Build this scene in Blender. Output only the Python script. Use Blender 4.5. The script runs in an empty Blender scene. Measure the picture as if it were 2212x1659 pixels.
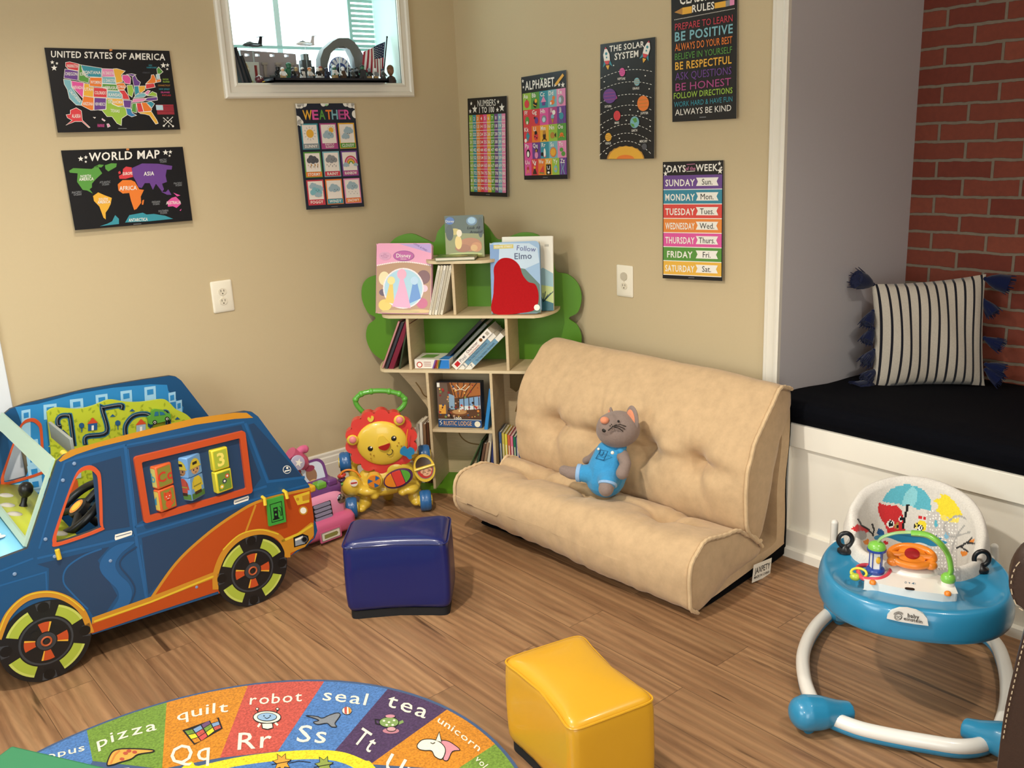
import bpy, bmesh, math, random
from mathutils import Vector, Matrix, noise
from mathutils.geometry import tessellate_polygon
random.seed(7)
scene = bpy.context.scene
COL = scene.collection
PI = math.pi
def V(*a): return Vector(a)

# ------------------------------------------------------------------ camera
FPX, CX, CY = 1984.68, 1106.0, 829.5
CAMP = V(-2.71777, -3.56826, 1.49)
def cam_axes(yaw, pit, rol):
    f = V(math.sin(yaw)*math.cos(pit), math.cos(yaw)*math.cos(pit), -math.sin(pit))
    r = V(math.cos(yaw), -math.sin(yaw), 0); u = r.cross(f)
    c, s = math.cos(rol), math.sin(rol)
    return c*r+s*u, -s*r+c*u, f
CR, CU, CF = cam_axes(0.69300411, 0.26303331, -0.04518809)
cam = bpy.data.objects.new('camera', bpy.data.cameras.new('camera'))
COL.objects.link(cam)
cam.matrix_world = Matrix((( CR.x, CU.x, -CF.x, CAMP.x), (CR.y, CU.y, -CF.y, CAMP.y), (CR.z, CU.z, -CF.z, CAMP.z), (0, 0, 0, 1)))
cam.data.sensor_fit = 'HORIZONTAL'; cam.data.sensor_width = 36
cam.data.lens = FPX/2212*36; cam.data.clip_start = .05
scene.camera = cam
scene.view_settings.view_transform = 'Standard'; scene.view_settings.look = 'None'
scene.view_settings.gamma = 1; scene.view_settings.use_curve_mapping = False
scene.view_settings.exposure = 0.16

# surveying: where a line of sight meets a wall, a floor or a panel
def ray(x, y): return CR*((x-CX)/FPX) - CU*((y-CY)/FPX) + CF
def onP(x, y, P, N): d = ray(x, y); return CAMP + d*((P-CAMP).dot(N)/d.dot(N))
def onX(x, y, X=0): return onP(x, y, V(X, 0, 0), V(1, 0, 0))
def onY(x, y, Y=0): return onP(x, y, V(0, Y, 0), V(0, 1, 0))
def onZ(x, y, Z=0): return onP(x, y, V(0, 0, Z), V(0, 0, 1))

# ------------------------------------------------------------------ light
world = bpy.data.worlds.new('world'); scene.world = world; world.use_nodes = True
world.node_tree.nodes['Background'].inputs[0].default_value = (.75, .95, 1, 1)
world.node_tree.nodes['Background'].inputs[1].default_value = 2.2
def lamp(name, loc, power, col, size=.14, spot=2.5, aim=None, blend=.6):
    l = bpy.data.lights.new(name, 'SPOT'); l.energy = power; l.color = col; l.shadow_soft_size = size/2
    l.spot_size = spot; l.spot_blend = blend
    o = bpy.data.objects.new(name, l); COL.objects.link(o); o.location = loc
    if aim: o.rotation_euler = (Vector(aim)-Vector(loc)).to_track_quat('-Z', 'Y').to_euler()
    return o
WARM = (1, .93, .82)
lamp('downlight', (-2.1, -1.75, 2.27), 118, WARM, .08)
lamp('downlight', (-1.75, -.85, 2.27), 26, WARM)
lamp('downlight', (-.75, -3.3, 2.27), 42, WARM)
lamp('downlight', (-3.3, -3.2, 2.27), 60, WARM)
def daylight_or_fill(loc, aim, sx, sy, power, col):
    l = bpy.data.lights.new('daylight_or_fill', 'AREA'); l.shape = 'RECTANGLE'; l.size = sx; l.size_y = sy; l.energy = power; l.color = col
    o = bpy.data.objects.new('daylight_or_fill', l); COL.objects.link(o); o.location = loc
    o.rotation_euler = (Vector(aim)-Vector(loc)).to_track_quat('-Z', 'Y').to_euler()
daylight_or_fill((-2.7, -4.85, 1.35), (-1.6, 0, 1.2), 2.6, 1.6, 56, (.93, .98, 1))  # added soft fill from behind the camera, no known window there
daylight_or_fill((-4.35, -1.9, 1.55), (0, -1.6, 1.1), 1.6, 1.1, 42, (.85, .97, 1))

# ------------------------------------------------------------------ materials
def lin(h):
    h = h.lstrip('#'); c = [int(h[i:i+2], 16)/255 for i in (0, 2, 4)]
    return tuple(x/12.92 if x <= .04045 else ((x+.055)/1.055)**2.4 for x in c)+(1,)
MATS = {}
def mat(h, rough=.45, kind='plain', **k):
    key = (h, rough, kind, tuple(sorted(k.items())))
    if key in MATS: return MATS[key]
    m = bpy.data.materials.new(kind+'_'+h.strip('#')); m.use_nodes = True
    nt = m.node_tree; b = nt.nodes['Principled BSDF']; L = nt.links.new
    c = lin(h); b.inputs['Base Color'].default_value = c; b.inputs['Roughness'].default_value = rough
    def N(t, **kw):
        n = nt.nodes.new(t)
        for a, v in kw.items(): n.inputs[a].default_value = v
        return n
    if kind == 'metal': b.inputs['Metallic'].default_value = 1
    if kind == 'glass':
        b.inputs['Transmission Weight'].default_value = 1; b.inputs['IOR'].default_value = 1.3
    if kind == 'clear':
        b.inputs['Alpha'].default_value = k.get('alpha', .4)
    if kind == 'gloss': b.inputs['Coat Weight'].default_value = k.get('coat', .4); b.inputs['Coat Roughness'].default_value = .1
    if kind == 'glow':
        b.inputs['Emission Color'].default_value = c; b.inputs['Emission Strength'].default_value = k.get('e', 3)
    if kind in ('fabric', 'paint', 'leather', 'carpet', 'plush', 'suede'):
        tc = N('ShaderNodeTexCoord'); sc = {'fabric': 260, 'paint': 90, 'leather': 120, 'carpet': 170, 'plush': 150, 'suede': 26}[kind]
        n1 = N('ShaderNodeTexNoise', Scale=sc, Detail=4.0, Roughness=.65); L(tc.outputs['Object'], n1.inputs['Vector'])
        amt = {'fabric': .10, 'paint': .02, 'leather': .12, 'carpet': .38, 'plush': .14, 'suede': .09}[kind]
        mx = N('ShaderNodeMix'); mx.data_type = 'RGBA'
        mx.inputs['A'].default_value = tuple(min(1, v*(1-amt)) for v in c[:3])+(1,)
        mx.inputs['B'].default_value = tuple(min(1, v*(1+amt)) for v in c[:3])+(1,)
        L(n1.outputs['Fac'], mx.inputs['Factor'])
        if kind in ('carpet', 'fabric', 'suede'):
            rp = N('ShaderNodeMapRange'); rp.inputs['From Min'].default_value = .3; rp.inputs['From Max'].default_value = .7
            L(n1.outputs['Fac'], rp.inputs['Value']); L(rp.outputs['Result'], mx.inputs['Factor'])
        L(mx.outputs['Result'], b.inputs['Base Color'])
        n2 = n1
        if kind == 'suede':
            n2 = N('ShaderNodeTexNoise', Scale=300.0, Detail=3.0); L(tc.outputs['Object'], n2.inputs['Vector'])
        bp = N('ShaderNodeBump', Strength={'fabric': .25, 'paint': .06, 'leather': .3, 'carpet': .6, 'plush': .5, 'suede': .12}[kind], Distance=.002)
        L(n2.outputs['Fac'], bp.inputs['Height']); L(bp.outputs['Normal'], b.inputs['Normal'])
        if kind in ('plush', 'suede', 'carpet', 'fabric'):
            b.inputs['Sheen Weight'].default_value = k.get('sheen', .2); b.inputs['Specular IOR Level'].default_value = .1
    if kind == 'ply':
        tc = N('ShaderNodeTexCoord'); mp = N('ShaderNodeMapping'); mp.inputs['Scale'].default_value = (3, 3, 30)
        n1 = N('ShaderNodeTexNoise', Scale=6.0, Detail=5.0); L(tc.outputs['Object'], mp.inputs['Vector']); L(mp.outputs['Vector'], n1.inputs['Vector'])
        mx = N('ShaderNodeMix'); mx.data_type = 'RGBA'
        mx.inputs['A'].default_value = tuple(v*.82 for v in c[:3])+(1,); mx.inputs['B'].default_value = tuple(min(1, v*1.1) for v in c[:3])+(1,)
        L(n1.outputs['Fac'], mx.inputs['Factor']); L(mx.outputs['Result'], b.inputs['Base Color'])
    MATS[key] = m; return m

# ------------------------------------------------------------------ mesh builder
def catmull(pts, n=8, closed=False):
    P = [Vector(p) for p in pts]; out = []; N = len(P)
    for i in range(N if closed else N-1):
        g = lambda k: P[k % N] if closed else P[max(0, min(N-1, k))]
        a, b, c, d = g(i-1), g(i), g(i+1), g(i+2)
        for j in range(n):
            t = j/n
            out.append(.5*((2*b)+(c-a)*t+(2*a-5*b+4*c-d)*t*t+(3*b-a-3*c+d)*t**3))
    if not closed: out.append(P[-1])
    return out
def circ(cx, cy, r, n=20, a0=0, a1=2*PI, ry=None):
    full = abs(a1-a0-2*PI) < 1e-6
    return [(cx+r*math.cos(a0+(a1-a0)*i/(n if full else n-1)), cy+(ry or r)*math.sin(a0+(a1-a0)*i/(n if full else n-1))) for i in range(n)]
def rrect(x0, y0, x1, y1, r, n=5):
    o = []
    for cx, cy, a in ((x1-r, y1-r, 0), (x0+r, y1-r, PI/2), (x0+r, y0+r, PI), (x1-r, y0+r, 1.5*PI)):
        o += [(cx+r*math.cos(a+PI/2*i/n), cy+r*math.sin(a+PI/2*i/n)) for i in range(n+1)]
    return o
def frame(o, x, y, z=None):
    x = Vector(x).normalized(); y = Vector(y); z = Vector(z) if z is not None else x.cross(y); z.normalize(); y = z.cross(x)
    return Matrix(((x.x, y.x, z.x, o[0]), (x.y, y.y, z.y, o[1]), (x.z, y.z, z.z, o[2]), (0, 0, 0, 1)))
def TR(x=0, y=0, z=0, rz=0, rx=0, ry=0):
    return Matrix.Translation((x, y, z)) @ Matrix.Rotation(rz, 4, 'Z') @ Matrix.Rotation(rx, 4, 'X') @ Matrix.Rotation(ry, 4, 'Y')
TEXT = {}
def text_mesh(s, bold):
    if (s, bold) in TEXT: return TEXT[(s, bold)]
    c = bpy.data.curves.new('lettering', 'FONT'); c.body = s; c.resolution_u = 2; c.offset = bold*.42
    c.space_character = 1+bold*2
    o = bpy.data.objects.new('lettering', c); me = o.to_mesh()
    vs = [v.co.copy() for v in me.vertices]; fs = [tuple(p.vertices) for p in me.polygons]
    o.to_mesh_clear(); bpy.data.objects.remove(o); bpy.data.curves.remove(c)
    x0 = min(v.x for v in vs); x1 = max(v.x for v in vs)
    TEXT[(s, bold)] = ([((v.x-x0)/(x1-x0), v.y/.70) for v in vs], fs, (x1-x0)/.70)
    return TEXT[(s, bold)]
class M:
    def __init__(s, T=None): s.v = []; s.f = []; s.mi = []; s.ms = []; s.T = T or Matrix.Identity(4); s.px = None; s.eps = .0005
    def add(s, vs, fs, m):
        if m not in s.ms: s.ms.append(m)
        k = s.ms.index(m); n = len(s.v); T = s.T
        s.v += [T @ Vector(v) for v in vs]
        for f in fs: s.f.append([i+n for i in f]); s.mi.append(k)
        return s
    def box(s, x0, x1, y0, y1, z0, z1, m):
        return s.add([(x, y, z) for x in (x0, x1) for y in (y0, y1) for z in (z0, z1)],
            [(0, 1, 3, 2), (4, 6, 7, 5), (0, 4, 5, 1), (2, 3, 7, 6), (0, 2, 6, 4), (1, 5, 7, 3)], m)
    def grid(s, fn, nu, nv, m, cu=False, cv=False):
        vs = [fn(i/(nu if cu else nu-1), j/(nv if cv else nv-1)) for i in range(nu) for j in range(nv)]
        fs = []
        for i in range(nu if cu else nu-1):
            for j in range(nv if cv else nv-1):
                a, b = (i+1) % nu, (j+1) % nv
                fs.append((i*nv+j, a*nv+j, a*nv+b, i*nv+b))
        return s.add(vs, fs, m)
    def tube(s, pts, r, m, seg=10, closed=False, caps=True, flat=1.0):
        P = [Vector(p) for p in pts]; n = len(P); R = r if isinstance(r, (list, tuple)) else [r]*n
        t0 = (P[1]-P[0]).normalized(); up = V(0, 0, 1) if abs(t0.z) < .9 else V(1, 0, 0)
        nx = up.cross(t0).normalized(); vs = []
        for i in range(n):
            t = (P[(i+1) % n]-P[i-1]) if (closed or 0 < i < n-1) else (P[1]-P[0] if i == 0 else P[-1]-P[-2])
            t.normalize(); nx = (nx-t*nx.dot(t)).normalized(); ny = t.cross(nx)
            vs += [P[i]+(nx*math.cos(2*PI*j/seg)+ny*math.sin(2*PI*j/seg)*flat)*R[i] for j in range(seg)]
        fs = []
        for i in range(n if closed else n-1):
            a = (i+1) % n
            fs += [(i*seg+j, i*seg+(j+1) % seg, a*seg+(j+1) % seg, a*seg+j) for j in range(seg)]
        if caps and not closed: fs += [tuple(range(seg))[::-1], tuple((n-1)*seg+j for j in range(seg))]
        return s.add(vs, fs, m)
    def rod(s, a, b, r, m, seg=12, r2=None): return s.tube([a, b], [r, r if r2 is None else r2], m, seg)
    def ell(s, c, r, m, nu=18, nv=12, T=None):
        r = (r, r, r) if not isinstance(r, (tuple, list)) else r; T = T or Matrix.Identity(3); c = Vector(c)
        vs = [c+T @ V(0, 0, r[2])]
        for j in range(1, nv):
            p = PI*j/nv
            vs += [c+T @ V(r[0]*math.sin(p)*math.cos(2*PI*i/nu), r[1]*math.sin(p)*math.sin(2*PI*i/nu), r[2]*math.cos(p)) for i in range(nu)]
        vs.append(c-T @ V(0, 0, r[2])); e = len(vs)-1
        fs = [(0, 1+i, 1+(i+1) % nu) for i in range(nu)]
        for j in range(nv-2): fs += [(1+j*nu+i, 1+(j+1)*nu+i, 1+(j+1)*nu+(i+1) % nu, 1+j*nu+(i+1) % nu) for i in range(nu)]
        fs += [(e, 1+(nv-2)*nu+(i+1) % nu, 1+(nv-2)*nu+i) for i in range(nu)]
        return s.add(vs, fs, m)
    def lathe(s, prof, m, seg=24, T=None):
        T = T or Matrix.Identity(4); n = len(prof); vs = []; fs = []
        for r, h in prof: vs += [T @ V(r*math.cos(2*PI*i/seg), r*math.sin(2*PI*i/seg), h) for i in range(seg)]
        for k in range(n-1): fs += [(k*seg+i, k*seg+(i+1) % seg, (k+1)*seg+(i+1) % seg, (k+1)*seg+i) for i in range(seg)]
        fs += [tuple(range(seg))[::-1], tuple((n-1)*seg+i for i in range(seg))]
        return s.add(vs, fs, m)
    def prism(s, outer, z0, z1, m, holes=(), side=None):
        loops = [[Vector((p[0], p[1], 0)) for p in l] for l in [outer]+list(holes)]
        flat = [p for l in loops for p in l]; tri = tessellate_polygon(loops); n = len(flat)
        # outward orientation
        s.add([(p.x, p.y, z1) for p in flat], [t for t in tri], m)
        s.add([(p.x, p.y, z0) for p in flat], [tuple(t)[::-1] for t in tri], m)
        k = 0; fs = []; vs = [(p.x, p.y, z0) for p in flat]+[(p.x, p.y, z1) for p in flat]
        for l in loops:
            c = len(l); fs += [(k+i, k+(i+1) % c, n+k+(i+1) % c, n+k+i) for i in range(c)]; k += c
        return s.add(vs, fs, side or m)
    # ---- flat artwork: printed shapes lying on a surface, a in its plane, b up it
    def at(s, p): return s.px(p[0], p[1]) if s.px else (p[0], p[1])
    def poly(s, pts, m, k=1):
        pts = [s.at(p) for p in pts]
        tri = tessellate_polygon([[Vector((p[0], p[1], 0)) for p in pts]])
        return s.add([(p[0], p[1], k*s.eps) for p in pts], tri, m)
    def line(s, pts, w, m, k=1, closed=False):
        P = [Vector(p[:2]) for p in pts]; n = len(P); vs = []
        for i in range(n):
            a = P[i-1] if (closed or i > 0) else P[i]; b = P[(i+1) % n] if (closed or i < n-1) else P[i]
            d1 = (P[i]-a).normalized() if (P[i]-a).length else (b-P[i]).normalized()
            d2 = (b-P[i]).normalized() if (b-P[i]).length else d1
            d = (d1+d2); d = d.normalized() if d.length > 1e-6 else d1
            nn = Vector((-d.y, d.x))*(w/2/max(.4, d.dot(d1)))
            vs += [P[i]+nn, P[i]-nn]
        vs = [s.at(v) for v in vs]
        fs = [(2*i, 2*i+1, (2*i+3) % (2*n), (2*i+2) % (2*n)) for i in range(n if closed else n-1)]
        return s.add([(p[0], p[1], k*s.eps) for p in vs], fs, m)
    def disc(s, cx, cy, r, m, k=1, n=18, ry=None): return s.poly(circ(cx, cy, r, n, ry=ry), m, k)
    def star(s, cx, cy, r, m, k=2, n=5, q=.42, a=PI/2):
        return s.poly([(cx+(r if i % 2 == 0 else r*q)*math.cos(a+PI*i/n), cy-(r if i % 2 == 0 else r*q)*math.sin(a+PI*i/n)) for i in range(2*n)], m, k)
    def cloud(s, cx, cy, w, m, k=3):
        for dx, dy, r in ((-.3, .05, .2), (0, .08, .22), (.3, .06, .19), (-.12, -.12, .22), (.14, -.07, .2)): s.disc(cx+dx*w, cy+dy*w, r*w, m, k+dx*.2)
        return s
    def text(s, t, x0, y0, x1, y1, h, m, k=3, bold=.02, lean=0, up=None):
        """lettering from (x0,y0) to (x1,y1) along its foot, h tall (h<0: y grows downward)"""
        vs, fs, _ = text_mesh(t, bold); L = math.hypot(x1-x0, y1-y0)
        ux, uy = up if up else (lean*abs(h), h)
        pts = [s.at((x0+(x1-x0)*a+ux*b, y0+(y1-y0)*a+uy*b)) for a, b in vs]
        return s.add([(p[0], p[1], k*s.eps) for p in pts], fs, m)
    def textc(s, t, cx, cy, h, m, k=3, bold=.02, dn=True, wmax=None, ang=0, lean=0):
        w = text_mesh(t, bold)[2]*abs(h)
        if wmax and w > wmax: w = wmax
        c, q = math.cos(ang), math.sin(ang); ex = (c, q); uv = (q, -c) if dn else (-q, c); h = abs(h)
        x0 = cx-ex[0]*w/2-uv[0]*h/2; y0 = cy-ex[1]*w/2-uv[1]*h/2
        return s.text(t, x0, y0, x0+ex[0]*w, y0+ex[1]*w, h, m, k, bold, up=(uv[0]*h+ex[0]*lean*h, uv[1]*h+ex[1]*lean*h))
    def build(s, name, parent=None, bev=0, seg=2, sub=0, ang=40, remesh=0, weld=False):
        me = bpy.data.meshes.new(name); me.from_pydata([tuple(v) for v in s.v], [], s.f)
        for m in s.ms: me.materials.append(m)
        me.polygons.foreach_set('material_index', s.mi)
        if not s.px:
            bm = bmesh.new(); bm.from_mesh(me)
            if weld: bmesh.ops.remove_doubles(bm, verts=bm.verts, dist=1e-5)
            bmesh.ops.recalc_face_normals(bm, faces=bm.faces); bm.to_mesh(me); bm.free()
        me.shade_smooth(); me.set_sharp_from_angle(angle=math.radians(ang))
        o = bpy.data.objects.new(name, me); COL.objects.link(o)
        if parent: o.parent = parent
        if bev:
            b = o.modifiers.new('edge', 'BEVEL'); b.width = bev; b.segments = seg; b.limit_method = 'ANGLE'; b.angle_limit = math.radians(40)
        if remesh:
            r = o.modifiers.new('merge', 'REMESH'); r.mode = 'VOXEL'; r.voxel_size = remesh; r.use_smooth_shade = True
            q = o.modifiers.new('relax', 'SMOOTH'); q.iterations = 6; q.factor = .5
        if sub:
            b = o.modifiers.new('round', 'SUBSURF'); b.levels = sub; b.render_levels = sub
        return o
def tag(o, label, cat, group=None):
    o['label'] = label; o['category'] = cat
    if group: o['group'] = group
    return o
def thing(name, label, cat, loc=(0, 0, 0), rz=0, group=None):
    o = bpy.data.objects.new(name, None); COL.objects.link(o); o.location = loc; o.rotation_euler = (0, 0, rz)
    o.empty_display_size = .05
    return tag(o, label, cat, group)
def struct(name, m, **k):
    o = m.build(name, **k); o['kind'] = 'structure'; return o
def inv(o):
    return (Matrix.Translation(o.location) @ o.rotation_euler.to_matrix().to_4x4()).inverted()
def crop(ox, oy, sc): return lambda x, y: (ox+x/sc, oy+y/sc)
def wall_px(o, axis, cr=None):
    """photo survey -> (across, up) on the plaster, for wall prints"""
    def f(x, y):
        if cr: x, y = cr(x, y)
        p = onY(x, y, -.004) if axis == 'Y' else onX(x, y, -.004)
        return ((p.x if axis == 'Y' else -p.y), p.z)
    return f
WHITE = mat('#f3efe2', .4); BLACK = mat('#131416', .4)
# ------------------------------------------------------------------ setting
PAINT = mat('#c9b691', .75, 'paint'); GREYP = mat('#c6c2c4', .75, 'paint'); TRIM = mat('#e9e3d5', .4)
def floor_material():
    m = bpy.data.materials.new('oak_planks'); m.use_nodes = True; nt = m.node_tree; L = nt.links.new
    b = nt.nodes['Principled BSDF']; b.inputs['Roughness'].default_value = .42
    def N(t, **kw):
        n = nt.nodes.new(t)
        for a, v in kw.items(): n.inputs[a].default_value = v
        return n
    tc = N('ShaderNodeTexCoord'); mp = N('ShaderNodeMapping'); mp.inputs['Rotation'].default_value = (0, 0, PI/2); mp.inputs['Location'].default_value = (.31, .06, 0)
    L(tc.outputs['Object'], mp.inputs['Vector'])
    br = N('ShaderNodeTexBrick', Scale=1.0); br.offset = .37; br.inputs['Brick Width'].default_value = 1.22; br.inputs['Row Height'].default_value = .15
    br.inputs['Mortar Size'].default_value = .0009; br.inputs['Mortar Smooth'].default_value = .2; br.inputs['Bias'].default_value = 0
    br.inputs['Color1'].default_value = (0, 0, 0, 1); br.inputs['Color2'].default_value = (1, 1, 1, 1); br.inputs['Mortar'].default_value = (.5, .5, .5, 1)
    L(mp.outputs['Vector'], br.inputs['Vector'])
    # each plank shifts the grain
    ad = N('ShaderNodeVectorMath'); ad.operation = 'MULTIPLY_ADD'; ad.inputs[1].default_value = (7, 3, 11)
    L(br.outputs['Color'], ad.inputs[0]); L(mp.outputs['Vector'], ad.inputs[2])
    s1 = N('ShaderNodeMapping'); s1.inputs['Scale'].default_value = (.8, 10, 1); L(ad.outputs['Vector'], s1.inputs['Vector'])
    g = N('ShaderNodeTexNoise', Scale=2.4, Detail=8.0, Roughness=.62, Distortion=.9); L(s1.outputs['Vector'], g.inputs['Vector'])
    s2 = N('ShaderNodeMapping'); s2.inputs['Scale'].default_value = (.55, 5.0, 1); L(ad.outputs['Vector'], s2.inputs['Vector'])
    w = N('ShaderNodeTexWave', Scale=2.2, Distortion=9.0, Detail=3.0); w.inputs['Detail Scale'].default_value = .8; w.bands_direction = 'Y'; L(s2.outputs['Vector'], w.inputs['Vector'])
    cr = N('ShaderNodeValToRGB'); e = cr.color_ramp.elements
    e[0].position = .25; e[0].color = lin('#7c563a'); e[1].position = .75; e[1].color = lin('#b48c64')
    x = cr.color_ramp.elements.new(.5); x.color = lin('#9c7552')
    L(g.outputs['Fac'], cr.inputs['Fac'])
    mw = N('ShaderNodeMix'); mw.data_type = 'RGBA'; mw.blend_type = 'MULTIPLY'; mw.inputs['Factor'].default_value = .24
    L(cr.outputs['Color'], mw.inputs['A']); L(w.outputs['Color'], mw.inputs['B'])
    # plank tone
    tone = N('ShaderNodeMapRange'); tone.inputs['To Min'].default_value = .82; tone.inputs['To Max'].default_value = 1.10; L(br.outputs['Color'], tone.inputs['Value'])
    mt = N('ShaderNodeVectorMath'); mt.operation = 'SCALE'; L(mw.outputs['Result'], mt.inputs[0]); L(tone.outputs['Result'], mt.inputs['Scale'])
    # dark cracks along the grain
    s3 = N('ShaderNodeMapping'); s3.inputs['Scale'].default_value = (2.0, 30, 1); L(ad.outputs['Vector'], s3.inputs['Vector'])
    k = N('ShaderNodeTexNoise', Scale=1.1, Detail=2.0, Distortion=.5); L(s3.outputs['Vector'], k.inputs['Vector'])
    kr = N('ShaderNodeMapRange'); kr.inputs['From Min'].default_value = .66; kr.inputs['From Max'].default_value = .74; kr.inputs['To Min'].default_value = 0; kr.inputs['To Max'].default_value = .8; L(k.outputs['Fac'], kr.inputs['Value'])
    mk = N('ShaderNodeMix'); mk.data_type = 'RGBA'; mk.inputs['B'].default_value = lin('#3a2415')
    L(kr.outputs['Result'], mk.inputs['Factor']); L(mt.outputs['Vector'], mk.inputs['A'])
    sm = N('ShaderNodeMix'); sm.data_type = 'RGBA'; sm.inputs['B'].default_value = lin('#4a3222')
    sf = N('ShaderNodeMath'); sf.operation = 'MULTIPLY'; sf.inputs[1].default_value = .85; L(br.outputs['Fac'], sf.inputs[0])
    L(sf.outputs['Value'], sm.inputs['Factor']); L(mk.outputs['Result'], sm.inputs['A']); L(sm.outputs['Result'], b.inputs['Base Color'])
    bp = N('ShaderNodeBump', Strength=.12, Distance=.003); L(g.outputs['Fac'], bp.inputs['Height']); L(bp.outputs['Normal'], b.inputs['Normal'])
    return m
def brick_material():
    m = bpy.data.materials.new('red_brick'); m.use_nodes = True; nt = m.node_tree; L = nt.links.new
    b = nt.nodes['Principled BSDF']; b.inputs['Roughness'].default_value = .85
    def N(t, **kw):
        n = nt.nodes.new(t)
        for a, v in kw.items(): n.inputs[a].default_value = v
        return n
    tc = N('ShaderNodeTexCoord'); mp = N('ShaderNodeMapping'); mp.inputs['Rotation'].default_value = (0, 0, 0)
    sx = N('ShaderNodeSeparateXYZ'); cx = N('ShaderNodeCombineXYZ'); L(tc.outputs['Object'], sx.inputs[0])
    nz = N('ShaderNodeTexNoise', Scale=18.0, Detail=2.0); L(tc.outputs['Object'], nz.inputs['Vector'])
    wob = N('ShaderNodeMath'); wob.operation = 'MULTIPLY_ADD'; wob.inputs[1].default_value = .012; L(nz.outputs['Fac'], wob.inputs[0]); L(sx.outputs['Z'], wob.inputs[2])
    neg = N('ShaderNodeMath'); neg.operation = 'MULTIPLY_ADD'; neg.inputs[1].default_value = -1; neg.inputs[2].default_value = BRICK_U; L(sx.outputs['Y'], neg.inputs[0])
    off = N('ShaderNodeMath'); off.operation = 'ADD'; off.inputs[1].default_value = BRICK_V; L(wob.outputs['Value'], off.inputs[0])
    L(neg.outputs['Value'], cx.inputs['X']); L(off.outputs['Value'], cx.inputs['Y'])
    br = N('ShaderNodeTexBrick', Scale=1.0); br.offset = .5; br.inputs['Brick Width'].default_value = .2075; br.inputs['Row Height'].default_value = .068
    br.inputs['Mortar Size'].default_value = .0058; br.inputs['Mortar Smooth'].default_value = .15
    br.inputs['Color1'].default_value = lin('#6e2c1c'); br.inputs['Color2'].default_value = lin('#84402c'); br.inputs['Mortar'].default_value = lin('#7d6f5e')
    L(cx.outputs['Vector'], br.inputs['Vector'])
    n2 = N('ShaderNodeTexNoise', Scale=60.0, Detail=5.0); L(tc.outputs['Object'], n2.inputs['Vector'])
    mr = N('ShaderNodeMapRange'); mr.inputs['To Min'].default_value = .8; mr.inputs['To Max'].default_value = 1.15; L(n2.outputs['Fac'], mr.inputs['Value'])
    sc = N('ShaderNodeVectorMath'); sc.operation = 'SCALE'; L(br.outputs['Color'], sc.inputs[0]); L(mr.outputs['Result'], sc.inputs['Scale']); L(sc.outputs['Vector'], b.inputs['Base Color'])
    hh = N('ShaderNodeMath'); hh.operation = 'MULTIPLY_ADD'; hh.inputs[1].default_value = -1.0; hh.inputs[2].default_value = 1; L(br.outputs['Fac'], hh.inputs[0])
    bp = N('ShaderNodeBump', Strength=.9, Distance=.006); L(hh.outputs['Value'], bp.inputs['Height']); L(bp.outputs['Normal'], b.inputs['Normal'])
    return m
BRICK_U, BRICK_V = .0041, .0231
CH = 2.3; XL = -4.4; YN = -4.9; XB = .86
struct('floor', M().box(XL, XB, YN, .1, -.06, 0, floor_material()))
struct('ceiling', M().box(XL, XB+.1, YN, .1, CH, CH+.06, mat('#efece4', .9)))
# left wall with its window opening
WX0, WX1, WZ0, WZ1 = -1.083, -.314, 1.738, 2.2
w = M(frame((0, 0, 0), (1, 0, 0), (0, 0, 1)))
w.prism([(XL, 0), (0.1, 0), (.1, CH), (XL, CH)], -.1, 0, PAINT, holes=[[(WX0-.015, WZ0-.015), (WX0-.015, WZ1+.015), (WX1+.015, WZ1+.015), (WX1+.015, WZ0-.015)]])
struct('wall_left', w)
struct('wall_right', M().box(0, .1, -1.74, 0, 0, CH, PAINT))
struct('wall_alcove', M().box(.0, XB, -1.77, -1.742, 0, CH, GREYP))
struct('wall_brick', M().box(XB, XB+.1, YN, -1.735, 0, CH, brick_material()))
struct('wall_near', M().box(XL, XB+.1, YN-.1, YN, 0, CH, mat('#cfc6b2', .9)))
struct('wall_far', M().box(XL-.1, XL, YN, .1, 0, CH, mat('#cfc6b2', .9)))
# white partition end that closes the left wall
struct('wall_partition', M().box(-2.3, -2.07, -.014, 0, 0, CH, mat('#dfe3e6', .6)), bev=.003)
def moulding(prof, a, b, out, side, m):
    """profile (out,side) swept from a to b"""
    r = M(); a, b, out, side = Vector(a), Vector(b), Vector(out), Vector(side)
    n = len(prof); vs = [p+out*o+side*s for p in (a, b) for o, s in prof]
    fs = [(i, (i+1) % n, n+(i+1) % n, n+i) for i in range(n)]+[tuple(range(n)), tuple(range(n, 2*n))[::-1]]
    return r.add(vs, fs, m)
BP = [(0, 0), (.016, 0), (.016, .100), (.013, .104), (.013, .110), (.011, .128), (.007, .134), (.007, .146), (.004, .152), (0, .152)]
struct('baseboard_left', moulding(BP, (-2.07, 0, 0), (-.016, 0, 0), (0, -1, 0), (0, 0, 1), TRIM), ang=25)
struct('baseboard_right', moulding(BP, (0, -1.708, 0), (0, -.0, 0), (-1, 0, 0), (0, 0, 1), TRIM), ang=25)
struct('trim_2', moulding([(0, 0), (.019, 0), (.016, .012), (0, .014)], (-2.07, -.016, 0), (-.016, -.016, 0), (0, -1, 0), (0, 0, 1), TRIM), ang=25)
CP = [(0, 0), (.012, 0), (.016, .004), (.016, .012), (.012, .015), (.013, .04), (.018, .043), (.02, .050), (.016, .054), (.016, .062), (0, .062)]
struct('trim_1', moulding(CP, (0, -1.708, 0), (0, -1.708, CH), (-1, 0, 0), (0, -1, 0), TRIM), ang=25)
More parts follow.
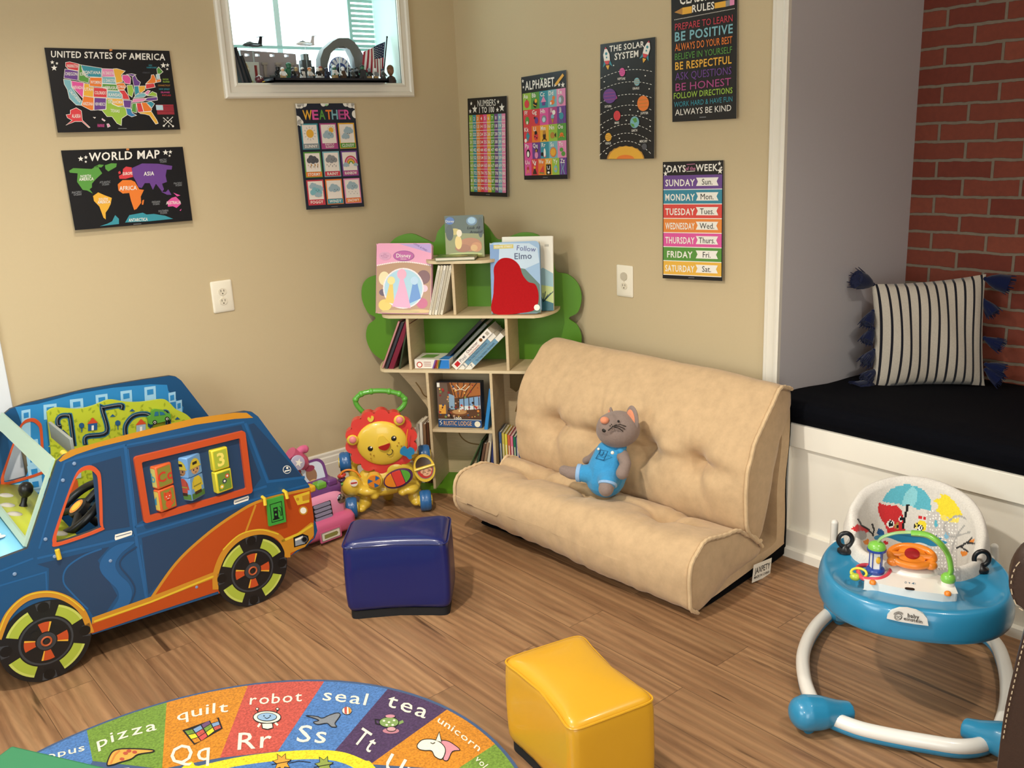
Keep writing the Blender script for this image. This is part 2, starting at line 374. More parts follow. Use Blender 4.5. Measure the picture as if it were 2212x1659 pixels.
# window: mitred casing, jambs, blind, lit pane
wm = M(); CW = .058
prof = [(0, 0), (.010, .0), (.016, .008), (.012, .016), (.014, .034), (.020, .040), (.020, .052), (.014, .058), (0, .058)]
ring = [(WX0, WZ0, -1, -1), (WX1, WZ0, 1, -1), (WX1, WZ1, 1, 1), (WX0, WZ1, -1, 1)]
n = len(prof); vs = []
for x, z, sx, sz in ring: vs += [(x+sx*s, -o, z+sz*s) for o, s in prof]
fs = []
for k in range(4):
    a, b = k*n, ((k+1) % 4)*n
    fs += [(a+i, a+(i+1) % n, b+(i+1) % n, b+i) for i in range(n)]
wm.add(vs, fs, TRIM)
D = .215
JAMB = mat('#cfe0d8', .6)
wm.box(WX0-.02, WX0, -.004, D, WZ0-.02, WZ1+.02, JAMB).box(WX1, WX1+.02, -.004, D, WZ0-.02, WZ1+.02, JAMB)
wm.box(WX0, WX1, -.004, D, WZ0-.02, WZ0, JAMB).box(WX0, WX1, -.004, D, WZ1, WZ1+.02, JAMB)
win = struct('window_1', wm, ang=25)
struct('window_2', M().box(WX0, WX1, D, D+.004, WZ0, WZ1, mat('#e8fbff', .3, 'glow', e=3.4)))
bl = M(); SL = mat('#a3cdc4', .6)
for k in range(15):
    z = WZ0+.165+k*.021
    bl.box(WX1-.115, WX1-.002, D-.03, D-.026, z, z+.013, SL)
bl.box(WX1-.13, WX1-.115, D-.032, D-.024, WZ0+.155, WZ1, SL)
bl.box(-.80, -.775, D-.03, D-.026, WZ0+.10, WZ1, mat('#d8f2f0', .6)); bl.box(WX0+.02, WX1, D-.034, D-.026, WZ0+.150, WZ0+.162, SL)
tag(bl.build('window_blind'), 'pale mint blind hanging in the bright white-framed window', 'blind')
# ------------------------------------------------------------------ posters (11 x 17 in prints pinned to the plaster)
PAL = {k: mat(v, .33) for k, v in dict(k='#17181c', w='#f4f0e6', r='#d8434a', o='#ea7f35', y='#eab03f', g='#5c9a45', l='#9cc04a', t='#3d93a3', T='#7fb6c0', b='#3f7fb4', p='#6d4590', P='#e0599f', q='#e58fb8', n='#1c2434', c='#f0e6dc', B='#9fb6c0', G='#55565c', e='#8b8d90', a='#c9404f', d='#b9853f', m='#b04a86', s='#b8d6e0', R='#c03038', x='#3c2a22').items()}
POSTERS = []
def poster(label, axis, pts, cr=None, lift=.012, body='k', edge=.0):
    """pts: corners TL TR BR BL surveyed on the photo; the sheet hangs with its foot a little off the wall"""
    t = thing('poster', label, 'poster', group='classroom posters')
    P = [(onY if axis == 'Y' else onX)(*p, -.004) for p in pts]
    o = sum(P, Vector())/4; t.location = o
    a = (V(1, 0, 0) if axis == 'Y' else V(0, -1, 0)); up = V(0, 0, 1); out = V(0, -1, 0) if axis == 'Y' else V(-1, 0, 0)
    H = max(p.z for p in P)-min(p.z for p in P)
    up2 = (up*H - out*lift).normalized()      # leans out at the foot
    fr = frame((0, 0, 0), a, up2); base = Vector(fr.col[2][:3])
    if base.dot(out) < 0: raise Exception('flip')
    m = M(frame(out*(lift/2+.003), a, up2))
    def px(x, y):
        if cr: x, y = cr(x, y)
        p = (onY if axis == 'Y' else onX)(x, y, -.004)-o
        return (p.dot(a), p.z)
    c = [px(*p) if not cr else (((onY if axis == 'Y' else onX)(*p, -.004)-o).dot(a), ((onY if axis == 'Y' else onX)(*p, -.004)-o).z) for p in pts]
    m.prism(c[::-1], -.0006, 0, PAL[body], side=PAL['w'])
    m.px = px; m.uvc = c
    m.tt = t; POSTERS.append(m)
    return m
def done(m, name='sheet'): return m.build(name, m.tt, ang=20)
def pin(m, x, y, col):
    q = M(m.T); a, b = m.px(x, y)
    q.lathe([(.004, .0), (.004, .002), (.0022, .004), (.0022, .007), (.0036, .009), (.0032, .011)], mat(col, .3), 12, Matrix.Translation((a, b, 0)))
    q.build('push_pin', m.tt)
def stars(m, L, c='w'):
    for x, y, r in L: m.star(x, y, r, PAL[c])
# --- United States
cu = crop(80, 80, 3.7714)
m = poster('black map poster titled UNITED STATES OF AMERICA, above the world map', 'Y', [(95, 103), (365, 110), (386, 280), (122, 287)], cu)
m.text('UNITED STATES OF AMERICA', 110, 165, 1040, 190, -52, PAL['w'], 3, .045)
stars(m, [(120, 207, 18), (158, 216, 13), (135, 253, 27), (1024, 232, 25), (1058, 230, 17), (1055, 262, 12)])
ST = [('r', 'WASHINGTON', (228, 208), (262, 203), (336, 222), (330, 277), (250, 262), (228, 240)), ('p', 'OREGON', (222, 262), (250, 265), (330, 280), (325, 355), (213, 335)), ('T', '', (210, 345), (268, 352), (275, 410), (360, 530), (350, 558), (310, 555), (255, 500), (240, 430), (215, 385)), ('P', 'NEVADA', (275, 358), (375, 375), (365, 500), (278, 408)), ('g', 'IDAHO', (340, 225), (355, 228), (360, 265), (390, 325), (418, 335), (412, 376), (333, 358), (335, 300)), ('t', 'MONTANA', (352, 228), (522, 255), (518, 330), (425, 325), (395, 322), (365, 265)), ('o', 'WYOMING', (425, 330), (523, 332), (520, 410), (420, 400)), ('y', 'UTAH', (378, 378), (420, 385), (418, 405), (455, 410), (450, 492), (370, 480)), ('r', 'COLORADO', (455, 412), (562, 418), (560, 495), (452, 490)), ('o', 'ARIZONA', (370, 482), (455, 495), (450, 598), (428, 598), (355, 560), (362, 525)), ('p', 'NEW MEXICO', (458, 495), (555, 500), (550, 590), (455, 598)), ('q', 'N. DAKOTA', (523, 258), (615, 262), (625, 325), (525, 325)), ('T', 'S. DAKOTA', (525, 325), (632, 328), (638, 385), (525, 378)), ('g', 'NEBRASKA', (525, 382), (640, 388), (655, 440), (565, 435), (563, 415), (525, 412)), ('T', 'KANSAS', (565, 440), (660, 443), (682, 470), (682, 502), (566, 496)), ('y', 'OKLAHOMA', (558, 500), (690, 508), (695, 560), (650, 565), (605, 545), (604, 512), (558, 512)), ('l', 'TEXAS', (556, 512), (602, 515), (603, 548), (650, 568), (700, 570), (716, 592), (725, 635), (680, 665), (675, 722), (640, 705), (600, 650), (560, 650), (520, 600), (495, 598), (553, 592)), ('y', '', (615, 260), (645, 258), (712, 278), (680, 310), (690, 368), (635, 378), (628, 325)), ('o', 'IOWA', (636, 380), (700, 375), (718, 405), (700, 432), (655, 432)), ('r', '', (655, 435), (705, 435), (735, 480), (745, 510), (690, 508), (685, 470)), ('p', '', (693, 515), (762, 518), (752, 580), (700, 575)), ('b', '', (712, 582), (755, 585), (765, 620), (800, 640), (760, 652), (722, 632)), ('P', '', (690, 310), (735, 312), (757, 335), (752, 385), (712, 380), (688, 345)), ('l', '', (725, 395), (768, 392), (780, 440), (765, 492), (735, 470)), ('p', '', (770, 330), (790, 310), (810, 350), (835, 370), (825, 398), (782, 400)), ('p', '', (720, 305), (765, 300), (800, 308), (770, 322)), ('t', '', (782, 402), (818, 400), (825, 455), (790, 478)), ('y', '', (820, 402), (850, 400), (875, 400), (870, 435), (840, 455), (825, 450)), ('T', '', (785, 490), (800, 470), (860, 455), (885, 475), (860, 492), (778, 498)), ('q', '', (775, 505), (880, 500), (860, 525), (765, 535)), ('g', '', (765, 545), (798, 540), (800, 620), (760, 610)), ('r', '', (800, 540), (838, 538), (858, 610), (812, 615)), ('o', '', (840, 535), (880, 535), (925, 590), (918, 605), (860, 610)), ('y', '', (820, 615), (920, 608), (965, 680), (975, 705), (955, 712), (905, 640), (870, 630), (830, 625)), ('t', '', (880, 535), (920, 525), (948, 545), (925, 580)), ('p', '', (865, 520), (890, 497), (970, 490), (972, 515), (920, 522)), ('l', '', (890, 480), (930, 445), (965, 460), (968, 485)), ('q', '', (868, 455), (895, 435), (915, 440), (890, 475)), ('r', '', (878, 385), (945, 378), (955, 410), (880, 425)), ('o', '', (878, 382), (920, 340), (925, 310), (945, 308), (962, 345), (965, 372), (945, 378)), ('s', '', (962, 308), (990, 300), (995, 340), (968, 342)), ('g', '', (970, 262), (985, 245), (1020, 285), (992, 308), (975, 300)), ('o', '', (960, 352), (1000, 345), (1000, 365), (962, 372)), ('r', 'ALASKA', (262, 598), (310, 578), (352, 602), (360, 680), (420, 738), (410, 740), (355, 690), (300, 690), (225, 720), (275, 680), (238, 660), (228, 635), (262, 630)), ('q', '', (558, 710), (572, 708), (585, 728), (565, 738)), ('q', '', (520, 665), (545, 682), (538, 688), (518, 674)), ('q', '', (448, 655), (466, 657), (460, 664))]
for s_ in ST:
    p_ = list(s_[2:]); m.poly(p_, PAL[s_[0]], 2); m.line(p_, 3.5, PAL['w'], 3, True)
    if s_[1]:
        xs = [a for a, b in p_]; ys = [b for a, b in p_]
        if s_[1] == 'ALASKA': m.text('ALASKA', 274, 660, 345, 660, -30, PAL['w'], 5, .03)
        elif s_[1] == 'TEXAS': m.text('TEXAS', 588, 612, 662, 618, -24, PAL['w'], 5, .03)
        else: m.text(s_[1], min(xs)+10, sum(ys)/len(ys)+14, max(xs)-9, sum(ys)/len(ys)+17, -26, PAL['w'], 5, .03)
m.text('CALIFORNIA', 250, 440, 335, 540, -20, PAL['w'], 5, .03, up=(17, -13))
for t_, x, y, c_ in (('NEW', 905, 238, 't'), ('HAMPSHIRE', 888, 256, 't'), ('VERMONT', 852, 298, 'G'), ('RHODE', 1018, 352, 'l'), ('ISLAND', 1018, 372, 'l'), ('CONNECTICUT', 978, 402, 'd'), ('NEW JERSEY', 985, 432, 't'), ('DELAWARE', 1000, 458, 'P'), ('MARYLAND', 1010, 482, 'a'), ('HAWAII', 482, 735, 'P')):
    m.text(t_, x, y, x+9*len(t_), y+1, -13 if t_ != 'HAWAII' else -26, PAL[c_], 3, .03)
for k in range(9): m.poly([(958+k*1.4, 553+k*9.2), (1101+k*.9, 553+k*9.2), (1101.6+k*.9, 558+k*9.2), (959+k*1.4, 558+k*9.2)], PAL['a'], 2)
m.poly([(957, 555), (1014, 556), (1018, 597), (962, 597)], PAL['s'], 3)
for a_, b_ in (((1018, 660), (1095, 728)), ((1092, 655), (1020, 725))):
    m.line([a_, b_], 5, PAL['w'], 3); m.disc(b_[0], b_[1], 9, PAL['w'], 3, 6); m.disc(a_[0], a_[1], 6, PAL['w'], 3, 3)
for t_, x, y in (('N', 1052, 668), ('S', 1060, 735), ('W', 1024, 695), ('E', 1082, 695)): m.text(t_, x-5, y, x+6, y, -15, PAL['w'], 3, .03)
m.line([(650, 746), (718, 747)], 4, PAL['e'], 3)
done(m); pin(m, 596, 108, '#d98a4a')
# --- World
m = poster('black WORLD MAP poster hung below the United States map', 'Y', [(131, 325), (394, 317), (412, 476), (159, 497)], cu, .014)
m.text('WORLD MAP', 418, 1010, 995, 985, -66, PAL['w'], 3, .045)
stars(m, [(352, 992, 24), (394, 980, 17), (393, 1016, 12), (1043, 940, 25), (1082, 936, 17), (1075, 967, 12)])
WM = [('g', (255, 1090), (290, 1068), (440, 1075), (490, 1045), (500, 1070), (525, 1110), (470, 1160), (440, 1195), (440, 1225), (420, 1240), (447, 1275), (400, 1250), (365, 1245), (320, 1180), (325, 1110), (262, 1105)), ('g', (548, 1045), (600, 1028), (645, 1030), (640, 1058), (575, 1095), (552, 1075)), ('g', (455, 1060), (500, 1038), (540, 1042), (520, 1062)), ('y', (448, 1295), (490, 1265), (545, 1290), (600, 1310), (590, 1360), (570, 1400), (548, 1430), (548, 1485), (530, 1470), (498, 1380), (455, 1335)), ('o', (650, 1200), (690, 1165), (760, 1165), (790, 1180), (825, 1240), (862, 1245), (835, 1300), (838, 1350), (800, 1400), (780, 1408), (755, 1330), (742, 1270), (690, 1275), (655, 1250)), ('o', (848, 1330), (862, 1325), (855, 1365), (843, 1365)), ('r', (695, 1075), (720, 1055), (765, 1062), (775, 1140), (750, 1145), (715, 1155), (665, 1155), (660, 1130), (690, 1115)), ('r', (655, 1100), (670, 1090), (678, 1110), (660, 1118)), ('p', (762, 1070), (850, 1030), (980, 1032), (1095, 1050), (1090, 1080), (1050, 1080), (1040, 1130), (1050, 1180), (1010, 1195), (1025, 1240), (1010, 1260), (960, 1195), (935, 1245), (910, 1190), (870, 1190), (845, 1230), (820, 1225), (795, 1170), (778, 1140)), ('p', (1000, 1260), (1050, 1285), (1085, 1285), (1060, 1240), (1040, 1262), (1020, 1262)), ('P', (1050, 1340), (1085, 1310), (1120, 1300), (1150, 1330), (1160, 1360), (1125, 1392), (1095, 1378), (1055, 1382)), ('P', (1100, 1268), (1158, 1290), (1130, 1298)), ('P', (1148, 1412), (1165, 1398), (1158, 1416)), ('t', (500, 1540), (560, 1520), (600, 1500), (625, 1450), (655, 1480), (655, 1522)), ('t', (705, 1510), (740, 1450), (850, 1430), (880, 1445), (940, 1440), (1030, 1455), (1095, 1480), (900, 1500))]
for s_ in WM: m.poly(list(s_[1:]), PAL[s_[0]], 2)
for t_, x, y, x1, y1, h, c_ in (('NORTH', 348, 1146, 432, 1142, 22, 'w'), ('AMERICA', 336, 1172, 454, 1166, 24, 'w'), ('SOUTH', 493, 1334, 566, 1330, 22, 'w'), ('AMERICA', 483, 1358, 586, 1352, 22, 'w'), ('AFRICA', 662, 1250, 804, 1244, 34, 'w'), ('EUROPE', 692, 1126, 770, 1122, 24, 'w'), ('ASIA', 862, 1130, 946, 1126, 32, 'w'), ('AUSTRALIA', 1040, 1364, 1160, 1358, 25, 'w'), ('ANTARCTICA', 734, 1504, 888, 1496, 26, 'w'), ('ARCTIC', 990, 1008, 1050, 1006, 15, 'e'), ('OCEAN', 996, 1024, 1048, 1022, 15, 'e'), ('ATLANTIC', 502, 1192, 590, 1188, 17, 'e'), ('OCEAN', 522, 1210, 578, 1206, 16, 'e'), ('PACIFIC', 276, 1276, 356, 1270, 17, 'e'), ('OCEAN', 290, 1293, 352, 1288, 16, 'e'), ('PACIFIC', 1105, 1200, 1172, 1196, 15, 'e'), ('OCEAN', 1118, 1216, 1168, 1213, 15, 'e'), ('INDIAN', 925, 1352, 990, 1348, 16, 'e'), ('OCEAN', 932, 1369, 985, 1366, 16, 'e'), ('SOUTHERN', 976, 1426, 1056, 1420, 16, 'e'), ('OCEAN', 990, 1442, 1045, 1438, 16, 'e')):
    m.text(t_, x, y, x1, y1, -h, PAL[c_], 4, .035)
m.line([(772, 1524), (836, 1520)], 4, PAL['e'], 3)
done(m); pin(m, 733, 916, '#d98a4a')
# --- posters drawn on their own sheet, x across 0..1, y down 0..1.54
def local(m):
    c = m.uvc
    def f(x, y):
        y = y/1.54; a = (c[0][0]+(c[1][0]-c[0][0])*x, c[0][1]+(c[1][1]-c[0][1])*x); b = (c[3][0]+(c[2][0]-c[3][0])*x, c[3][1]+(c[2][1]-c[3][1])*x)
        return (a[0]+(b[0]-a[0])*y, a[1]+(b[1]-a[1])*y)
    m.px = f; return m
def R4(x0, y0, x1, y1): return [(x0, y0), (x1, y0), (x1, y1), (x0, y1)]
# weather
m = local(poster('navy WEATHER poster with nine picture cards, right under the window', 'Y', [(637, 224), (764, 223), (783, 446), (658, 453)], None, .012, 'n'))
for ch, x, c_ in zip('WEATHER', (.10, .255, .37, .485, .585, .70, .805), 'yPgoTmP'):
    m.text(ch, x, .228, x+(.155 if ch == 'W' else .105), .228, -.135, PAL[c_], 3, .05)
for cx_, cy_, r_ in ((.03, .0, .07), (.08, .01, .06), (.14, .0, .05), (.46, .0, .045), (.52, .0, .035), (.85, .0, .05), (.93, .0, .07), (1.0, .02, .06), (.0, .24, .07), (.05, .27, .05), (1.0, .16, .06)):
    m.poly([(min(1, max(0, a)), max(0, b)) for a, b in circ(cx_, cy_, r_, 16)], PAL['w'], 2)
CARD = [('t', 'SUNNY', 'e', 'sun'), ('m', 'PARTLY SUNNY', 'm', 'part'), ('y', 'CLOUDY', 'g', 'two'), ('g', 'STORMY', 'o', 'storm'), ('T', 'RAINY', 'a', 'rain'), ('p', 'RAINBOW', 'm', 'bow'), ('a', 'FOGGY', 'a', 'fog'), ('o', 'WINDY', 't', 'wind'), ('q', 'SNOWY', 'o', 'snow')]
for i, (bc, t_, tc_, kind) in enumerate(CARD):
    x0 = .045+(i % 3)*.315; y0 = .285+(i//3)*.41; x1 = x0+.285; y1 = y0+.375
    m.poly(R4(x0, y0, x1, y1), PAL[bc], 2); m.poly(R4(x0+.02, y0+.02, x1-.02, y1-.085), PAL['c'], 3); m.poly(R4(x0+.01, y1-.082, x1-.01, y1-.01), PAL[tc_], 3)
    cx_ = (x0+x1)/2; cy_ = y0+.145
    if t_ == 'PARTLY SUNNY': m.textc('PARTLY', cx_, y1-.066, .03, PAL['c'], 4, .04); m.textc('SUNNY', cx_, y1-.03, .03, PAL['c'], 4, .04)
    else: m.textc(t_, cx_, y1-.047, .042, PAL['w'], 4, .05, wmax=.21)
    if kind in ('sun', 'part'):
        sx, sy, r_ = (cx_, cy_, .062) if kind == 'sun' else (cx_+.045, cy_-.045, .04)
        m.disc(sx, sy, r_, PAL['y'], 4)
        for q in range(12): m.line([(sx+r_*1.2*math.cos(q*PI/6), sy+r_*1.2*math.sin(q*PI/6)), (sx+r_*1.65*math.cos(q*PI/6), sy+r_*1.65*math.sin(q*PI/6))], .006, PAL['e'], 4)
    if kind == 'part': m.cloud(cx_-.01, cy_+.025, .19, PAL['B'], 5)
    if kind == 'two': m.cloud(cx_+.03, cy_-.035, .17, PAL['B'], 5); m.cloud(cx_-.03, cy_+.05, .14, PAL['B'], 6)
    if kind in ('storm', 'rain'):
        m.cloud(cx_, cy_-.03, .2, PAL['G' if kind == 'storm' else 'e'], 5)
        for q in range(6):
            m.line([(cx_-.08+q*.03, cy_+.04+(q % 2)*.02), (cx_-.083+q*.03, cy_+.06+(q % 2)*.025)], .008, PAL['G' if q % 2 or kind == 'rain' else 'd'], 4)
        if kind == 'storm':
            for q in (-.04, .02, .07): m.poly([(cx_+q, cy_+.03), (cx_+q+.016, cy_+.03), (cx_+q+.004, cy_+.11)], PAL['d'], 4)
    if kind == 'bow':
        for q, c_ in enumerate('aqdyg'):
            r_ = .105-q*.018; m.line([(cx_+.02+r_*math.cos(w_), cy_+.05-r_*1.1*math.sin(w_)) for w_ in [PI*j/12 for j in range(13)]], .018, PAL[c_], 4)
        m.cloud(cx_-.07, cy_+.06, .11, PAL['B'], 6); m.cloud(cx_+.1, cy_+.06, .08, PAL['B'], 6)
    if kind == 'fog':
        m.cloud(cx_-.03, cy_-.055, .15, PAL['B'], 5); m.cloud(cx_+.05, cy_-.02, .16, PAL['B'], 6); m.cloud(cx_, cy_+.03, .2, PAL['T'], 7); m.cloud(cx_+.03, cy_+.075, .12, PAL['B'], 8)
    if kind in ('wind', 'snow'): m.cloud(cx_, cy_-(.01 if kind == 'wind' else .035), .2, PAL['B'], 5)
    if kind == 'snow':
        for q in range(6): m.star(cx_-.07+q*.03, cy_+.055+(q % 2)*.03, .011, PAL['e'], 4, 6, .3)
    if kind not in ('sun', 'bow'):
        yy = cy_-(.03 if kind in ('storm', 'rain', 'snow') else -.01)
        m.disc(cx_+.0, yy, .006, PAL['k'], 9, 8); m.disc(cx_+.045, yy, .006, PAL['k'], 9, 8); m.line([(cx_+.014, yy+.018), (cx_+.023, yy+.024), (cx_+.032, yy+.018)], .004, PAL['k'], 9)
m.line([(.42, 1.515), (.53, 1.515)], .006, PAL['e'], 3)
done(m); pin(m, .51, .025, '#a8d8a0')
# numbers
m = local(poster('NUMBERS 1 TO 100 poster of rainbow columns, nearest the corner', 'X', [(1011, 213), (1096, 207), (1102, 425), (1020, 422)]))
COLS = [mat(h, .33) for h in ('#93b84a', '#3f93a0', '#e98a45', '#dd4048', '#e0568f', '#eab03f', '#5e9c3e', '#6e4a86', '#7fb0bc', '#e58ab0')]
m.textc('NUMBERS', .5, .085, .10, PAL['w'], 3, .0, wmax=.46); m.textc('1 TO 100', .5, .19, .085, PAL['w'], 3, .05, wmax=.38)
stars(m, [(.10, .08, .034), (.19, .17, .07), (.07, .20, .04), (.79, .08, .034), (.88, .17, .07), (.77, .20, .04)])
for i in range(10):
    x0 = .035+i*.093; m.poly(R4(x0, .26, x0+.093, 1.475), COLS[i], 2)
    for j in range(10): m.textc(str(j*10+i+1), x0+.0465, .318+j*.122, .05, PAL['w'], 4, .045, wmax=.072)
for j in range(1, 10): m.line([(.035, .26+j*.1215), (.965, .26+j*.1215)], .008, PAL['c'], 3)
m.line([(.45, 1.51), (.55, 1.51)], .006, PAL['e'], 3); done(m)
# alphabet
m = local(poster('ALPHABET poster with a letter and picture in each bright square', 'X', [(1127, 167), (1224, 151), (1232, 386), (1138, 388)]))
m.textc('ALPHABET', .42, .135, .125, PAL['w'], 3, .05, wmax=.66); stars(m, [(.04, .06, .03), (.05, .15, .025), (.85, .19, .035), (.93, .2, .045)])
m.poly([(.76, .17), (.93, .04), (.96, .075), (.79, .2)], PAL['y'], 3); m.poly([(.76, .17), (.79, .2), (.745, .21)], PAL['c'], 4)
ROW = ['AaBbCcDdEe', 'FfGgHhIiJj', 'KkLlMmNnOo', 'PpQqRrSsTt', 'UuVvWwXxYyZz']
SQ = ['lgtTq', 'RrqmP', 'roylg', 'PptTq', 'ProylP']; SQ = ['lgtTq', 'rrPmp', 'roylg', 'PptTq', 'ProylP'[:5]+'p']
for j in range(5):
    n = 6 if j == 4 else 5
    for i in range(n):
        w_ = .96/n; x0 = .025+i*w_; y0 = .245+j*.246; cx_ = x0+w_/2; cy_ = y0+.16
        m.poly(R4(x0, y0, x0+w_, y0+.246), PAL[SQ[j][i]], 2); m.textc(ROW[j][2*i:2*i+2], x0+.075, y0+.045, .06, PAL['w'], 5, .045, wmax=.11)
        k = (j, i); e = lambda c_, a, b, r_, ry=None, z=4: m.disc(cx_+a, cy_+b, r_, PAL[c_], z, 14, ry)
        if k == (0, 0): e('r', 0, 0, .055, .06); e('x', 0, -.065, .008)
        elif k == (0, 1): e('k', 0, .01, .045, .06); e('y', .02, -.03, .03, .03, 5); m.line([(cx_-.04, cy_+.02), (cx_+.03, cy_+.045)], .012, PAL['y'], 5)
        elif k == (0, 2): m.poly([(cx_-.06, cy_+.0), (cx_, cy_-.09), (cx_+.06, cy_)], PAL['q'], 4); m.poly(R4(cx_-.035, cy_, cx_+.035, cy_+.05), PAL['p'], 4)
        elif k == (0, 3): e('o', 0, .02, .05, .035); e('o', .03, -.04, .03); e('c', -.03, .03, .02, .02, 5)
        elif k == (0, 4): e('e', 0, 0, .06, .065); e('s', -.02, 0, .03, .04, 5)
        elif k == (1, 0): e('g', 0, 0, .045, .06); e('c', 0, .03, .02, .025, 5)
        elif k == (1, 1): e('p', .02, .01, .04, .05); e('x', -.02, -.03, .02)
        elif k == (1, 2): e('e', 0, 0, .055, .055); e('s', 0, .01, .035, .035, 5)
        elif k == (1, 3): m.poly([(cx_-.035, cy_), (cx_+.035, cy_), (cx_, cy_+.085)], PAL['d'], 4); e('T', 0, -.02, .035); e('w', .03, -.08, .035)
        elif k == (1, 4): e('t', 0, -.02, .05, .05); m.line([(cx_-.03, cy_+.03), (cx_-.03, cy_+.08)], .01, PAL['t'], 4); m.line([(cx_+.02, cy_+.03), (cx_+.02, cy_+.08)], .01, PAL['t'], 4)
        elif k == (2, 0): m.poly([(cx_, cy_-.08), (cx_+.05, cy_-.02), (cx_, cy_+.07), (cx_-.04, cy_-.02)], PAL['t'], 4); e('w', -.05, .05, .03)
        elif k == (2, 1): e('r', 0, 0, .05, .06); e('k', 0, -.055, .03, .03, 5); e('k', -.02, 0, .012, .012, 6); e('k', .02, .02, .012, .012, 6)
        elif k == (2, 2): e('x', 0, 0, .035, .055); e('d', 0, -.05, .03, .03, 5); m.line([(cx_-.05, cy_+.07), (cx_, cy_+.02), (cx_+.05, cy_+.07)], .016, PAL['x'], 4)
        elif k == (2, 3): e('d', -.01, 0, .05, .045); m.poly([(cx_+.03, cy_), (cx_+.07, cy_-.04), (cx_+.07, cy_+.04)], PAL['x'], 4)
        elif k == (2, 4): e('o', 0, 0, .04, .03); m.line([(cx_-.06, cy_+.04), (cx_, cy_), (cx_+.06, cy_+.04)], .012, PAL['o'], 4)
        elif k == (3, 0): e('k', 0, 0, .045, .065); e('w', 0, .01, .028, .045, 5)
        elif k == (3, 1): e('q', 0, .03, .04, .05); e('x', 0, -.04, .03); e('d', 0, -.035, .02, .022, 5)
        elif k == (3, 2): e('w', 0, 0, .025, .065); e('r', 0, .05, .03, .02, 3); e('k', -.06, .02, .03)
        elif k == (3, 3): e('y', 0, 0, .055, .055, 5); m.star(cx_, cy_, .08, PAL['o'], 4, 14, .8)
        elif k == (3, 4): e('g', -.01, -.03, .04, .03); e('g', .03, .03, .045, .035)
        elif k == (4, 0): m.line([(cx_-.03, cy_+.06), (cx_, cy_-.05), (cx_+.03, cy_+.05)], .016, PAL['y'], 4); e('r', 0, -.02, .025)
        elif k == (4, 1): m.poly([(cx_-.05, cy_+.07), (cx_, cy_-.05), (cx_+.05, cy_+.07)], PAL['x'], 4); e('w', .01, -.08, .02); e('y', 0, -.03, .025, .02, 5)
        elif k == (4, 2): m.poly([(cx_-.05, cy_+.04), (cx_+.04, cy_-.06), (cx_+.05, cy_+.05)], PAL['r'], 4); m.line([(cx_-.05, cy_+.05), (cx_+.055, cy_+.06)], .014, PAL['g'], 4)
        elif k == (4, 3): m.poly(R4(cx_-.055, cy_-.07, cx_+.055, cy_+.08), PAL['k'], 4); m.line([(cx_-.03, cy_-.05), (cx_-.02, cy_), (cx_+.02, cy_), (cx_+.03, cy_-.05)], .01, PAL['w'], 5); e('w', 0, .05, .025, .018, 5)
        elif k == (4, 4): e('T', 0, 0, .04, .055); m.star(cx_, cy_, .03, PAL['y'], 5)
        else: m.line([(cx_-.04, cy_+.08), (cx_-.015, cy_-.02), (cx_-.035, cy_-.08)], .012, PAL['T'], 4); m.line([(cx_+.035, cy_+.08), (cx_-.0, cy_+.0), (cx_+.035, cy_-.08)], .012, PAL['T'], 4)
m.line([(.45, 1.51), (.56, 1.51)], .006, PAL['e'], 3); done(m); pin(m, .49, .07, '#a8d8a0')
# solar system
cs = crop(1280, 60, 5.5313)
m = poster('black poster titled THE SOLAR SYSTEM with rockets and planets', 'X', [(1298, 96), (1417, 80), (1418, 342), (1301, 344)], cs, .01)
m.text('THE SOLAR', 212, 288, 628, 228, -70, PAL['w'], 3, .05); m.text('SYSTEM', 275, 385, 560, 345, -78, PAL['w'], 3, .05)
for y0, y1, y2 in ((605, 505, 528), (745, 648, 685), (900, 795, 843), (1040, 925, 990), (1165, 1043, 1120), (1285, 1150, 1250), (1392, 1258, 1368), (1525, 1352, 1520)):
    for k in range(15):
        if True:
            P_ = []
            for j in (0, 1):
                t_ = (k+j*.55)/15; P_.append((110+t_*632, (1-t_)**2*y0+2*t_*(1-t_)*(2*y1-(y0+y2)/2)+t_*t_*y2))
            m.line(P_, 6, PAL['w'], 2)
for x, y, rx, ry, c_, t_, tx, ty in ((370, 530, 35, 50, 'P', 'NEPTUNE', 362, 625), (548, 645, 35, 48, 'T', 'URANUS', 538, 740), (225, 815, 78, 88, 'p', 'SATURN', 206, 955), (626, 903, 70, 92, 'o', 'JUPITER', 643, 1035), (316, 1050, 41, 60, 'r', 'MARS', 316, 1150), (528, 1128, 54, 70, 'T', 'EARTH', 528, 1242), (216, 1305, 38, 50, 'y', 'VENUS', 214, 1395), (649, 1418, 30, 38, 'G', 'MERCURY', 638, 1370)):
    m.disc(x, y, rx, PAL[c_], 4, 24, ry); L_ = 13.2*len(t_)
    m.text(t_, tx-L_/2, ty, tx+L_/2, ty-5, -28, PAL['w'], 4, .03)
    if t_ in ('NEPTUNE', 'SATURN', 'JUPITER', 'URANUS', 'VENUS'):
        for q in (-.45, 0, .45): m.line([(x-rx*.8, y+ry*q+6), (x, y+ry*q), (x+rx*.8, y+ry*q-6)], 6, PAL['m' if c_ in 'Pp' else 'd'], 5)
    if t_ == 'EARTH': m.poly([(500, 1090), (545, 1072), (560, 1120), (530, 1135)], PAL['g'], 5); m.poly([(480, 1140), (520, 1150), (530, 1185), (500, 1180)], PAL['g'], 5)
    if t_ == 'MARS':
        for q in range(6): m.disc(x-20+q*8, y-25+(q*23) % 60, 6, PAL['a'], 5, 8)
m.line([(150, 800), (190, 770), (300, 810), (310, 840), (260, 870)], 12, PAL['m'], 3)
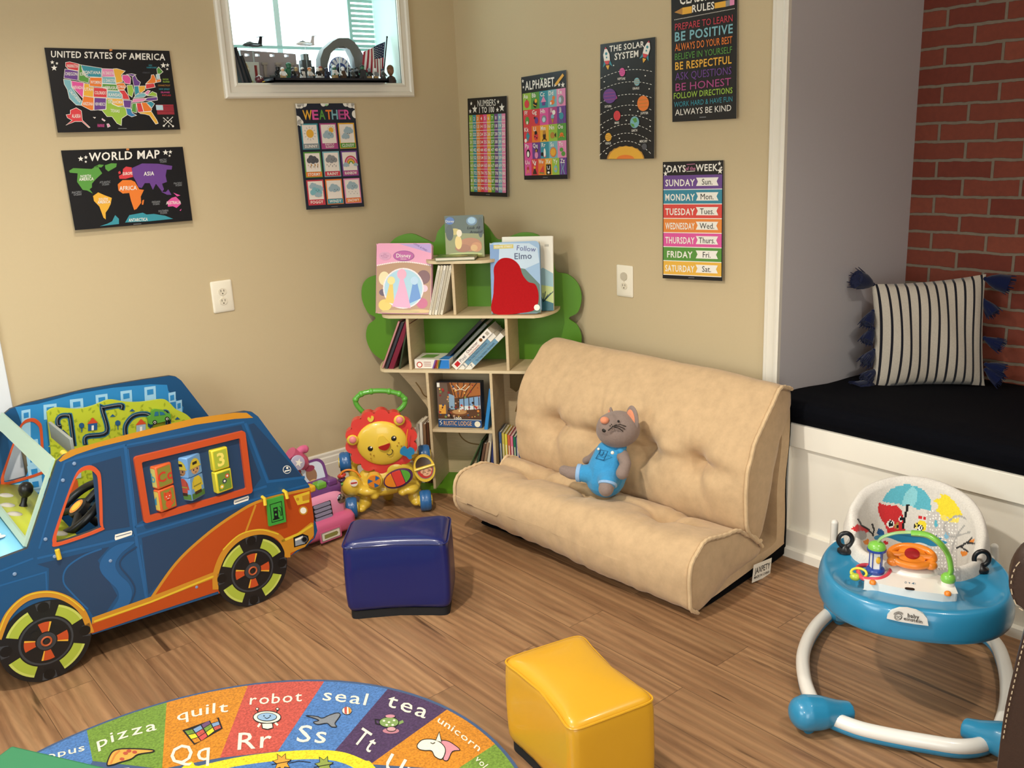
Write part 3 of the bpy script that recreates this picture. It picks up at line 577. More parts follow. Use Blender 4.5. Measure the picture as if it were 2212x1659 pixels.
m.poly([(200, 1566)]+[(425+220*math.cos(PI-PI*k/18), 1566-150*math.sin(PI*k/18)-(10 if k % 2 else 0)) for k in range(1, 18)]+[(650, 1562)], PAL['d'], 2)
m.poly([(215, 1566)]+[(428+205*math.cos(PI-PI*k/18), 1566-150*math.sin(PI*k/18)) for k in range(1, 18)]+[(640, 1563)], PAL['y'], 3)
m.poly([(318, 1565)]+[(425+105*math.cos(PI-PI*k/12), 1565-48*math.sin(PI*k/12)) for k in range(1, 12)]+[(530, 1564)], PAL['o'], 4)
for x, y in ((265, 450), (442, 467), (156, 646), (646, 573), (505, 878), (470, 978), (563, 998), (427, 1106), (145, 1190), (348, 1320), (695, 730), (192, 1500), (712, 1178)): m.disc(x, y, 8, PAL['w'], 3, 8)
for x, y, q in ((180, 340, -.12), (660, 260, .25)):
    f = lambda a, b: (x+a*math.cos(q)-b*math.sin(q), y+a*math.sin(q)+b*math.cos(q))
    m.poly([f(*p) for p in ((-35, 60), (-38, -20), (-15, -85), (0, -105), (15, -85), (38, -20), (35, 60))], PAL['w'], 4); m.poly([f(*p) for p in ((-14, -85), (0, -112), (14, -85))], PAL['a'], 5)
    m.poly([f(*p) for p in ((-34, 55), (34, 55), (15, 100), (-15, 100))], PAL['r'], 5); m.poly([f(*p) for p in ((-34, 50), (-58, 130), (-20, 95))], PAL['t'], 3); m.poly([f(*p) for p in ((34, 50), (58, 130), (20, 95))], PAL['t'], 3)
    m.poly([f(*p) for p in ((-22, 110), (22, 110), (10, 145), (0, 165), (-10, 145))], PAL['y'], 3); a_ = f(0, -30); m.disc(*a_, 14, PAL['t'], 5, 12, 18); a_ = f(0, 15); m.disc(*a_, 9, PAL['t'], 5, 12, 12)
done(m)
# classroom rules
cx6 = crop(1420, 0, 2.6757)
m = poster('black CLASSROOM RULES poster of coloured sentences, highest on the wall', 'X', [(1450.7, -42), (1594.7, -63), (1595.7, 256), (1457.4, 263.5)], cx6, .01)
m.text('CLASSROOM', 136, 28, 430, -24, -60, PAL['w'], 3, .04); m.text('RULES', 208, 72, 336, 52, -42, PAL['w'], 3, .05)
m.poly([(105, 72), (152, 45), (152, 85)], PAL['d'], 3); m.poly([(152, 45), (206, 36), (206, 76), (152, 85)], PAL['y'], 3); m.poly([(338, 18), (402, 5), (402, 40), (338, 50)], PAL['y'], 3); m.poly([(402, 5), (426, 0), (426, 34), (402, 40)], PAL['e'], 3); m.poly([(426, 0), (452, -6), (452, 28), (426, 34)], PAL['q'], 3)
for k in range(44): m.disc(108+k*8, 115-k*1.5, 2.6, PAL['w'], 3, 6)
for t_, x, y, x1, y1, h, c_, b_ in (('PREPARE TO LEARN', 110, 178, 443, 124, 40, 'a', .0), ('BE POSITIVE', 110, 240, 445, 190, 52, 'T', .05), ('ALWAYS DO YOUR BEST', 112, 296, 442, 250, 42, 'o', .015), ('BELIEVE IN YOURSELF', 112, 348, 442, 305, 38, 'g', -.005), ('BE RESPECTFUL', 114, 405, 440, 366, 44, 'y', .045), ('ASK QUESTIONS', 115, 465, 440, 428, 44, 'p', .0), ('BE HONEST', 118, 527, 438, 492, 44, 'm', .0), ('FOLLOW DIRECTIONS', 108, 572, 447, 538, 34, 'l', .03), ('WORK HARD & HAVE FUN', 110, 620, 447, 586, 30, 't', .01), ('ALWAYS BE KIND', 117, 668, 441, 640, 36, 'w', .0)):
    m.text(t_, x, y, x1, y1, -h, PAL[c_], 3, b_)
m.line([(258, 678), (296, 676)], 4, PAL['e'], 3); done(m)
# days of the week
m = local(poster('DAYS of the WEEK poster of seven coloured bands, lowest on the wall', 'X', [(1433, 350), (1564, 346), (1566, 606), (1437, 600)]))
m.textc('DAYS', .24, .09, .085, PAL['w'], 3, .05); m.textc('of the', .475, .09, .05, PAL['q'], 3, .0); m.textc('WEEK', .74, .085, .085, PAL['w'], 3, .05)
m.line([(.41, .04), (.55, .035)], .006, PAL['q'], 3); m.line([(.41, .13), (.55, .125)], .006, PAL['w'], 3)
stars(m, [(.035, .05, .025), (.05, .15, .04), (.07, .09, .02), (.94, .04, .03), (.97, .09, .02), (.95, .13, .045)])
for i, (d_, a_, h_) in enumerate((('SUNDAY', 'Sun.', '#6d4a92'), ('MONDAY', 'Mon.', '#3a8aa2'), ('TUESDAY', 'Tues.', '#dd4a44'), ('WEDNESDAY', 'Wed.', '#e98a3f'), ('THURSDAY', 'Thurs.', '#e0599f'), ('FRIDAY', 'Fri.', '#5a9440'), ('SATURDAY', 'Sat.', '#eab548'))):
    y0 = .175+i*.188; m.poly(R4(.015, y0, .985, y0+.178), mat(h_, .33), 2); m.poly(R4(.015, y0+.178, .985, y0+.188), PAL['w'], 2)
    m.textc(d_, .30, y0+.095, .085, PAL['w'], 3, .05, wmax=.5)
    m.poly([(.57, y0+.035), (.93, y0+.035), (.90, y0+.085), (.93, y0+.14), (.57, y0+.14), (.60, y0+.085)], PAL['w'], 3); m.textc(a_, .75, y0+.088, .075, PAL['k'], 4, .0, wmax=.26)
m.line([(.45, 1.515), (.55, 1.515)], .006, PAL['e'], 3); done(m)
# ------------------------------------------------------------------ outlets
IV = mat('#efe7d3', .35); IV2 = mat('#e2d8c2', .4); SLOT = mat('#3a2c14', .6)
def outlet(axis, px, w, h, label, capped):
    c = onY(*px, -.001) if axis == 'Y' else onX(*px, -.001)
    t = thing('wall_outlet', label, 'outlet', c, 0, 'wall outlets')
    T = frame((0, 0, 0), (1, 0, 0) if axis == 'Y' else (0, -1, 0), (0, 0, 1))
    m = M(T); r = rrect(-w/2, -h/2, w/2, h/2, .006); q = rrect(-w/2+.006, -h/2+.006, w/2-.006, h/2-.006, .006)
    m.prism(r, 0, .003, IV); n = len(r)
    m.add([(a, b, .003) for a, b in r]+[(a, b, .0065) for a, b in q], [(i, (i+1) % n, n+(i+1) % n, n+i) for i in range(n)]+[tuple(range(n, 2*n))], IV)
    m.build('plate', t)
    for k, cy in enumerate((.0195, -.0195)):
        s = M(T @ Matrix.Translation((0, cy, 0))); o = [(max(-.0165, min(.0165, x)), y) for x, y in circ(0, 0, .0175, 28, ry=.0145)]
        if capped and k == 0:
            s.prism([(a*1.05, b*1.15) for a, b in o], .006, .0105, mat('#c9bfaa', .4)); e = s.build('safety_cap', t, bev=.0015); e['label'] = 'beige plastic safety cap'
            continue
        s.prism(o, .006, .0085, IV2)
        for x in (-.0063, .0063): s.box(x-.0011, x+.0011, -.0005, .008, .0085, .0088, SLOT)
        s.prism(circ(0, -.0075, .0026, 12), .0085, .0088, SLOT); s.build('receptacle', t, ang=30)
    s = M(T); s.prism(circ(0, 0, .003, 12), .006, .0078, IV2); s.build('screw', t)
outlet('Y', (480, 640), .088, .127, 'white double outlet on the wall under the window', False)
outlet('X', (1350.5, 607), .088, .127, 'white outlet with one capped socket, left of the days poster', True)
# ------------------------------------------------------------------ window seat
BX = -.045; BW = mat('#f6f1e4', .45)
t = thing('built_in_bench', 'white built-in window seat with a recessed front panel below the brick wall', 'bench', (BX, -1.77, 0))
Y1 = -2.1   # runs on past the frame
m = M(); m.box(.006, .90, Y1-.8, 0, .02, .488, BW); m.build('carcass', t)
m = M(); m.box(-.012, .006, Y1-.8, 0, .41, .492, BW); m.build('top_rail', t, bev=.002)
m = M(); m.box(-.012, .006, Y1-.8, 0, .0, .098, BW); m.build('bottom_rail', t, bev=.002)
m = M(); m.box(-.012, .006, -.088, 0, .098, .41, BW); m.build('stile', t, bev=.002)
m = moulding([(0, 0), (.016, 0), (.014, .03), (0, .036)], (-.012, 0, 0), (-.012, Y1-.8, 0), (-1, 0, 0), (0, 0, 1), BW); m.build('plinth', t, ang=25)
CUSH = mat('#07080e', .95, 'fabric', sheen=0)
c0 = thing('seat_cushion', 'long navy-black cushion lying on the white window seat', 'cushion', (BX, -1.775, .49))
m = M()
def cu_(u, v):
    # u around a rounded slab section (front to back), v along
    prof = [(.0, .004), (-.012, .03), (-.01, .06), (.012, .076), (.10, .078), (.35, .055), (.65, .035), (.89, .02), (.897, .01), (.897, 0), (.4, 0), (.05, 0)]
    i = u*len(prof); k = int(i) % len(prof); f = i-int(i); a, b = prof[k], prof[(k+1) % len(prof)]
    x, z = a[0]+(b[0]-a[0])*f, a[1]+(b[1]-a[1])*f
    y = -v*1.15
    if z > .02: z += .004*math.sin(v*23+x*9)*math.sin(x*8)
    return (x, y, z)
m.grid(cu_, 48, 40, CUSH, cu=True)
for v in (0, 1):
    pass
m.add([cu_(i/48, 0) for i in range(48)], [tuple(range(48))], CUSH)
m.build('cover', c0, ang=60, weld=True)
# ------------------------------------------------------------------ striped pillow with tassels
STR = mat('#bdb3a4', .9, 'fabric'); DARK = mat('#1c1c24', .9, 'fabric'); NAVY = mat('#10183a', .95, 'plush')
pc = onX(2005, 720, .595)
t = thing('throw_pillow', 'cream pillow with dark stripes and navy tassels on the window seat', 'pillow', pc)
ax = (CR-V(0, 0, CR.z)).normalized(); ax = (Matrix.Rotation(math.radians(-4), 3, 'Z') @ ax); up = V(.30, -.05, .95).normalized(); T = frame((0, 0, 0), ax, up)
PW, PH = .205, .20
def pil(u, v, s):
    x = (u*2-1); y = (v*2-1); e = (max(0, 1-abs(x)**2.6)*max(0, 1-abs(y)**2.6))**.55
    q = 1-.05*(1-y*y)*abs(x)**3
    px = x*PW*(1-.06*(1-y*y)); py = y*PH*(1-.05*(1-x*x))+.012*x*(y > 0)*y
    z = .062*e+.006*math.sin(x*7+y*3)*e*(1 if s > 0 else 0)
    return (px, py, s*z+.0)
m = M(T); N_ = 97
for s in (1, -1):
    vs = [pil(i/(N_-1), j/24, s) for i in range(N_) for j in range(25)]
    for band in (0, 1):
        fs = []
        for i in range(N_-1):
            d = (i % 8) in (3, 4)
            if d != bool(band): continue
            for j in range(24):
                a = (i*25+j, (i+1)*25+j, (i+1)*25+j+1, i*25+j+1); fs.append(a if s > 0 else a[::-1])
        m.add(vs, fs, DARK if band else STR)
m.build('cover', t, ang=80, weld=True)
def tassel(p, d, L=.055, r=.019):
    q = M(); p = Vector(p); d = Vector(d).normalized(); q.ell(p, .008, NAVY, 10, 8)
    a = d.orthogonal().normalized(); b = d.cross(a)
    q.tube([p, p+d*L*.22, p+d*L*.5, p+d*L*.95], [.006, r*.55, r*.85, r], NAVY, 14)
    for k in range(26):
        w_ = 2*PI*k/26*1.0; rr = r*random.uniform(.5, 1.15); e = a*math.cos(w_)*rr+b*math.sin(w_)*rr
        q.tube([p+d*L*.2, p+d*L*.6+e*.8, p+d*L*random.uniform(1, 1.22)+e*1.15], [.002, .0028, .0012], NAVY, 5)
    q.build('tassel', t)
for x, y, dx, dy in ((-1, .96, -.8, .25), (-1, .45, -.5, -.8), (-1, .12, -.5, -.8), (-.98, -.3, -.6, -.7), (-.95, -.68, -.7, -.5), (-.97, -.96, -1, -.25), (1, 1.0, .9, -.3), (.97, .6, .5, -.85), (1, -.12, .8, -.5), (1.03, -.62, .95, -.4), (1.03, -.72, .8, -.8)):
    p = T @ V(x*PW*.97, y*PH*.97, -.002+.01*(x > 0)); d = T.to_3x3() @ V(dx, dy, .35)
    tassel(p, d, .062 if abs(y) < .9 else .082, .023 if abs(y) < .9 else .034)
# ------------------------------------------------------------------ folding floor sofa
PHI = math.radians(4.5)
SE = V(-math.sin(PHI), math.cos(PHI), 0); SF = V(-math.cos(PHI), -math.sin(PHI), 0); SO = V(-.062, -1.872, 0); SL = 1.055
ST_ = frame((0, 0, 0), SF, V(0, 0, 1), SF.cross(V(0, 0, 1)))     # local x=depth towards room, y=up, z=along the length
zdir = Vector(ST_.col[2][:3]); SG = 1 if zdir.dot(SE) > 0 else -1
def sof(d, z, l): return SF*d+V(0, 0, z)+SE*l
t = thing('floor_sofa', 'beige suede folding floor sofa with tufted cushions', 'sofa', SO)
SUE = mat('#c5a781', .9, 'suede'); SHELLK = mat('#0a0a0c', .95, 'fabric', sheen=0)
def closed_section(pts, n=6): return [(p.x, p.y) for p in catmull([V(a, b, 0) for a, b in pts], n, True)]
def cushion(sec, l0, l1, nl, name, tufts, shape, m_=SUE, seam=None):
    S = closed_section(sec); n = len(S); cx = sum(p[0] for p in S)/n; cz = sum(p[1] for p in S)/n
    m = M(); rows = []
    for j in range(nl):
        v = j/(nl-1); l = l0+(l1-l0)*v; row = []
        e = min(v, 1-v)*(l1-l0)
        sh = 1-.03*math.exp(-e/.02)
        for i, (d, z) in enumerate(S):
            dd, zz = cx+(d-cx)*sh, cz+(z-cz)*sh
            dd, zz = shape(dd, zz, v)
            nx, nz = S[(i+1) % n][1]-S[i-1][1], -(S[(i+1) % n][0]-S[i-1][0]); q = math.hypot(nx, nz) or 1; nx, nz = nx/q, nz/q
            off = 0
            for td, tz, tl, dep, w_ in tufts:
                r2 = ((d-td)**2+(z-tz)**2); a = l-tl
                rr = math.sqrt(r2+a*a)
                off -= dep*math.exp(-(rr/w_)**2)
                ang = math.atan2(a, math.sqrt(r2)*(1 if z > tz else -1))
                off -= dep*.30*math.exp(-(rr/(w_*2.6))**2)*(.5+.5*math.cos(ang*5+tl*9))
                off -= dep*.42*math.exp(-(r2/.0005))*math.exp(-(a/(.13))**2)
                for q_, tilt in enumerate((.0, .35, -.3)):
                    ss = math.copysign(math.sqrt(r2), z-tz if abs(z-tz) > abs(d-td)*.6 else (td-d)); aa = a-tilt*ss-.014*math.sin(ss*16+tl*7)
                    off -= (.021, .013, .013)[q_]*math.exp(-(aa/.013)**2)*math.exp(-abs(ss)/.12)*(1 if ss > 0 else .6)
            off += .011*noise.noise(V(d*5, z*5, l*4+len(name)))+.0022*noise.noise(V(d*13, z*13, l*14))+(.005*noise.noise(V(l*26, z*4, 3))*max(0, min(1, (.17-z)/.1)) if d > .4 else 0)
            fold = math.exp(-e/.06); off += .0045*fold*math.sin(i*.55+3*noise.noise(V(d*6, z*6, l)))
            dd -= nx*off; zz -= nz*off
            row.append(sof(dd, zz, l))
        rows.append(row)
    vs = [p for r in rows for p in r]
    fs = [(j*n+i, j*n+(i+1) % n, (j+1)*n+(i+1) % n, (j+1)*n+i) for j in range(nl-1) for i in range(n)]
    k = len(vs)
    for j, sgn in ((0, -1), (nl-1, 1)):
        c_ = sum(rows[j], Vector())/n; ring = [c_+(p-c_)*.6+SE*sgn*.012 for p in rows[j]]; b = len(vs); vs += ring; vs.append(c_+SE*sgn*.016)
        fs += [(j*n+i, j*n+(i+1) % n, b+(i+1) % n, b+i) for i in range(n)]+[(b+i, b+(i+1) % n, b+n) for i in range(n)]
    m.add(vs, fs, m_); o = m.build(name, t, ang=75, sub=1)
    return o, rows
# black shell and its beige lining: a slab on the floor, bent up the wall
def slab(sec, name, mt, l0, l1, wob):
    S = closed_section(sec, 4); m = M(); n = len(S); nl = 40
    vs = [sof(d+wob*noise.noise(V(d*5, z*5, j*.35)), max(.002, z+wob*.6*noise.noise(V(d*5+9, z*5, j*.35))), l0+(l1-l0)*j/(nl-1)) for j in range(nl) for d, z in S]
    fs = [(j*n+i, j*n+(i+1) % n, (j+1)*n+(i+1) % n, (j+1)*n+i) for j in range(nl-1) for i in range(n)]+[tuple(range(n))[::-1], tuple((nl-1)*n+i for i in range(n))]
    m.add(vs, fs, mt); return m.build(name, t, ang=60)
slab([(.50, .003), (.502, .026), (.30, .038), (.06, .052), (.030, .08), (.03, .30), (.015, .50), (.03, .585), (.012, .59), (-.008, .50), (.008, .30), (.0, .05), (.03, .005), (.3, .003)], 'base_shell', SHELLK, .012, SL-.01, .006).__setitem__('label', 'black underside')
slab([(.51, .03), (.52, .055), (.50, .078), (.30, .082), (.11, .085), (.085, .13), (.09, .30), (.075, .47), (.09, .56), (.06, .60), (.03, .58), (.022, .48), (.035, .30), (.034, .09), (.06, .058), (.3, .042)], 'folded_mattress', SUE, 0, SL, .010)
seat_sec = [(.175, .085), (.235, .150), (.31, .198), (.40, .232), (.50, .252), (.572, .244), (.612, .195), (.622, .12), (.610, .05), (.575, .012), (.50, .03), (.38, .06), (.27, .075)]
TF = [(.40, .235, l, .042, .05) for l in (.24, .55, .84)]
o, R1 = cushion(seat_sec, .0, SL-.01, 110, 'seat_cushion', TF, lambda d, z, v: (d+.03*v*(d > .5)*((d-.5)/.1), z+.075*v*max(0, min(1, (d-.45)/.15))*(1 if z < .12 else .35)+.03*v*(d < .4)))
back_sec = [(.02, .60), (.045, .645), (.10, .652), (.16, .612), (.225, .55), (.285, .475), (.312, .40), (.318, .31), (.30, .22), (.262, .160), (.225, .130), (.185, .16), (.16, .25), (.125, .38), (.085, .50), (.045, .56)]
TB = [(.312, .385, l, .058, .055) for l in (.20, .42, .64, .87)]
o, R2 = cushion(back_sec, -.005, SL+.0, 110, 'back_cushion', TB, lambda d, z, v: (d, z+.035*v*max(0, min(1, (z-.1)/.5))))
# piping along the end seams
def piping(rows, ids, sgn, name='piping'):
    q = M(); P_ = [rows[i]+SE*sgn*.004 for i in ids]
    q.tube([p+V(0, 0, .0015*math.sin(k*1.7)) for k, p in enumerate(catmull(P_, 4))], .0065, mat('#d3b68e', .85, 'suede'), 8); q.build(name, t)
n1 = len(R1[0]); n2 = len(R2[0])
piping(R1[0], range(2, int(n1*.72), 2), -1); piping(R2[0], range(4, int(n2*.66), 2), -1)
piping(R1[-1], range(2, int(n1*.72), 2), 1)
# care tag on the right hand end
cp = [onP(*p, SO-SE*.02, SE)-SO for p in ((1622, 1228), (1661, 1212), (1668, 1236), (1633, 1251))]
T = frame(sum(cp, Vector())/4, cp[1]-cp[0], cp[0]-cp[3]); m = M(T); W_ = (cp[1]-cp[0]).length; H_ = (cp[0]-cp[3]).length
m.prism([(-W_/2, -H_/2), (W_/2, -H_/2), (W_/2, H_/2), (-W_/2, H_/2)], -.001, 0, WHITE)
m.textc('JAXPETY', 0, H_*.12, H_*.34, BLACK, 2, .01, dn=False, wmax=W_*.85); m.textc('MADE IN CHINA', 0, -H_*.25, H_*.15, BLACK, 2, .01, dn=False, wmax=W_*.85)
m.build('care_tag', t)['label'] = 'white care tag'
# ------------------------------------------------------------------ plush mouse slumped on the sofa
def sp(x, y, d): return onP(x, y, SO+SF*d, SF)
mc = sp(1318, 1040, .40); t = thing('plush_mouse', 'grey plush mouse in blue overalls slumped on the sofa', 'soft toy', mc)
GRY = mat('#8b7a72', .95, 'plush'); BLU = mat('#3d93c8', .9, 'plush'); ORG = mat('#d98c6a', .9, 'plush'); LBL = mat('#8fb2d8', .9, 'plush')
Q = lambda x, y, d: sp(x, y, d)-mc
k_ = (sp(1400, 1000, .4)-sp(1300, 1000, .4)).length/100      # metres per photo pixel here
def chain(m, L, mt):
    for (a, b) in zip(L, L[1:]):
        pa, pb = Q(*a[:3]), Q(*b[:3])
        n = max(3, int((pb-pa).length/.008))
        for i in range(n+1): f = i/n; m.ell(pa.lerp(pb, f), (a[3]+(b[3]-a[3])*f)*k_, mt, 12, 8)
m = M()
hd = Q(1335, 927, .375); m.ell(hd, (37*k_, 33*k_, 31*k_), GRY, 24, 16, Matrix.Rotation(-.7, 3, 'Z'))
m.ell(Q(1318, 920, .41), (22*k_, 22*k_, 21*k_), GRY); m.ell(Q(1307, 912, .425), 11*k_, GRY)
chain(m, [(1322, 965, .37, 20), (1318, 990, .375, 28), (1312, 1020, .385, 33), (1308, 1030, .39, 32)], GRY)
chain(m, [(1345, 985, .39, 11), (1352, 1002, .40, 9.5), (1344, 1022, .425, 11)], GRY)      # arm on our right
chain(m, [(1295, 975, .36, 9), (1278, 990, .365, 8), (1266, 995, .37, 7)], GRY)
chain(m, [(1290, 1025, .42, 17), (1262, 1022, .44, 13), (1235, 1022, .46, 11), (1218, 1016, .465, 9)], GRY)
chain(m, [(1315, 1035, .43, 18), (1312, 1046, .46, 13), (1309, 1056, .475, 13)], GRY)
m.build('body', t, remesh=.0035, ang=180)
m = M()
chain(m, [(1320, 985, .380, 29), (1313, 1015, .39, 35), (1308, 1032, .395, 34)], BLU)
chain(m, [(1290, 1025, .425, 18.5), (1256, 1022, .442, 14.5)], BLU); chain(m, [(1315, 1035, .432, 19.5), (1313, 1042, .456, 15)], BLU)
chain(m, [(1340, 975, .395, 7), (1347, 966, .37, 6)], BLU); chain(m, [(1300, 972, .40, 6), (1306, 960, .37, 6)], BLU)
m.build('overalls', t, remesh=.0035, ang=180)
for a, b in (((1256, 1022, .442), (1247, 1021, .449)), ((1313, 1043, .457), (1312, 1049, .463))):
    m = M(); m.tube([Q(*a), Q(*b)], 15.8*k_, LBL, 18); m.build('trouser_cuff', t, bev=.002)
for (x, y, d, rx, rz, q) in ((1366, 906, .35, 15, 24, .35), (1320, 898, .355, 12, 15, -.2)):
    m = M(); Tm = Matrix.Rotation(PHI-.55+q, 3, 'Z'); m.ell(Q(x, y, d), (rx*.3*k_, rx*k_, rz*k_), GRY, 16, 12, Tm); e = m.build('ear', t)
    m = M(); m.ell(Q(x-4, y+1, d+.007), (rx*.2*k_, rx*.72*k_, rz*.75*k_), ORG, 16, 12, Tm); m.build('ear_lining', e)['label'] = 'peach ear lining'
m = M(); m.ell(Q(1306, 908, .447), (7.5*k_, 7.5*k_, 6*k_), ORG); m.build('nose', t)
K = mat('#17120f', .6); m = M()
view = (CAMP-mc).normalized()
def st(pts, r=1.0): m.tube([Q(*p) for p in pts], r*k_, K, 6)
st([(1314, 930, .456), (1323, 922, .45), (1332, 917, .441)], .9); m.ell(Q(1336, 910, .419), 2*k_, K)
st([(1326, 920, .448), (1340, 917, .425), (1352, 921, .402)], .7); st([(1327, 922, .447), (1338, 921, .432), (1350, 927, .41)], .7); st([(1327, 923, .447), (1337, 925, .434), (1346, 932, .417)], .7)
for p in ((1318, 920, .452), (1321, 917, .448), (1323, 921, .447)): m.ell(Q(*p), 1.1*k_, K, 8, 6)
m.ell(Q(1306, 929, .449), (4.5*k_, 4.5*k_, 4*k_), K, 10, 8); m.build('stitched_face', t)
m = M(); m.ell(Q(1323, 978, .446), (3*k_, 3*k_, 3*k_), WHITE, 10, 8); m.build('button', t); m = M(); m.ell(Q(1293, 970, .435), (2.4*k_, 2.4*k_, 2.4*k_), WHITE, 10, 8); m.build('button', t)
m = M(); D_ = mat('#1d5a86', .9); zz = lambda x, y: Q(x, y, .4425+(1000-y)*.0002)
for L_ in ([(1298, 972), (1313, 975), (1304, 994), (1287, 990), (1298, 972)], [(1297, 974), (1295, 982), (1301, 984), (1305, 976)]): m.tube([zz(*p) for p in L_], .8*k_, D_, 5)
m.build('bib_pocket_stitching', t)
# ------------------------------------------------------------------ tree bookshelf in the corner
SA = math.radians(52.5); BO = V(-.3183, -.4165, 0); BU = V(math.cos(SA), -math.sin(SA), 0); BN = V(-math.sin(SA), -math.cos(SA), 0)
PLY = mat('#d3bd96', .55, 'ply'); EDGE = mat('#e2cfa8', .55, 'ply'); GRN = mat('#548a10', .5); ENG = mat('#8a6a3a', .7)
t = thing('bookshelf', 'tree-shaped plywood bookshelf with a green leafy back in the corner', 'bookshelf', BO, -SA)
crown = catmull([V(a, b, 0) for a, b in [(-.40, .530), (-.463, .575), (-.488, .64), (-.475, .70), (-.436, .734), (-.47, .76), (-.492, .82), (-.485, .88), (-.455, .915), (-.405, .933), (-.392, .975), (-.375, 1.02), (-.34, 1.066), (-.298, 1.095), (-.238, 1.104), (-.181, 1.080), (-.140, 1.066), (-.119, 1.113), (-.065, 1.16), (.0, 1.175), (.06, 1.158), (.10, 1.125), (.138, 1.073), (.181, 1.079), (.243, 1.098), (.308, 1.09), (.35, 1.05), (.375, .98), (.388, .932), (.437, .919), (.478, .88), (.492, .82), (.475, .758), (.436, .732), (.472, .70), (.488, .64), (.465, .57), (.40, .530)]], 5)
FT = frame((0, 0, 0), (1, 0, 0), (0, 0, 1))      # x=u, y=z, out = -y
m = M(FT); m.prism([(p.x, p.y) for p in crown], 0, .012, GRN); m.build('leafy_back', t, bev=.002)
m = M(FT)
m.prism([(-.385, .528), (-.30, .43), (-.23, .335), (-.195, .26), (-.185, .15), (-.20, .012), (.20, .012), (.185, .15), (.20, .30), (.24, .39), (.30, .47), (.385, .528)], .0, .011, PLY, holes=[[(.165, .515), (.165, .42), (.19, .40), (.225, .43), (.255, .515)]])
m.eps = .0004
for L in ([(-.27, .44), (-.25, .41), (-.235, .38), (-.20, .36)], [(.31, .52), (.305, .47), (.26, .43), (.21, .38), (.185, .31)], [(-.08, .27), (-.08, .20), (-.04, .16), (.03, .15)], [(-.06, .27), (-.05, .225), (0, .21), (.05, .215)], [(-.03, .275), (-.02, .25), (.01, .245), (.03, .26)]):
    m.line([(p.x, p.y) for p in catmull([V(a, b, 0) for a, b in L], 6)], .006, ENG, 28.5)
m.build('trunk_back', t, ang=30)
def plank(z, x0, x1, q, rr, name='shelf', mt=PLY, th=.012):
    o = [(x0, -.012), (x1, -.012)]+[(p.x, p.y) for p in catmull([V(x1, -.012, 0), V(x1-.004, -q*.45, 0), V(x1-rr*.5, -q*.86, 0), V(x1-rr, -q, 0)], 6)][1:]+[(p.x, p.y) for p in catmull([V(x0+rr, -q, 0), V(x0+rr*.5, -q*.86, 0), V(x0+.004, -q*.45, 0), V(x0, -.012, 0)], 6)][:-1]
    m = M(); m.prism(o, z-th, z, mt, side=EDGE if mt is PLY else mt); m.build(name, t, bev=.0015)
plank(.551, -.395, .382, .22, .06); plank(.785, -.372, .40, .22, .075); plank(1.010, -.16, .19, .21, .075)
def divide(x, z0, z1, q):
    m = M(); m.box(x-.006, x+.006, -q, -.012, z0, z1, PLY); m.build('divider', t, bev=.001)
divide(-.012, .785, .998, .20); divide(-.218, .551, .773, .215); divide(.207, .551, .773, .215); divide(-.146, .012, .539, .22); divide(.132, .012, .539, .22)
m = M(); m.box(-.140, .126, -.215, -.012, .274, .286, PLY); m.build('shelf', t, bev=.001)
m = M(); m.prism([(-.30, -.012), (-.20, -.235), (.20, -.235), (.30, -.012)], 0, .014, GRN); m.build('base', t, bev=.002)['label'] = 'green base board'
# ---- books
def sh(u, q, z): return BO+BU*u+BN*q+V(0, 0, z)
PAGE = mat('#e9e0cb', .8); GL = lambda h: mat(h, .3)
def facing(u0, u1, z0, h, q, lean, roll=0):
    """front cover towards the room, foot at q, tipped back by lean"""
    up = V(0, 0, 1)*math.cos(lean)-BN*math.sin(lean); R_ = Matrix.Rotation(roll, 3, BN)
    return frame(sh((u0+u1)/2, q, z0), R_ @ BU, R_ @ up), u1-u0, h
def book(label, T, w, h, th, cover, art=None, rad=.004, cat='book', name='book', group=None, back=None, pages=PAGE):
    """local x across, y up from the foot, z = thickness towards the reader"""
    o = thing(name, label, cat, T.translation, 0, group); L = T.copy(); L.translation = (0, 0, 0)
    m = M(L); p = rrect(-w/2, 0, w/2, h, rad, 3); m.prism(p, th/2-.0015, th/2, cover); m.prism(p, -th/2, -th/2+.0015, back or cover)
    m.box(-w/2, -w/2+.0015, 0.001, h-.001, -th/2, th/2, cover)
    m.build('cover', o, ang=30)
    m = M(L); m.box(-w/2+.0018, w/2-.003, .003, h-.003, -th/2+.0016, th/2-.0016, pages); m.build('pages', o, ang=30)
    if art:
        m = M(L @ Matrix.Translation((0, 0, th/2))); m.eps = .0003; art(m, w, h); m.build('cover_art', o, ang=20)
    return o
def blobs(m, L, sx, sy, k=1):
    for i, (c_, x, y, rx, ry) in enumerate(L): m.disc(x*sx, y*sy, rx*sx, mat(c_, .3), k+i*.2, 22, ry*sx)
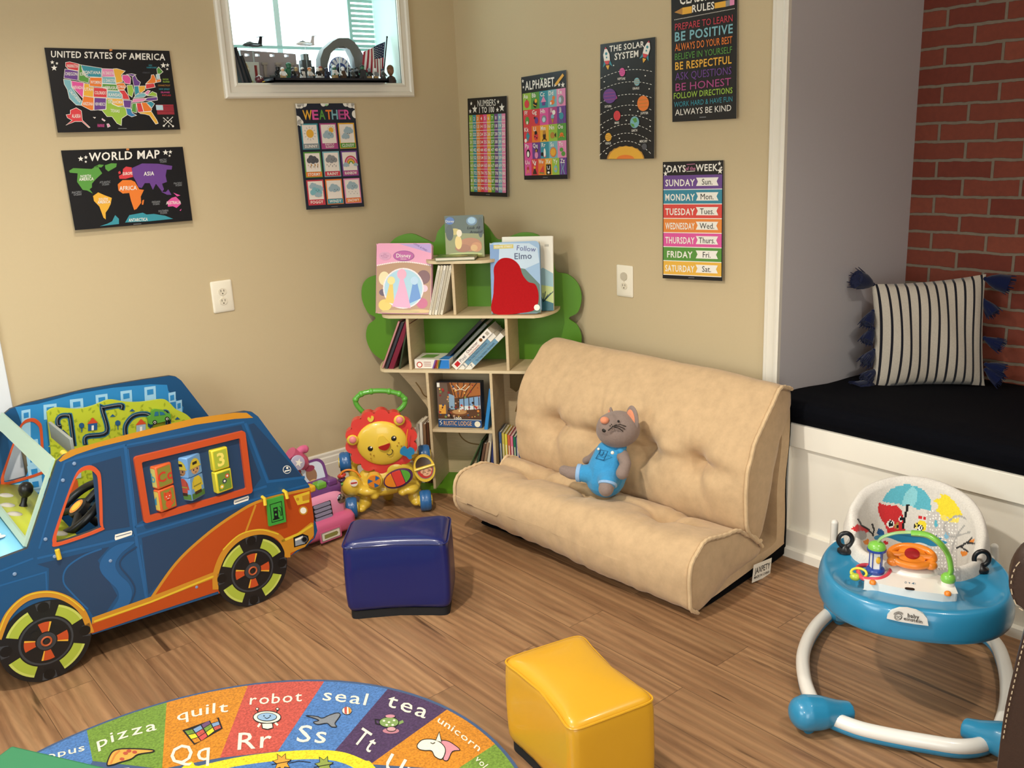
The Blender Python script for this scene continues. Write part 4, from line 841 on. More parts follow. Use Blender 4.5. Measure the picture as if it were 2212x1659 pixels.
# pink story book
def art(m, w, h):
    m.poly([(-w/2+.002, .002), (w/2-.002, .002), (w/2-.002, h*.68), (0, h*.74), (-w/2+.002, h*.68)], GL('#b58a63'), 1)
    m.poly([(-.02, h-.003), (w/2-.003, h-.003), (w/2-.003, h*.86)], GL('#b79ad0'), 1)
    for k in range(31): m.disc(-w/2+.006+k*w*.95/30, h*(.685+.05*math.sin(PI*k/30)), .0032, WHITE, 2, 8)
    blobs(m, [('#e8d9a8', -.35, .50, .10, .12), ('#7a4a4a', .36, .52, .12, .12), ('#e8c85a', -.33, .12, .12, .10), ('#c85a80', .34, .15, .10, .09), ('#5a3f52', -.36, .30, .08, .06), ('#d9b878', .3, .04, .2, .03), ('#c9b070', -.05, .03, .35, .03), ('#f0c0d0', .38, .36, .06, .06)], w, h, 2)
    m.disc(0, h*.36, w*.37, GL('#f2dfe8'), 4, 32, h*.29); m.disc(0, h*.36, w*.345, GL('#a9cfe0'), 4.5, 32, h*.27)
    for k in range(44): m.disc(w*.36*math.cos(k*PI/22), h*.36+h*.28*math.sin(k*PI/22), .0028, WHITE, 5, 6)
    m.poly([(-w*.20, h*.10), (w*.14, h*.08), (w*.06, h*.34), (-.0, h*.50), (-w*.06, h*.50), (-w*.10, h*.34)], GL('#eaa6c6'), 6); m.poly([(-w*.33, h*.16), (-w*.16, h*.14), (-w*.19, h*.42), (-w*.25, h*.42)], GL('#e8c24c'), 5.5); m.poly([(w*.10, h*.14), (w*.32, h*.22), (w*.25, h*.44), (w*.17, h*.44)], GL('#5f8fd0'), 5.5)
    blobs(m, [('#f0a8c0', -.03, .56, .085, .09), ('#f2d98a', -.22, .47, .07, .07), ('#b8d4ec', .20, .47, .07, .07)], w, h, 6.5)
    m.disc(w*.0, h*.82, w*.19, GL('#8f3f86'), 6, 26, h*.075); m.disc(0, h*.82, w*.18, GL('#b84f98'), 6.5, 26, h*.067); m.textc('Disney', 0, h*.825, h*.055, WHITE, 8, .01, dn=False); m.textc('PRINCESS', 0, h*.775, h*.014, WHITE, 8, .01, dn=False)
    m.disc(-w*.34, h*.82, w*.11, GL('#d69ab8'), 5, 20, h*.058); 
    for k, s_ in enumerate(('FIND', 'MORE THAN', 'A STORY')): m.textc(s_, -w*.34, h*(.845-k*.025), h*.014, GL('#8f4f7a'), 6, .01, dn=False)
    m.textc('LOOK & FIND', w*.30, h*.945, h*.025, GL('#6a4a90'), 3, .01, dn=False, ang=-.5)
T, w, h = facing(-.362, -.118, .787, .295, .185, .22, -.015)
book('pink picture book with an oval title badge on the third shelf up', T, w, h, .022, GL('#e79cba'), art, .012)
# board book of forest pictures
def art(m, w, h):
    m.poly([(-w/2, h*.0), (w/2, 0), (w/2, h*.55), (-w/2, h*.6)], GL('#8a8a4a'), 1); m.poly([(-w/2, h*.6), (w/2, h*.55), (w/2, h), (-w/2, h)], GL('#3f4a2a'), 1)
    blobs(m, [('#5f7f9a', .2, .86, .14, .11), ('#9cc0d8', .2, .87, .10, .08), ('#c9b458', -.25, .62, .14, .08), ('#2d3320', -.38, .6, .10, .2), ('#2d3320', .42, .7, .07, .25), ('#b9c070', .0, .07, .45, .05), ('#b4713a', .14, .30, .30, .17), ('#c98548', .30, .24, .14, .12), ('#a56432', -.05, .22, .2, .1), ('#eacb74', -.16, .36, .09, .17), ('#f0dfc0', -.13, .58, .07, .09), ('#d9a860', .24, .22, .09, .08)], w, h, 2)
    m.textc('Look All', w*.24, h*.70, h*.062, BLACK, 7, .02, dn=False, lean=.2); m.textc('Around!', w*.30, h*.60, h*.062, BLACK, 7, .02, dn=False, lean=.2)
    m.disc(-w*.36, h*.88, w*.12, GL('#2f5fa8'), 6, 12, h*.09); m.textc('Disney', -w*.36, h*.87, h*.055, WHITE, 8, .0, dn=False)
T, w, h = facing(-.058, .108, 1.012, .172, .115, .10, .01)
book('small board book of a forest scene on the top shelf', T, w, h, .016, GL('#4a5a2a'), art, .012)
T = frame(sh(-.0, .165, 1.019), BU, -BN*1.0); T = Matrix.Translation(T.translation) @ Matrix.Rotation(.12, 4, 'Z') @ frame((0, 0, 0), BU, -BN); T = T @ Matrix.Translation((0, -.05, 0))
book('dark green board book lying flat before the forest book', T, .165, .11, .014, GL('#5a6a3c'), lambda m, w, h: blobs(m, [('#8a9a5a', -.1, .5, .3, .2), ('#3f4a2a', .25, .6, .15, .15), ('#b9b47a', .1, .3, .2, .1)], w, h))
# white book and red book
def art(m, w, h):
    m.poly([(0, 0), (w/2, 0), (w/2, h*.5), (w*.3, h*.58), (0, h*.45)], GL('#9cc0c8'), 1); m.poly([(0, 0), (w/2, 0), (w/2, h*.32), (0, h*.38)], GL('#c8d68a'), 2); m.poly([(w*.1, 0), (w/2, 0), (w/2, h*.10), (w*.1, h*.2)], GL('#2f6a78'), 3)
    for k in range(6): m.line([(w*.30, h*.12), (w*(.25+.05*k), h*(.22+.02*(k % 3)))], .003, GL('#234a4a'), 4)
    m.poly([(w*.34, h*.86), (w*.42, h*.86), (w*.42, h*.89), (w*.34, h*.89)], GL('#bdb8a8'), 2)
T, w, h = facing(.178, .392, .787, .305, .125, .13)
book('white picture book peeking out behind the red shaped book', T, w, h, .018, GL('#ece6d4'), art)
def art(m, w, h):
    m.poly([(-w/2+.002, .002), (w/2-.002, .002), (w/2-.002, h*.4), (w*.2, h*.62), (-w*.1, h*.66), (-w/2+.002, h*.5)], GL('#4a6a5a'), 1); m.poly([(-w/2+.002, h*.5), (-w*.1, h*.66), (w*.2, h*.62), (w/2-.002, h*.7), (w*.46, h*.9), (w*.3, h*.97), (-w*.4, h*.985), (-w/2+.002, h*.95)], GL('#bcd0e0'), 1.5); m.poly([(-w/2+.002, h*.2), (-w*.38, h*.2), (-w*.3, h*.97), (-w/2+.002, h*.97)], GL('#6a8fc0'), 2)
    RD = mat('#b3161c', .85, 'plush')
    m.poly([(p.x*w, p.y*h) for p in catmull([V(a, b, 0) for a, b in ((-.46, .01), (-.45, .30), (-.43, .50), (-.42, .66), (-.28, .77), (-.08, .77), (.08, .68), (.15, .54), (.26, .44), (.40, .40), (.46, .26), (.42, .10), (.24, .02))], 5, True)], RD, 4)
    m.disc(.42*w, h*.08, w*.06, WHITE, 5)
    m.poly([(-w*.42, h*.91), (-w*.02, h*.91), (-w*.02, h*.965), (-w*.42, h*.965)], GL('#c9b84a'), 3); m.textc('SESAME STREET', -w*.22, h*.938, h*.025, WHITE, 5, .02, dn=False, wmax=w*.36)
    m.textc('Follow', w*.24, h*.90, h*.07, GL('#4a4a8a'), 5, .01, dn=False, ang=-.12); m.textc('Elmo', w*.17, h*.80, h*.085, GL('#2a3560'), 5, .02, dn=False)
T, w, h = facing(.145, .352, .787, .292, .19, .16, .02)
book('blue picture book with a fuzzy red shape on the third shelf up', T, w, h, .02, GL('#8fb0d0'), art, .018)
# spines leaning in the bays
def spine(label, u, z, th, h, ang, depth, q, col, name='book', page=None, title=None, tcol=None, group=None):
    """stands on its foot at u, spine towards the room at q, tipped to the right by ang"""
    R_ = Matrix.Rotation(ang, 3, BN); R_ = Matrix.Rotation(-ang, 3, BN) if (Matrix.Rotation(ang, 3, BN) @ V(0, 0, 1)).dot(BU) < 0 else R_
    x, y = R_ @ BU, R_ @ V(0, 0, 1)
    T = frame(sh(u, q, z), x, y); o = thing(name, label, 'book', T.translation, 0, group); L = T.copy(); L.translation = (0, 0, 0)
    m = M(L); m.box(0, .0016, 0, h, -depth, 0, col); m.box(th-.0016, th, 0, h, -depth, 0, col); m.box(0, th, 0, h, -.002, 0, col); m.build('cover', o, ang=30)
    m = M(L); m.box(.0018, th-.0018, .003, h-.003, -depth+.003, -.0022, page or PAGE); m.build('pages', o, ang=30)
    if title:
        m = M(L); m.eps = .0003; title(m, th, h); m.build('spine_lettering', o, ang=20)
    return o
CRM = ['#e9e2d0', '#d8cdb4', '#efe9da', '#c9bfa8', '#e5dcc6']
for k in range(5):
    def tt(m, th, h, k=k): m.line([(th*.5, .02), (th*.5, h-.02)], th*.18, GL(['#8a8272', '#b0a890', '#6a6458', '#c0b8a4', '#8f8672'][k]), 1)
    spine(['leftmost pale spine leaning beside the pink book', 'second pale spine from the pink book', 'middle pale spine of the five beside the pink book', 'fourth pale spine from the pink book', 'pale spine against the upper divider'][k], -.127+k*.0125, .787, .0115, .212, .26, .15, .20, GL(CRM[k]), title=tt, group='pale board books on the third shelf')
for k, (c_, l_, u, th, h) in enumerate((('#c98f8c', 'dusty pink thin book leaning on the left of the middle shelf', -.352, .008, .222), ('#3c3c42', 'black thin book leaning against the maroon one', -.338, .012, .222), ('#7a2438', 'maroon book leaning on the left of the middle shelf', -.322, .022, .225), ('#3f4a34', 'dark green thin book behind the maroon one', -.276, .008, .19))):
    spine(l_, u, .553+.004*(k == 0), th, h, .42 if k < 3 else .26, .16, .205, GL(c_))
# crayon-type carton
T = frame(sh(-.127, .20, .5525), BU, V(0, 0, 1)); o = thing('carton', 'white and blue carton lying on the middle shelf', 'box', T.translation); L = T.copy(); L.translation = (0, 0, 0)
m = M(L); m.box(-.077, .077, 0, .040, -.12, 0, GL('#ece6da')); m.build('box', o, bev=.001)
m = M(L); m.eps = .0004
for k, c_ in enumerate(('#7a5aa8', '#d84a3a', '#eab03f', '#4a9a4a', '#2f7fd0')): m.poly([(.0+k*.006, .001), (.014+k*.006, .001), (.026+k*.006, .039), (.014+k*.006, .039)], GL(c_), 1)
m.poly([(.032, .001), (.0765, .001), (.0765, .039), (.044, .039)], GL('#2f7fd0'), 1.5); m.disc(-.055, .017, .013, GL('#c0392b'), 1); m.disc(-.055, .017, .009, WHITE, 2)
for k in range(3): m.line([(-.035, .012+k*.008), (-.004, .012+k*.008)], .0025, GL('#b06a60'), 1)
m.T = L @ Matrix.Translation((0, .040, 0)) @ Matrix.Rotation(-PI/2, 4, 'X')
m.poly([(-.075, .002), (.03, .002), (.045, .118), (-.075, .118)], GL('#e2ddcc'), 1); m.poly([(-.06, .03), (.0, .03), (.01, .09), (-.05, .09)], GL('#6f9a4a'), 2); m.poly([(.03, .002), (.075, .002), (.075, .118), (.045, .118)], GL('#2f7fd0'), 1)
m.build('printing', o, ang=20)
def enc(m, th, h):
    m.T = m.T @ frame((0, 0, 0), (0, 1, 0), (-1, 0, 0)) @ Matrix.Translation((0, -th, 0))
    m.poly([(.012, th*.2), (.034, th*.2), (.034, th*.8), (.012, th*.8)], GL('#c4262c'), 1); m.text('Pixel', .04, th*.25, .075, th*.25, th*.5, GL('#8a8a90'), 1, .03)
    m.text('Character', .088, th*.5, .155, th*.5, th*.34, GL('#5a1a1a'), 1, .03); m.text('Encyclopedia', .088, th*.12, .152, th*.12, th*.24, GL('#a83a2a'), 1, .02)
    m.disc(.172, th*.5, th*.26, GL('#7a4a1a'), 1, 10); m.disc(.19, th*.5, th*.2, BLACK, 1, 8); m.poly([(.205, th*.25), (.22, th*.25), (.22, th*.75), (.205, th*.75)], GL('#b0a898'), 1)
def yng(n):
    def f(m, th, h):
        m.T = m.T @ frame((0, 0, 0), (0, 1, 0), (-1, 0, 0)) @ Matrix.Translation((0, -th, 0))
        m.poly([(.045, .0005), (h-.035, .0005), (h-.035, th-.0005), (.045, th-.0005)], GL('#6f9ab4'), 1); m.text('The Young Children\'s Encyclopedia', .062, th*.3, h-.05, th*.3, th*.42, GL('#23405a'), 2, .02); m.textc(n, .032, th*.5, th*.6, GL('#23405a'), 1, .02, dn=False)
    return f
A45 = .80
spine('white CHARACTER ENCYCLOPEDIA leaning over the carton', -.040, .570, .030, .228, A45, .16, .205, GL('#efeae0'), title=enc)
spine('first pale blue encyclopedia leaning beneath the white one', -.0165, .5525, .022, .225, A45, .15, .20, GL('#e8e4d8'), title=yng('3'))
spine('lowest pale blue encyclopedia of the leaning row', .016, .5525, .022, .225, A45, .15, .20, GL('#e8e4d8'), title=yng('7'))
for k in range(2): spine(['grey book leaning behind the white encyclopedia', 'black book wedged behind the grey one'][k], -.070-.02*k, .575+.012*k, .014, .235, A45, .15, .14, GL(['#6a6f6a', '#22252a'][k]))
# puzzle box
T = frame(sh(-.024, .185, .2875), BU, V(0, 0, 1)) @ Matrix.Rotation(-.06, 4, 'X'); o = thing('puzzle_box', 'jigsaw puzzle box lettered RUSTIC LODGE in the middle cubby', 'box', T.translation); L = T.copy(); L.translation = (0, 0, 0)
W_, H_ = .196, .200
m = M(L); m.box(-W_/2, W_/2, 0, H_, -.055, 0, GL('#1f2430')); m.build('box', o, bev=.001)
m = M(L); m.eps = .0003; m.poly([(-W_/2+.002, .04), (W_/2-.002, .04), (W_/2-.002, H_-.002), (-W_/2+.002, H_-.002)], GL('#5a3a24'), 1); m.poly([(-W_/2+.002, .002), (W_/2-.002, .002), (W_/2-.002, .034), (-W_/2+.002, .034)], GL('#2b5080'), 1); m.poly([(-W_/2+.002, .034), (W_/2-.002, .034), (W_/2-.002, .037), (-W_/2+.002, .037)], GL('#c9c4b4'), 1)
m.poly([(-.02, .13), (W_/2-.002, .145), (W_/2-.002, H_-.002), (-.04, H_-.002)], GL('#a8652f'), 2)
for k in range(5): m.line([(-.03+k*.028, H_-.002), (-.015+k*.012, .135)], .004, GL('#4a2a18'), 3)
m.poly([(.0, .075), (W_/2-.004, .085), (W_/2-.004, .14), (.0, .125)], GL('#7fa4c8'), 3); m.poly([(.0, .075), (W_/2-.004, .085), (W_/2-.004, .10), (.0, .095)], GL('#d8dfe0'), 4)
for k in range(5): m.line([(.0+k*.022, .078), (.0+k*.022, .135)], .0035, GL('#3a2418'), 5)
m.poly([(-W_/2+.002, .06), (-.055, .06), (-.045, .12), (-.05, H_-.004), (-W_/2+.002, H_-.004)], GL('#6a5648'), 3); m.poly([(-.09, .06), (-.06, .06), (-.06, .10), (-.09, .10)], GL('#e0a040'), 4); m.poly([(-.045, .08), (-.02, .08), (-.02, .14), (-.045, .15)], GL('#8aa8c0'), 3)
rr = random.Random(3)
for k in range(90):
    m.disc(rr.uniform(-.09, .09), rr.uniform(.045, .1) if k < 60 else rr.uniform(.1, .19), rr.uniform(.002, .006), GL(rr.choice(['#b5352a', '#d98a3a', '#6a3a24', '#e6b85a', '#3a4a6a', '#7a8a4a', '#c9a080', '#2a1a14', '#8a2a2a'])), 5+k*.02, 7)
m.disc(.0, .066, .038, GL('#7a4a28'), 8, 20, .014); m.disc(.0, .07, .032, GL('#b98a58'), 8.3, 20, .010); m.poly([(-.003, .07), (.003, .07), (0, .09)], GL('#f0dca0'), 9)
m.line([(-.03, .185), (-.01, .165), (.01, .17), (.03, .165), (.05, .185)], .003, GL('#e8dcc0'), 6); m.line([(-.01, .19), (.01, .168), (.035, .19)], .003, GL('#e8dcc0'), 6)
m.poly([(-W_/2+.003, H_-.022), (-W_/2+.015, H_-.022), (-W_/2+.015, H_-.003), (-W_/2+.003, H_-.003)], WHITE, 9)
m.textc('1000', -.008, .041, .012, WHITE, 10, .03, dn=False); m.textc('RUSTIC LODGE', -.01, .019, .019, GL('#d9a878'), 4, .02, dn=False, wmax=.125); m.disc(.078, .017, .013, GL('#e6dfc8'), 4); m.line([(-.088, .01), (-.08, .018), (-.09, .024), (-.082, .03)], .002, WHITE, 3)
m.build('box_art', o, ang=20)
spine('blue tablet-like board leaning beside the puzzle box', .086, .2875, .016, .182, .17, .15, .20, GL('#2f86c8'), name='board', page=GL('#2f86c8'))
# bottom cubby
for (l_, u, z, th, h, a_, q, c_) in (('green board book leaning furthest over in the bottom cubby', -.040, .016, .004, .235, .46, .19, '#4a6a3a'), ('dark green book second in the bottom cubby', .010, .016, .010, .215, .24, .17, '#2a4a34'), ('brown book in the bottom cubby', .028, .016, .012, .20, .22, .165, '#6a4a38'), ('tan book in the bottom cubby', .045, .016, .012, .205, .20, .165, '#a08468'), ('tall cream book in the bottom cubby', .062, .016, .016, .245, .14, .16, '#d9ccb4'), ('navy book in the bottom cubby', .086, .016, .014, .225, .10, .155, '#22306a'), ('grey book against the right divider in the bottom cubby', .105, .016, .010, .22, .06, .15, '#8f8a80')):
    spine(l_, u, z, th, h, a_, .12, q, GL(c_))
for k, c_ in enumerate(('#d8d2c4', '#efe8d8', '#8a6a50', '#5a3a2a', '#6f5a44')): spine(['pale grey', 'white', 'tan', 'dark brown', 'brown'][k]+' spine left of the shelf behind the lion toy', -.238+k*.0155, .016, .014, .275+.008*(k % 2), .02, .10, .16, GL(c_))
for k, c_ in enumerate(('#4a6a9a', '#d9c25a', '#e8d84a', '#d86a4a', '#e87a9a', '#2a7a5a', '#8a7ab0', '#2f7fc0')): spine(['slate blue', 'mustard', 'yellow', 'orange', 'pink', 'green', 'lilac', 'bright blue'][k]+' spine right of the shelf beside the sofa', .142+k*.0125, .016, .0115, .25-.004*k, .0, .13, .17, GL(c_), title=lambda m, th, h: m.line([(th/2, h*.3), (th/2, h*.8)], th*.35, GL('#efe6c8'), 1))
# ------------------------------------------------------------------ wooden play van
VO = V(-2.261, -.815, 0); VR = math.radians(-.829); VX = V(math.cos(VR), math.sin(VR), 0); VY = V(-math.sin(VR), math.cos(VR), 0); VW = .70
t = thing('play_van', 'blue and orange wooden play van with toys in its windows', 'play van', VO, VR)
BL0 = mat('#1b4f7c', .38); BL1 = mat('#213f60', .38); BL2 = mat('#215d92', .38); OR0 = mat('#c88a28', .38); OR1 = mat('#b54914', .38); OR2 = mat('#c04c22', .38); YE0 = mat('#e0bd32', .38); LBV = mat('#86bfe6', .38); PLYE = mat('#2b2f38', .5)
LIME = mat('#b9c23e', .4); RDO = mat('#d2552c', .4)
cv = crop(0, 780, 2.3697); ci = crop(0, 790, 3.687)
def vpx(y, cr=None):
    P = VO+VY*y
    def f(a, b):
        if cr: a, b = cr(a, b)
        p = onP(a, b, P, VY)-VO; return (p.dot(VX), p.z)
    return f
def vfr(y): return frame((0, y, 0), (1, 0, 0), (0, 0, 1))
side = [(-.215, .10), (-.222, .16), (-.22, .30), (-.205, .355), (-.17, .388), (-.06, .412), (.013, .419), (.128, .650), (.150, .664), (.20, .672), (.40, .682), (.60, .677), (.70, .672), (.722, .664), (.74, .645), (.885, .375), (.893, .36), (.894, .235), (.902, .222), (.905, .19), (.892, .165), (.86, .148), (.79, .128), (.775, .128)]
side += [(.655+.135*math.cos(a*PI/12), .123+.135*math.sin(a*PI/12)) for a in range(1, 12)][0:0]
side += [(.775, .11), (.53, .084), (.139, .094), (.12, .115), (-.09, .125)]
fwin = catmull([V(*p, 0) for p in [(.152, .560), (.178, .600), (.205, .606), (.222, .590), (.226, .560), (.212, .44), (.205, .42), (.10, .412), (.09, .425), (.10, .455)]], 4, True)
fwin = [(p.x, p.y) for p in fwin]; rwin = rrect(.352, .415, .668, .594, .012)
def panel(name, y0, y1):
    m = M(); T = vfr(0); m.T = T; m.prism(side, -y1, -y0, BL0, holes=[fwin, rwin], side=PLYE); return m.build(name, t, ang=30)
near = panel('side_panel', 0, .014); far = panel('side_panel', VW-.014, VW); near['label'] = 'near painted side'; far['label'] = 'far painted side'
# --- printed livery on the near side
m = M(vfr(0)); m.px = vpx(0, cv); m.eps = .0004
m.poly([(300, 510), (322, 484), (360, 455), (600, 388), (800, 338), (1000, 291), (1200, 264), (1262, 264), (1296, 290), (1200, 296), (1000, 326), (700, 393), (500, 441), (390, 478), (310, 516)], OR0, 1)
for L_, w_ in (([(380, 500), (640, 432), (690, 860), (700, 930), (752, 1225)], 16), ([(640, 432), (1250, 312)], 10), ([(1255, 318), (1370, 618), (1560, 594)], 14), ([(690, 850), (1365, 640)], 12), ([(702, 890), (1365, 690), (1575, 632)], 10), ([(200, 960), (330, 520), (380, 500)], 10), ([(190, 1010), (300, 985), (560, 925), (690, 890)], 12), ([(0, 1075), (170, 1010)], 10), ([(0, 1150), (235, 1080), (240, 1180)], 9), ([(655, 450), (700, 838)], 5), ([(720, 940), (755, 1195)], 6)):
    m.line(L_, w_, BL2, 1)
m.poly([(468, 528), (618, 486), (664, 848), (505, 874)], BL1, 1); m.poly([(652, 445), (1235, 326), (1335, 600), (1290, 660), (735, 810), (700, 835)], BL1, .6); m.poly([(1272, 325), (1300, 318), (1545, 590), (1378, 608)], BL1, 1)
m.poly([(725, 905), (1330, 718), (1200, 795), (1050, 905), (900, 1045), (760, 1195)], BL1, 1)
m.poly([(190, 1040), (560, 950), (500, 1020), (560, 1130), (600, 1200), (540, 1290), (475, 1305), (460, 1280), (390, 1210), (250, 1170), (250, 1060)], BL1, .8)
m.line([(p.x, p.y) for p in catmull([V(*p, 0) for p in [(520, 960), (420, 1000), (340, 1060), (325, 1130), (370, 1190), (450, 1270)]], 5)], 9, BL2, 2)
sw = [(p.x, p.y) for p in catmull([V(*p, 0) for p in [(690, 925), (600, 940), (540, 985), (510, 1040), (520, 1085), (560, 1130), (600, 1170), (605, 1220), (565, 1290), (640, 1275), (675, 1200), (660, 1140), (610, 1090), (590, 1040), (620, 985)]], 5, True)]
m.poly(sw, BL2, 2); m.line([(p.x, p.y) for p in catmull([V(*p, 0) for p in [(700, 950), (630, 1000), (615, 1050), (670, 1120), (690, 1180), (650, 1270)]], 5)], 8, BL1, 3)
arc = [(p.x, p.y) for p in catmull([V(*p, 0) for p in [(1590, 652), (1340, 712), (1200, 785), (1050, 893), (900, 1035), (768, 1222)]], 6)]
m.poly(arc+[(1095, 1125), (1120, 1190), (1440, 1020), (1475, 1005), (1545, 945), (1605, 905), (1605, 800), (1588, 660)], OR1, 3); m.line(arc, 14, OR0, 4); m.line([(1308, 735), (1255, 880)], 10, OR0, 4)
m.poly([(470, 1345), (770, 1238), (1095, 1110), (1095, 1078), (770, 1205), (470, 1312)], OR0, 5); m.line([(480, 1332), (770, 1232), (1092, 1100)], 9, YE0, 6); m.poly([(466, 1395), (470, 1345), (770, 1238), (1100, 1110), (1115, 1178), (780, 1288)], OR1, 4)
def arcs(cx, cy, rx, ry, a0, a1, w_, c_, k, rot=0): m.line([(cx+rx*math.cos(a0+(a1-a0)*j/24), cy+ry*math.sin(a0+(a1-a0)*j/24)) for j in range(25)], w_, c_, k)
m.line([(p.x, p.y) for p in catmull([V(*p, 0) for p in [(-10, 1420), (40, 1300), (130, 1215), (240, 1190), (340, 1215), (420, 1280), (465, 1390)]], 6)], 34, OR0, 6); m.line([(p.x, p.y) for p in catmull([V(*p, 0) for p in [(-10, 1400), (40, 1285), (130, 1204), (240, 1181), (340, 1206), (430, 1275)]], 6)], 7, YE0, 7)
m.line([(p.x, p.y) for p in catmull([V(*p, 0) for p in [(1102, 1168), (1105, 1080), (1150, 975), (1230, 900), (1330, 872), (1420, 895), (1465, 960), (1470, 1004)]], 6)], 30, OR0, 6); m.line([(p.x, p.y) for p in catmull([V(*p, 0) for p in [(1140, 965), (1225, 888), (1330, 862), (1425, 885)]], 6)], 7, YE0, 7)
m.poly([(1435, 915), (1520, 880), (1590, 825), (1604, 828), (1606, 890), (1560, 950), (1478, 985), (1465, 950)], OR0, 5); m.line([(1440, 922), (1530, 882), (1598, 838)], 12, YE0, 6)
m.poly([(1500, 690), (1584, 664), (1582, 722), (1522, 737)], YE0, 5); m.poly([(1545, 690), (1584, 678), (1582, 708), (1548, 716)], OR0, 6); m.disc(1522, 706, 8, OR0, 6); m.disc(1551, 764, 23, OR0, 5); m.disc(1551, 764, 16, WHITE, 6)
m.poly([(1500, 902), (1548, 883), (1576, 893), (1580, 915), (1566, 935), (1504, 953)], BLACK, 6); m.poly([(1508, 908), (1548, 892), (1560, 932), (1510, 946)], mat('#8f959c', .4), 7); m.poly([(1508, 910), (1548, 894), (1550, 905), (1509, 920)], WHITE, 8); m.disc(1556, 911, 17, mat('#55585e', .4), 8); m.disc(1556, 911, 12, BLACK, 9)
m.disc(1468, 555, 21, WHITE, 3, 24); m.disc(1468, 555, 18, BL1, 4, 24); m.poly([(1456, 560), (1482, 554), (1482, 560), (1456, 567)], WHITE, 5); m.disc(1469, 546, 6, WHITE, 5, 10)
for q_ in ([(588, 888), (672, 866), (676, 872), (674, 889), (590, 917), (586, 908)], [(1197, 712), (1270, 688), (1274, 696), (1270, 712), (1199, 735), (1195, 726)]): m.poly(q_, WHITE, 4); a = q_[0]; b = q_[1]; m.line([(a[0]+4, a[1]+11), (b[0]-2, b[1]+11)], 4, mat('#5a6a80', .4), 5)
m.build('livery', t, ang=20)
for (x, y) in ((380, 525), (322, 610), (280, 1000), (75, 1090), (565, 1022), (233, 912), (1006, 1156)):
    m = M(vfr(0)); p = vpx(0, cv)(x, y); m.lathe([(.0055, 0), (.0045, .0025), (.001, .0032)], mat('#7f96b4', .3), 12, Matrix.Translation((p[0], p[1], 0))); m.build('bolt', t)
m = M(vfr(0)); p0 = vpx(0, cv)(290, 962); p1 = vpx(0, cv)(303, 1012); m.tube([(p0[0], p0[1], .004), (p1[0], p1[1], .004)], .007, YE0, 12); m.build('door_latch', t, bev=.001)
# window surrounds
m = M(vfr(0)); big = [(a+(a-.165)*.16, b+(b-.50)*.11) for a, b in fwin]; m.prism(big, 0, .004, RDO, holes=[fwin]); m.build('window_surround', t, bev=.001)
m = M(vfr(0)); m.prism(rrect(.334, .398, .686, .612, .01), 0, .012, OR2, holes=[rrect(.354, .417, .666, .592, .005)]); e = m.build('rear_window_frame', t, bev=.004); e['label'] = 'raised orange frame around the block window'
m = M(vfr(VW-.0145)); m.prism(big, 0, .003, RDO, holes=[fwin]); m.build('window_surround', t, bev=.001)
# tumbling picture blocks on their rods
def block(x, z, w, d, h, rz, faces, face2, edge):
    m = M(TR(x, .012, z, rz)); m.box(-w/2, w/2, -d/2, d/2, 0, h, edge); o = m.build('picture_block', t, bev=.004)
    T = TR(x, .012, z, rz)
    for k, (f, tf) in enumerate(((faces, TR(0, -d/2, 0) @ frame((0, 0, 0), (1, 0, 0), (0, 0, 1))), (face2, TR(-w/2, 0, 0) @ frame((0, 0, 0), (0, -1, 0), (0, 0, 1))))):
        q = M(T @ tf); q.eps = .0004; f(q, w, h); q.build('block_picture', o, ang=20)
def inset(c_):
    def f(q, w, h): q.poly(rrect(-w/2+.006, .006, w/2-.006, h-.006, .004), c_, 1)
    return f
OLV = mat('#8f8a38', .4); BG = mat('#6f9fd0', .4); SK = mat('#c99a70', .5); YV = mat('#d9c23a', .4)
def f_cc(q, w, h): inset(OLV)(q, w, h); q.textc('Cc', 0, h*.5, h*.42, mat('#d23b2c', .4), 2, .06, dn=False); 
def f_bb(q, w, h): q.poly(rrect(-w/2+.004, .006, w/2-.004, h-.006, .003), mat('#c9bf6a', .4), 1); q.textc('Bb', 0, h*.5, h*.4, mat('#4f9aa8', .4), 2, .03, dn=False)
def f_cat(q, w, h):
    inset(OLV)(q, w, h); r = mat('#e0532c', .4); q.disc(0, h*.60, h*.2, r, 2); q.poly([(-h*.2, h*.65), (-h*.17, h*.88), (-h*.05, h*.76)], r, 2); q.poly([(h*.2, h*.65), (h*.17, h*.88), (h*.05, h*.76)], r, 2); q.disc(0, h*.28, h*.16, r, 2, 16, h*.2); q.line([(h*.14, h*.2), (h*.24, h*.3), (h*.2, h*.42)], .004, r, 2)
    for s_ in (-1, 1): q.disc(s_*h*.08, h*.62, h*.025, WHITE, 3, 8)
    q.line([(-h*.05, h*.53), (0, h*.5), (h*.05, h*.53)], .0015, WHITE, 3)
def f_bf(q, w, h): q.poly(rrect(-w/2+.004, .006, w/2-.004, h-.006, .003), mat('#d9c05a', .4), 1); q.poly([(0, h*.3), (-w*.3, h*.7), (-w*.2, h*.3), (0, h*.45), (w*.25, h*.7), (w*.2, h*.3)], mat('#3f8fb0', .4), 2)
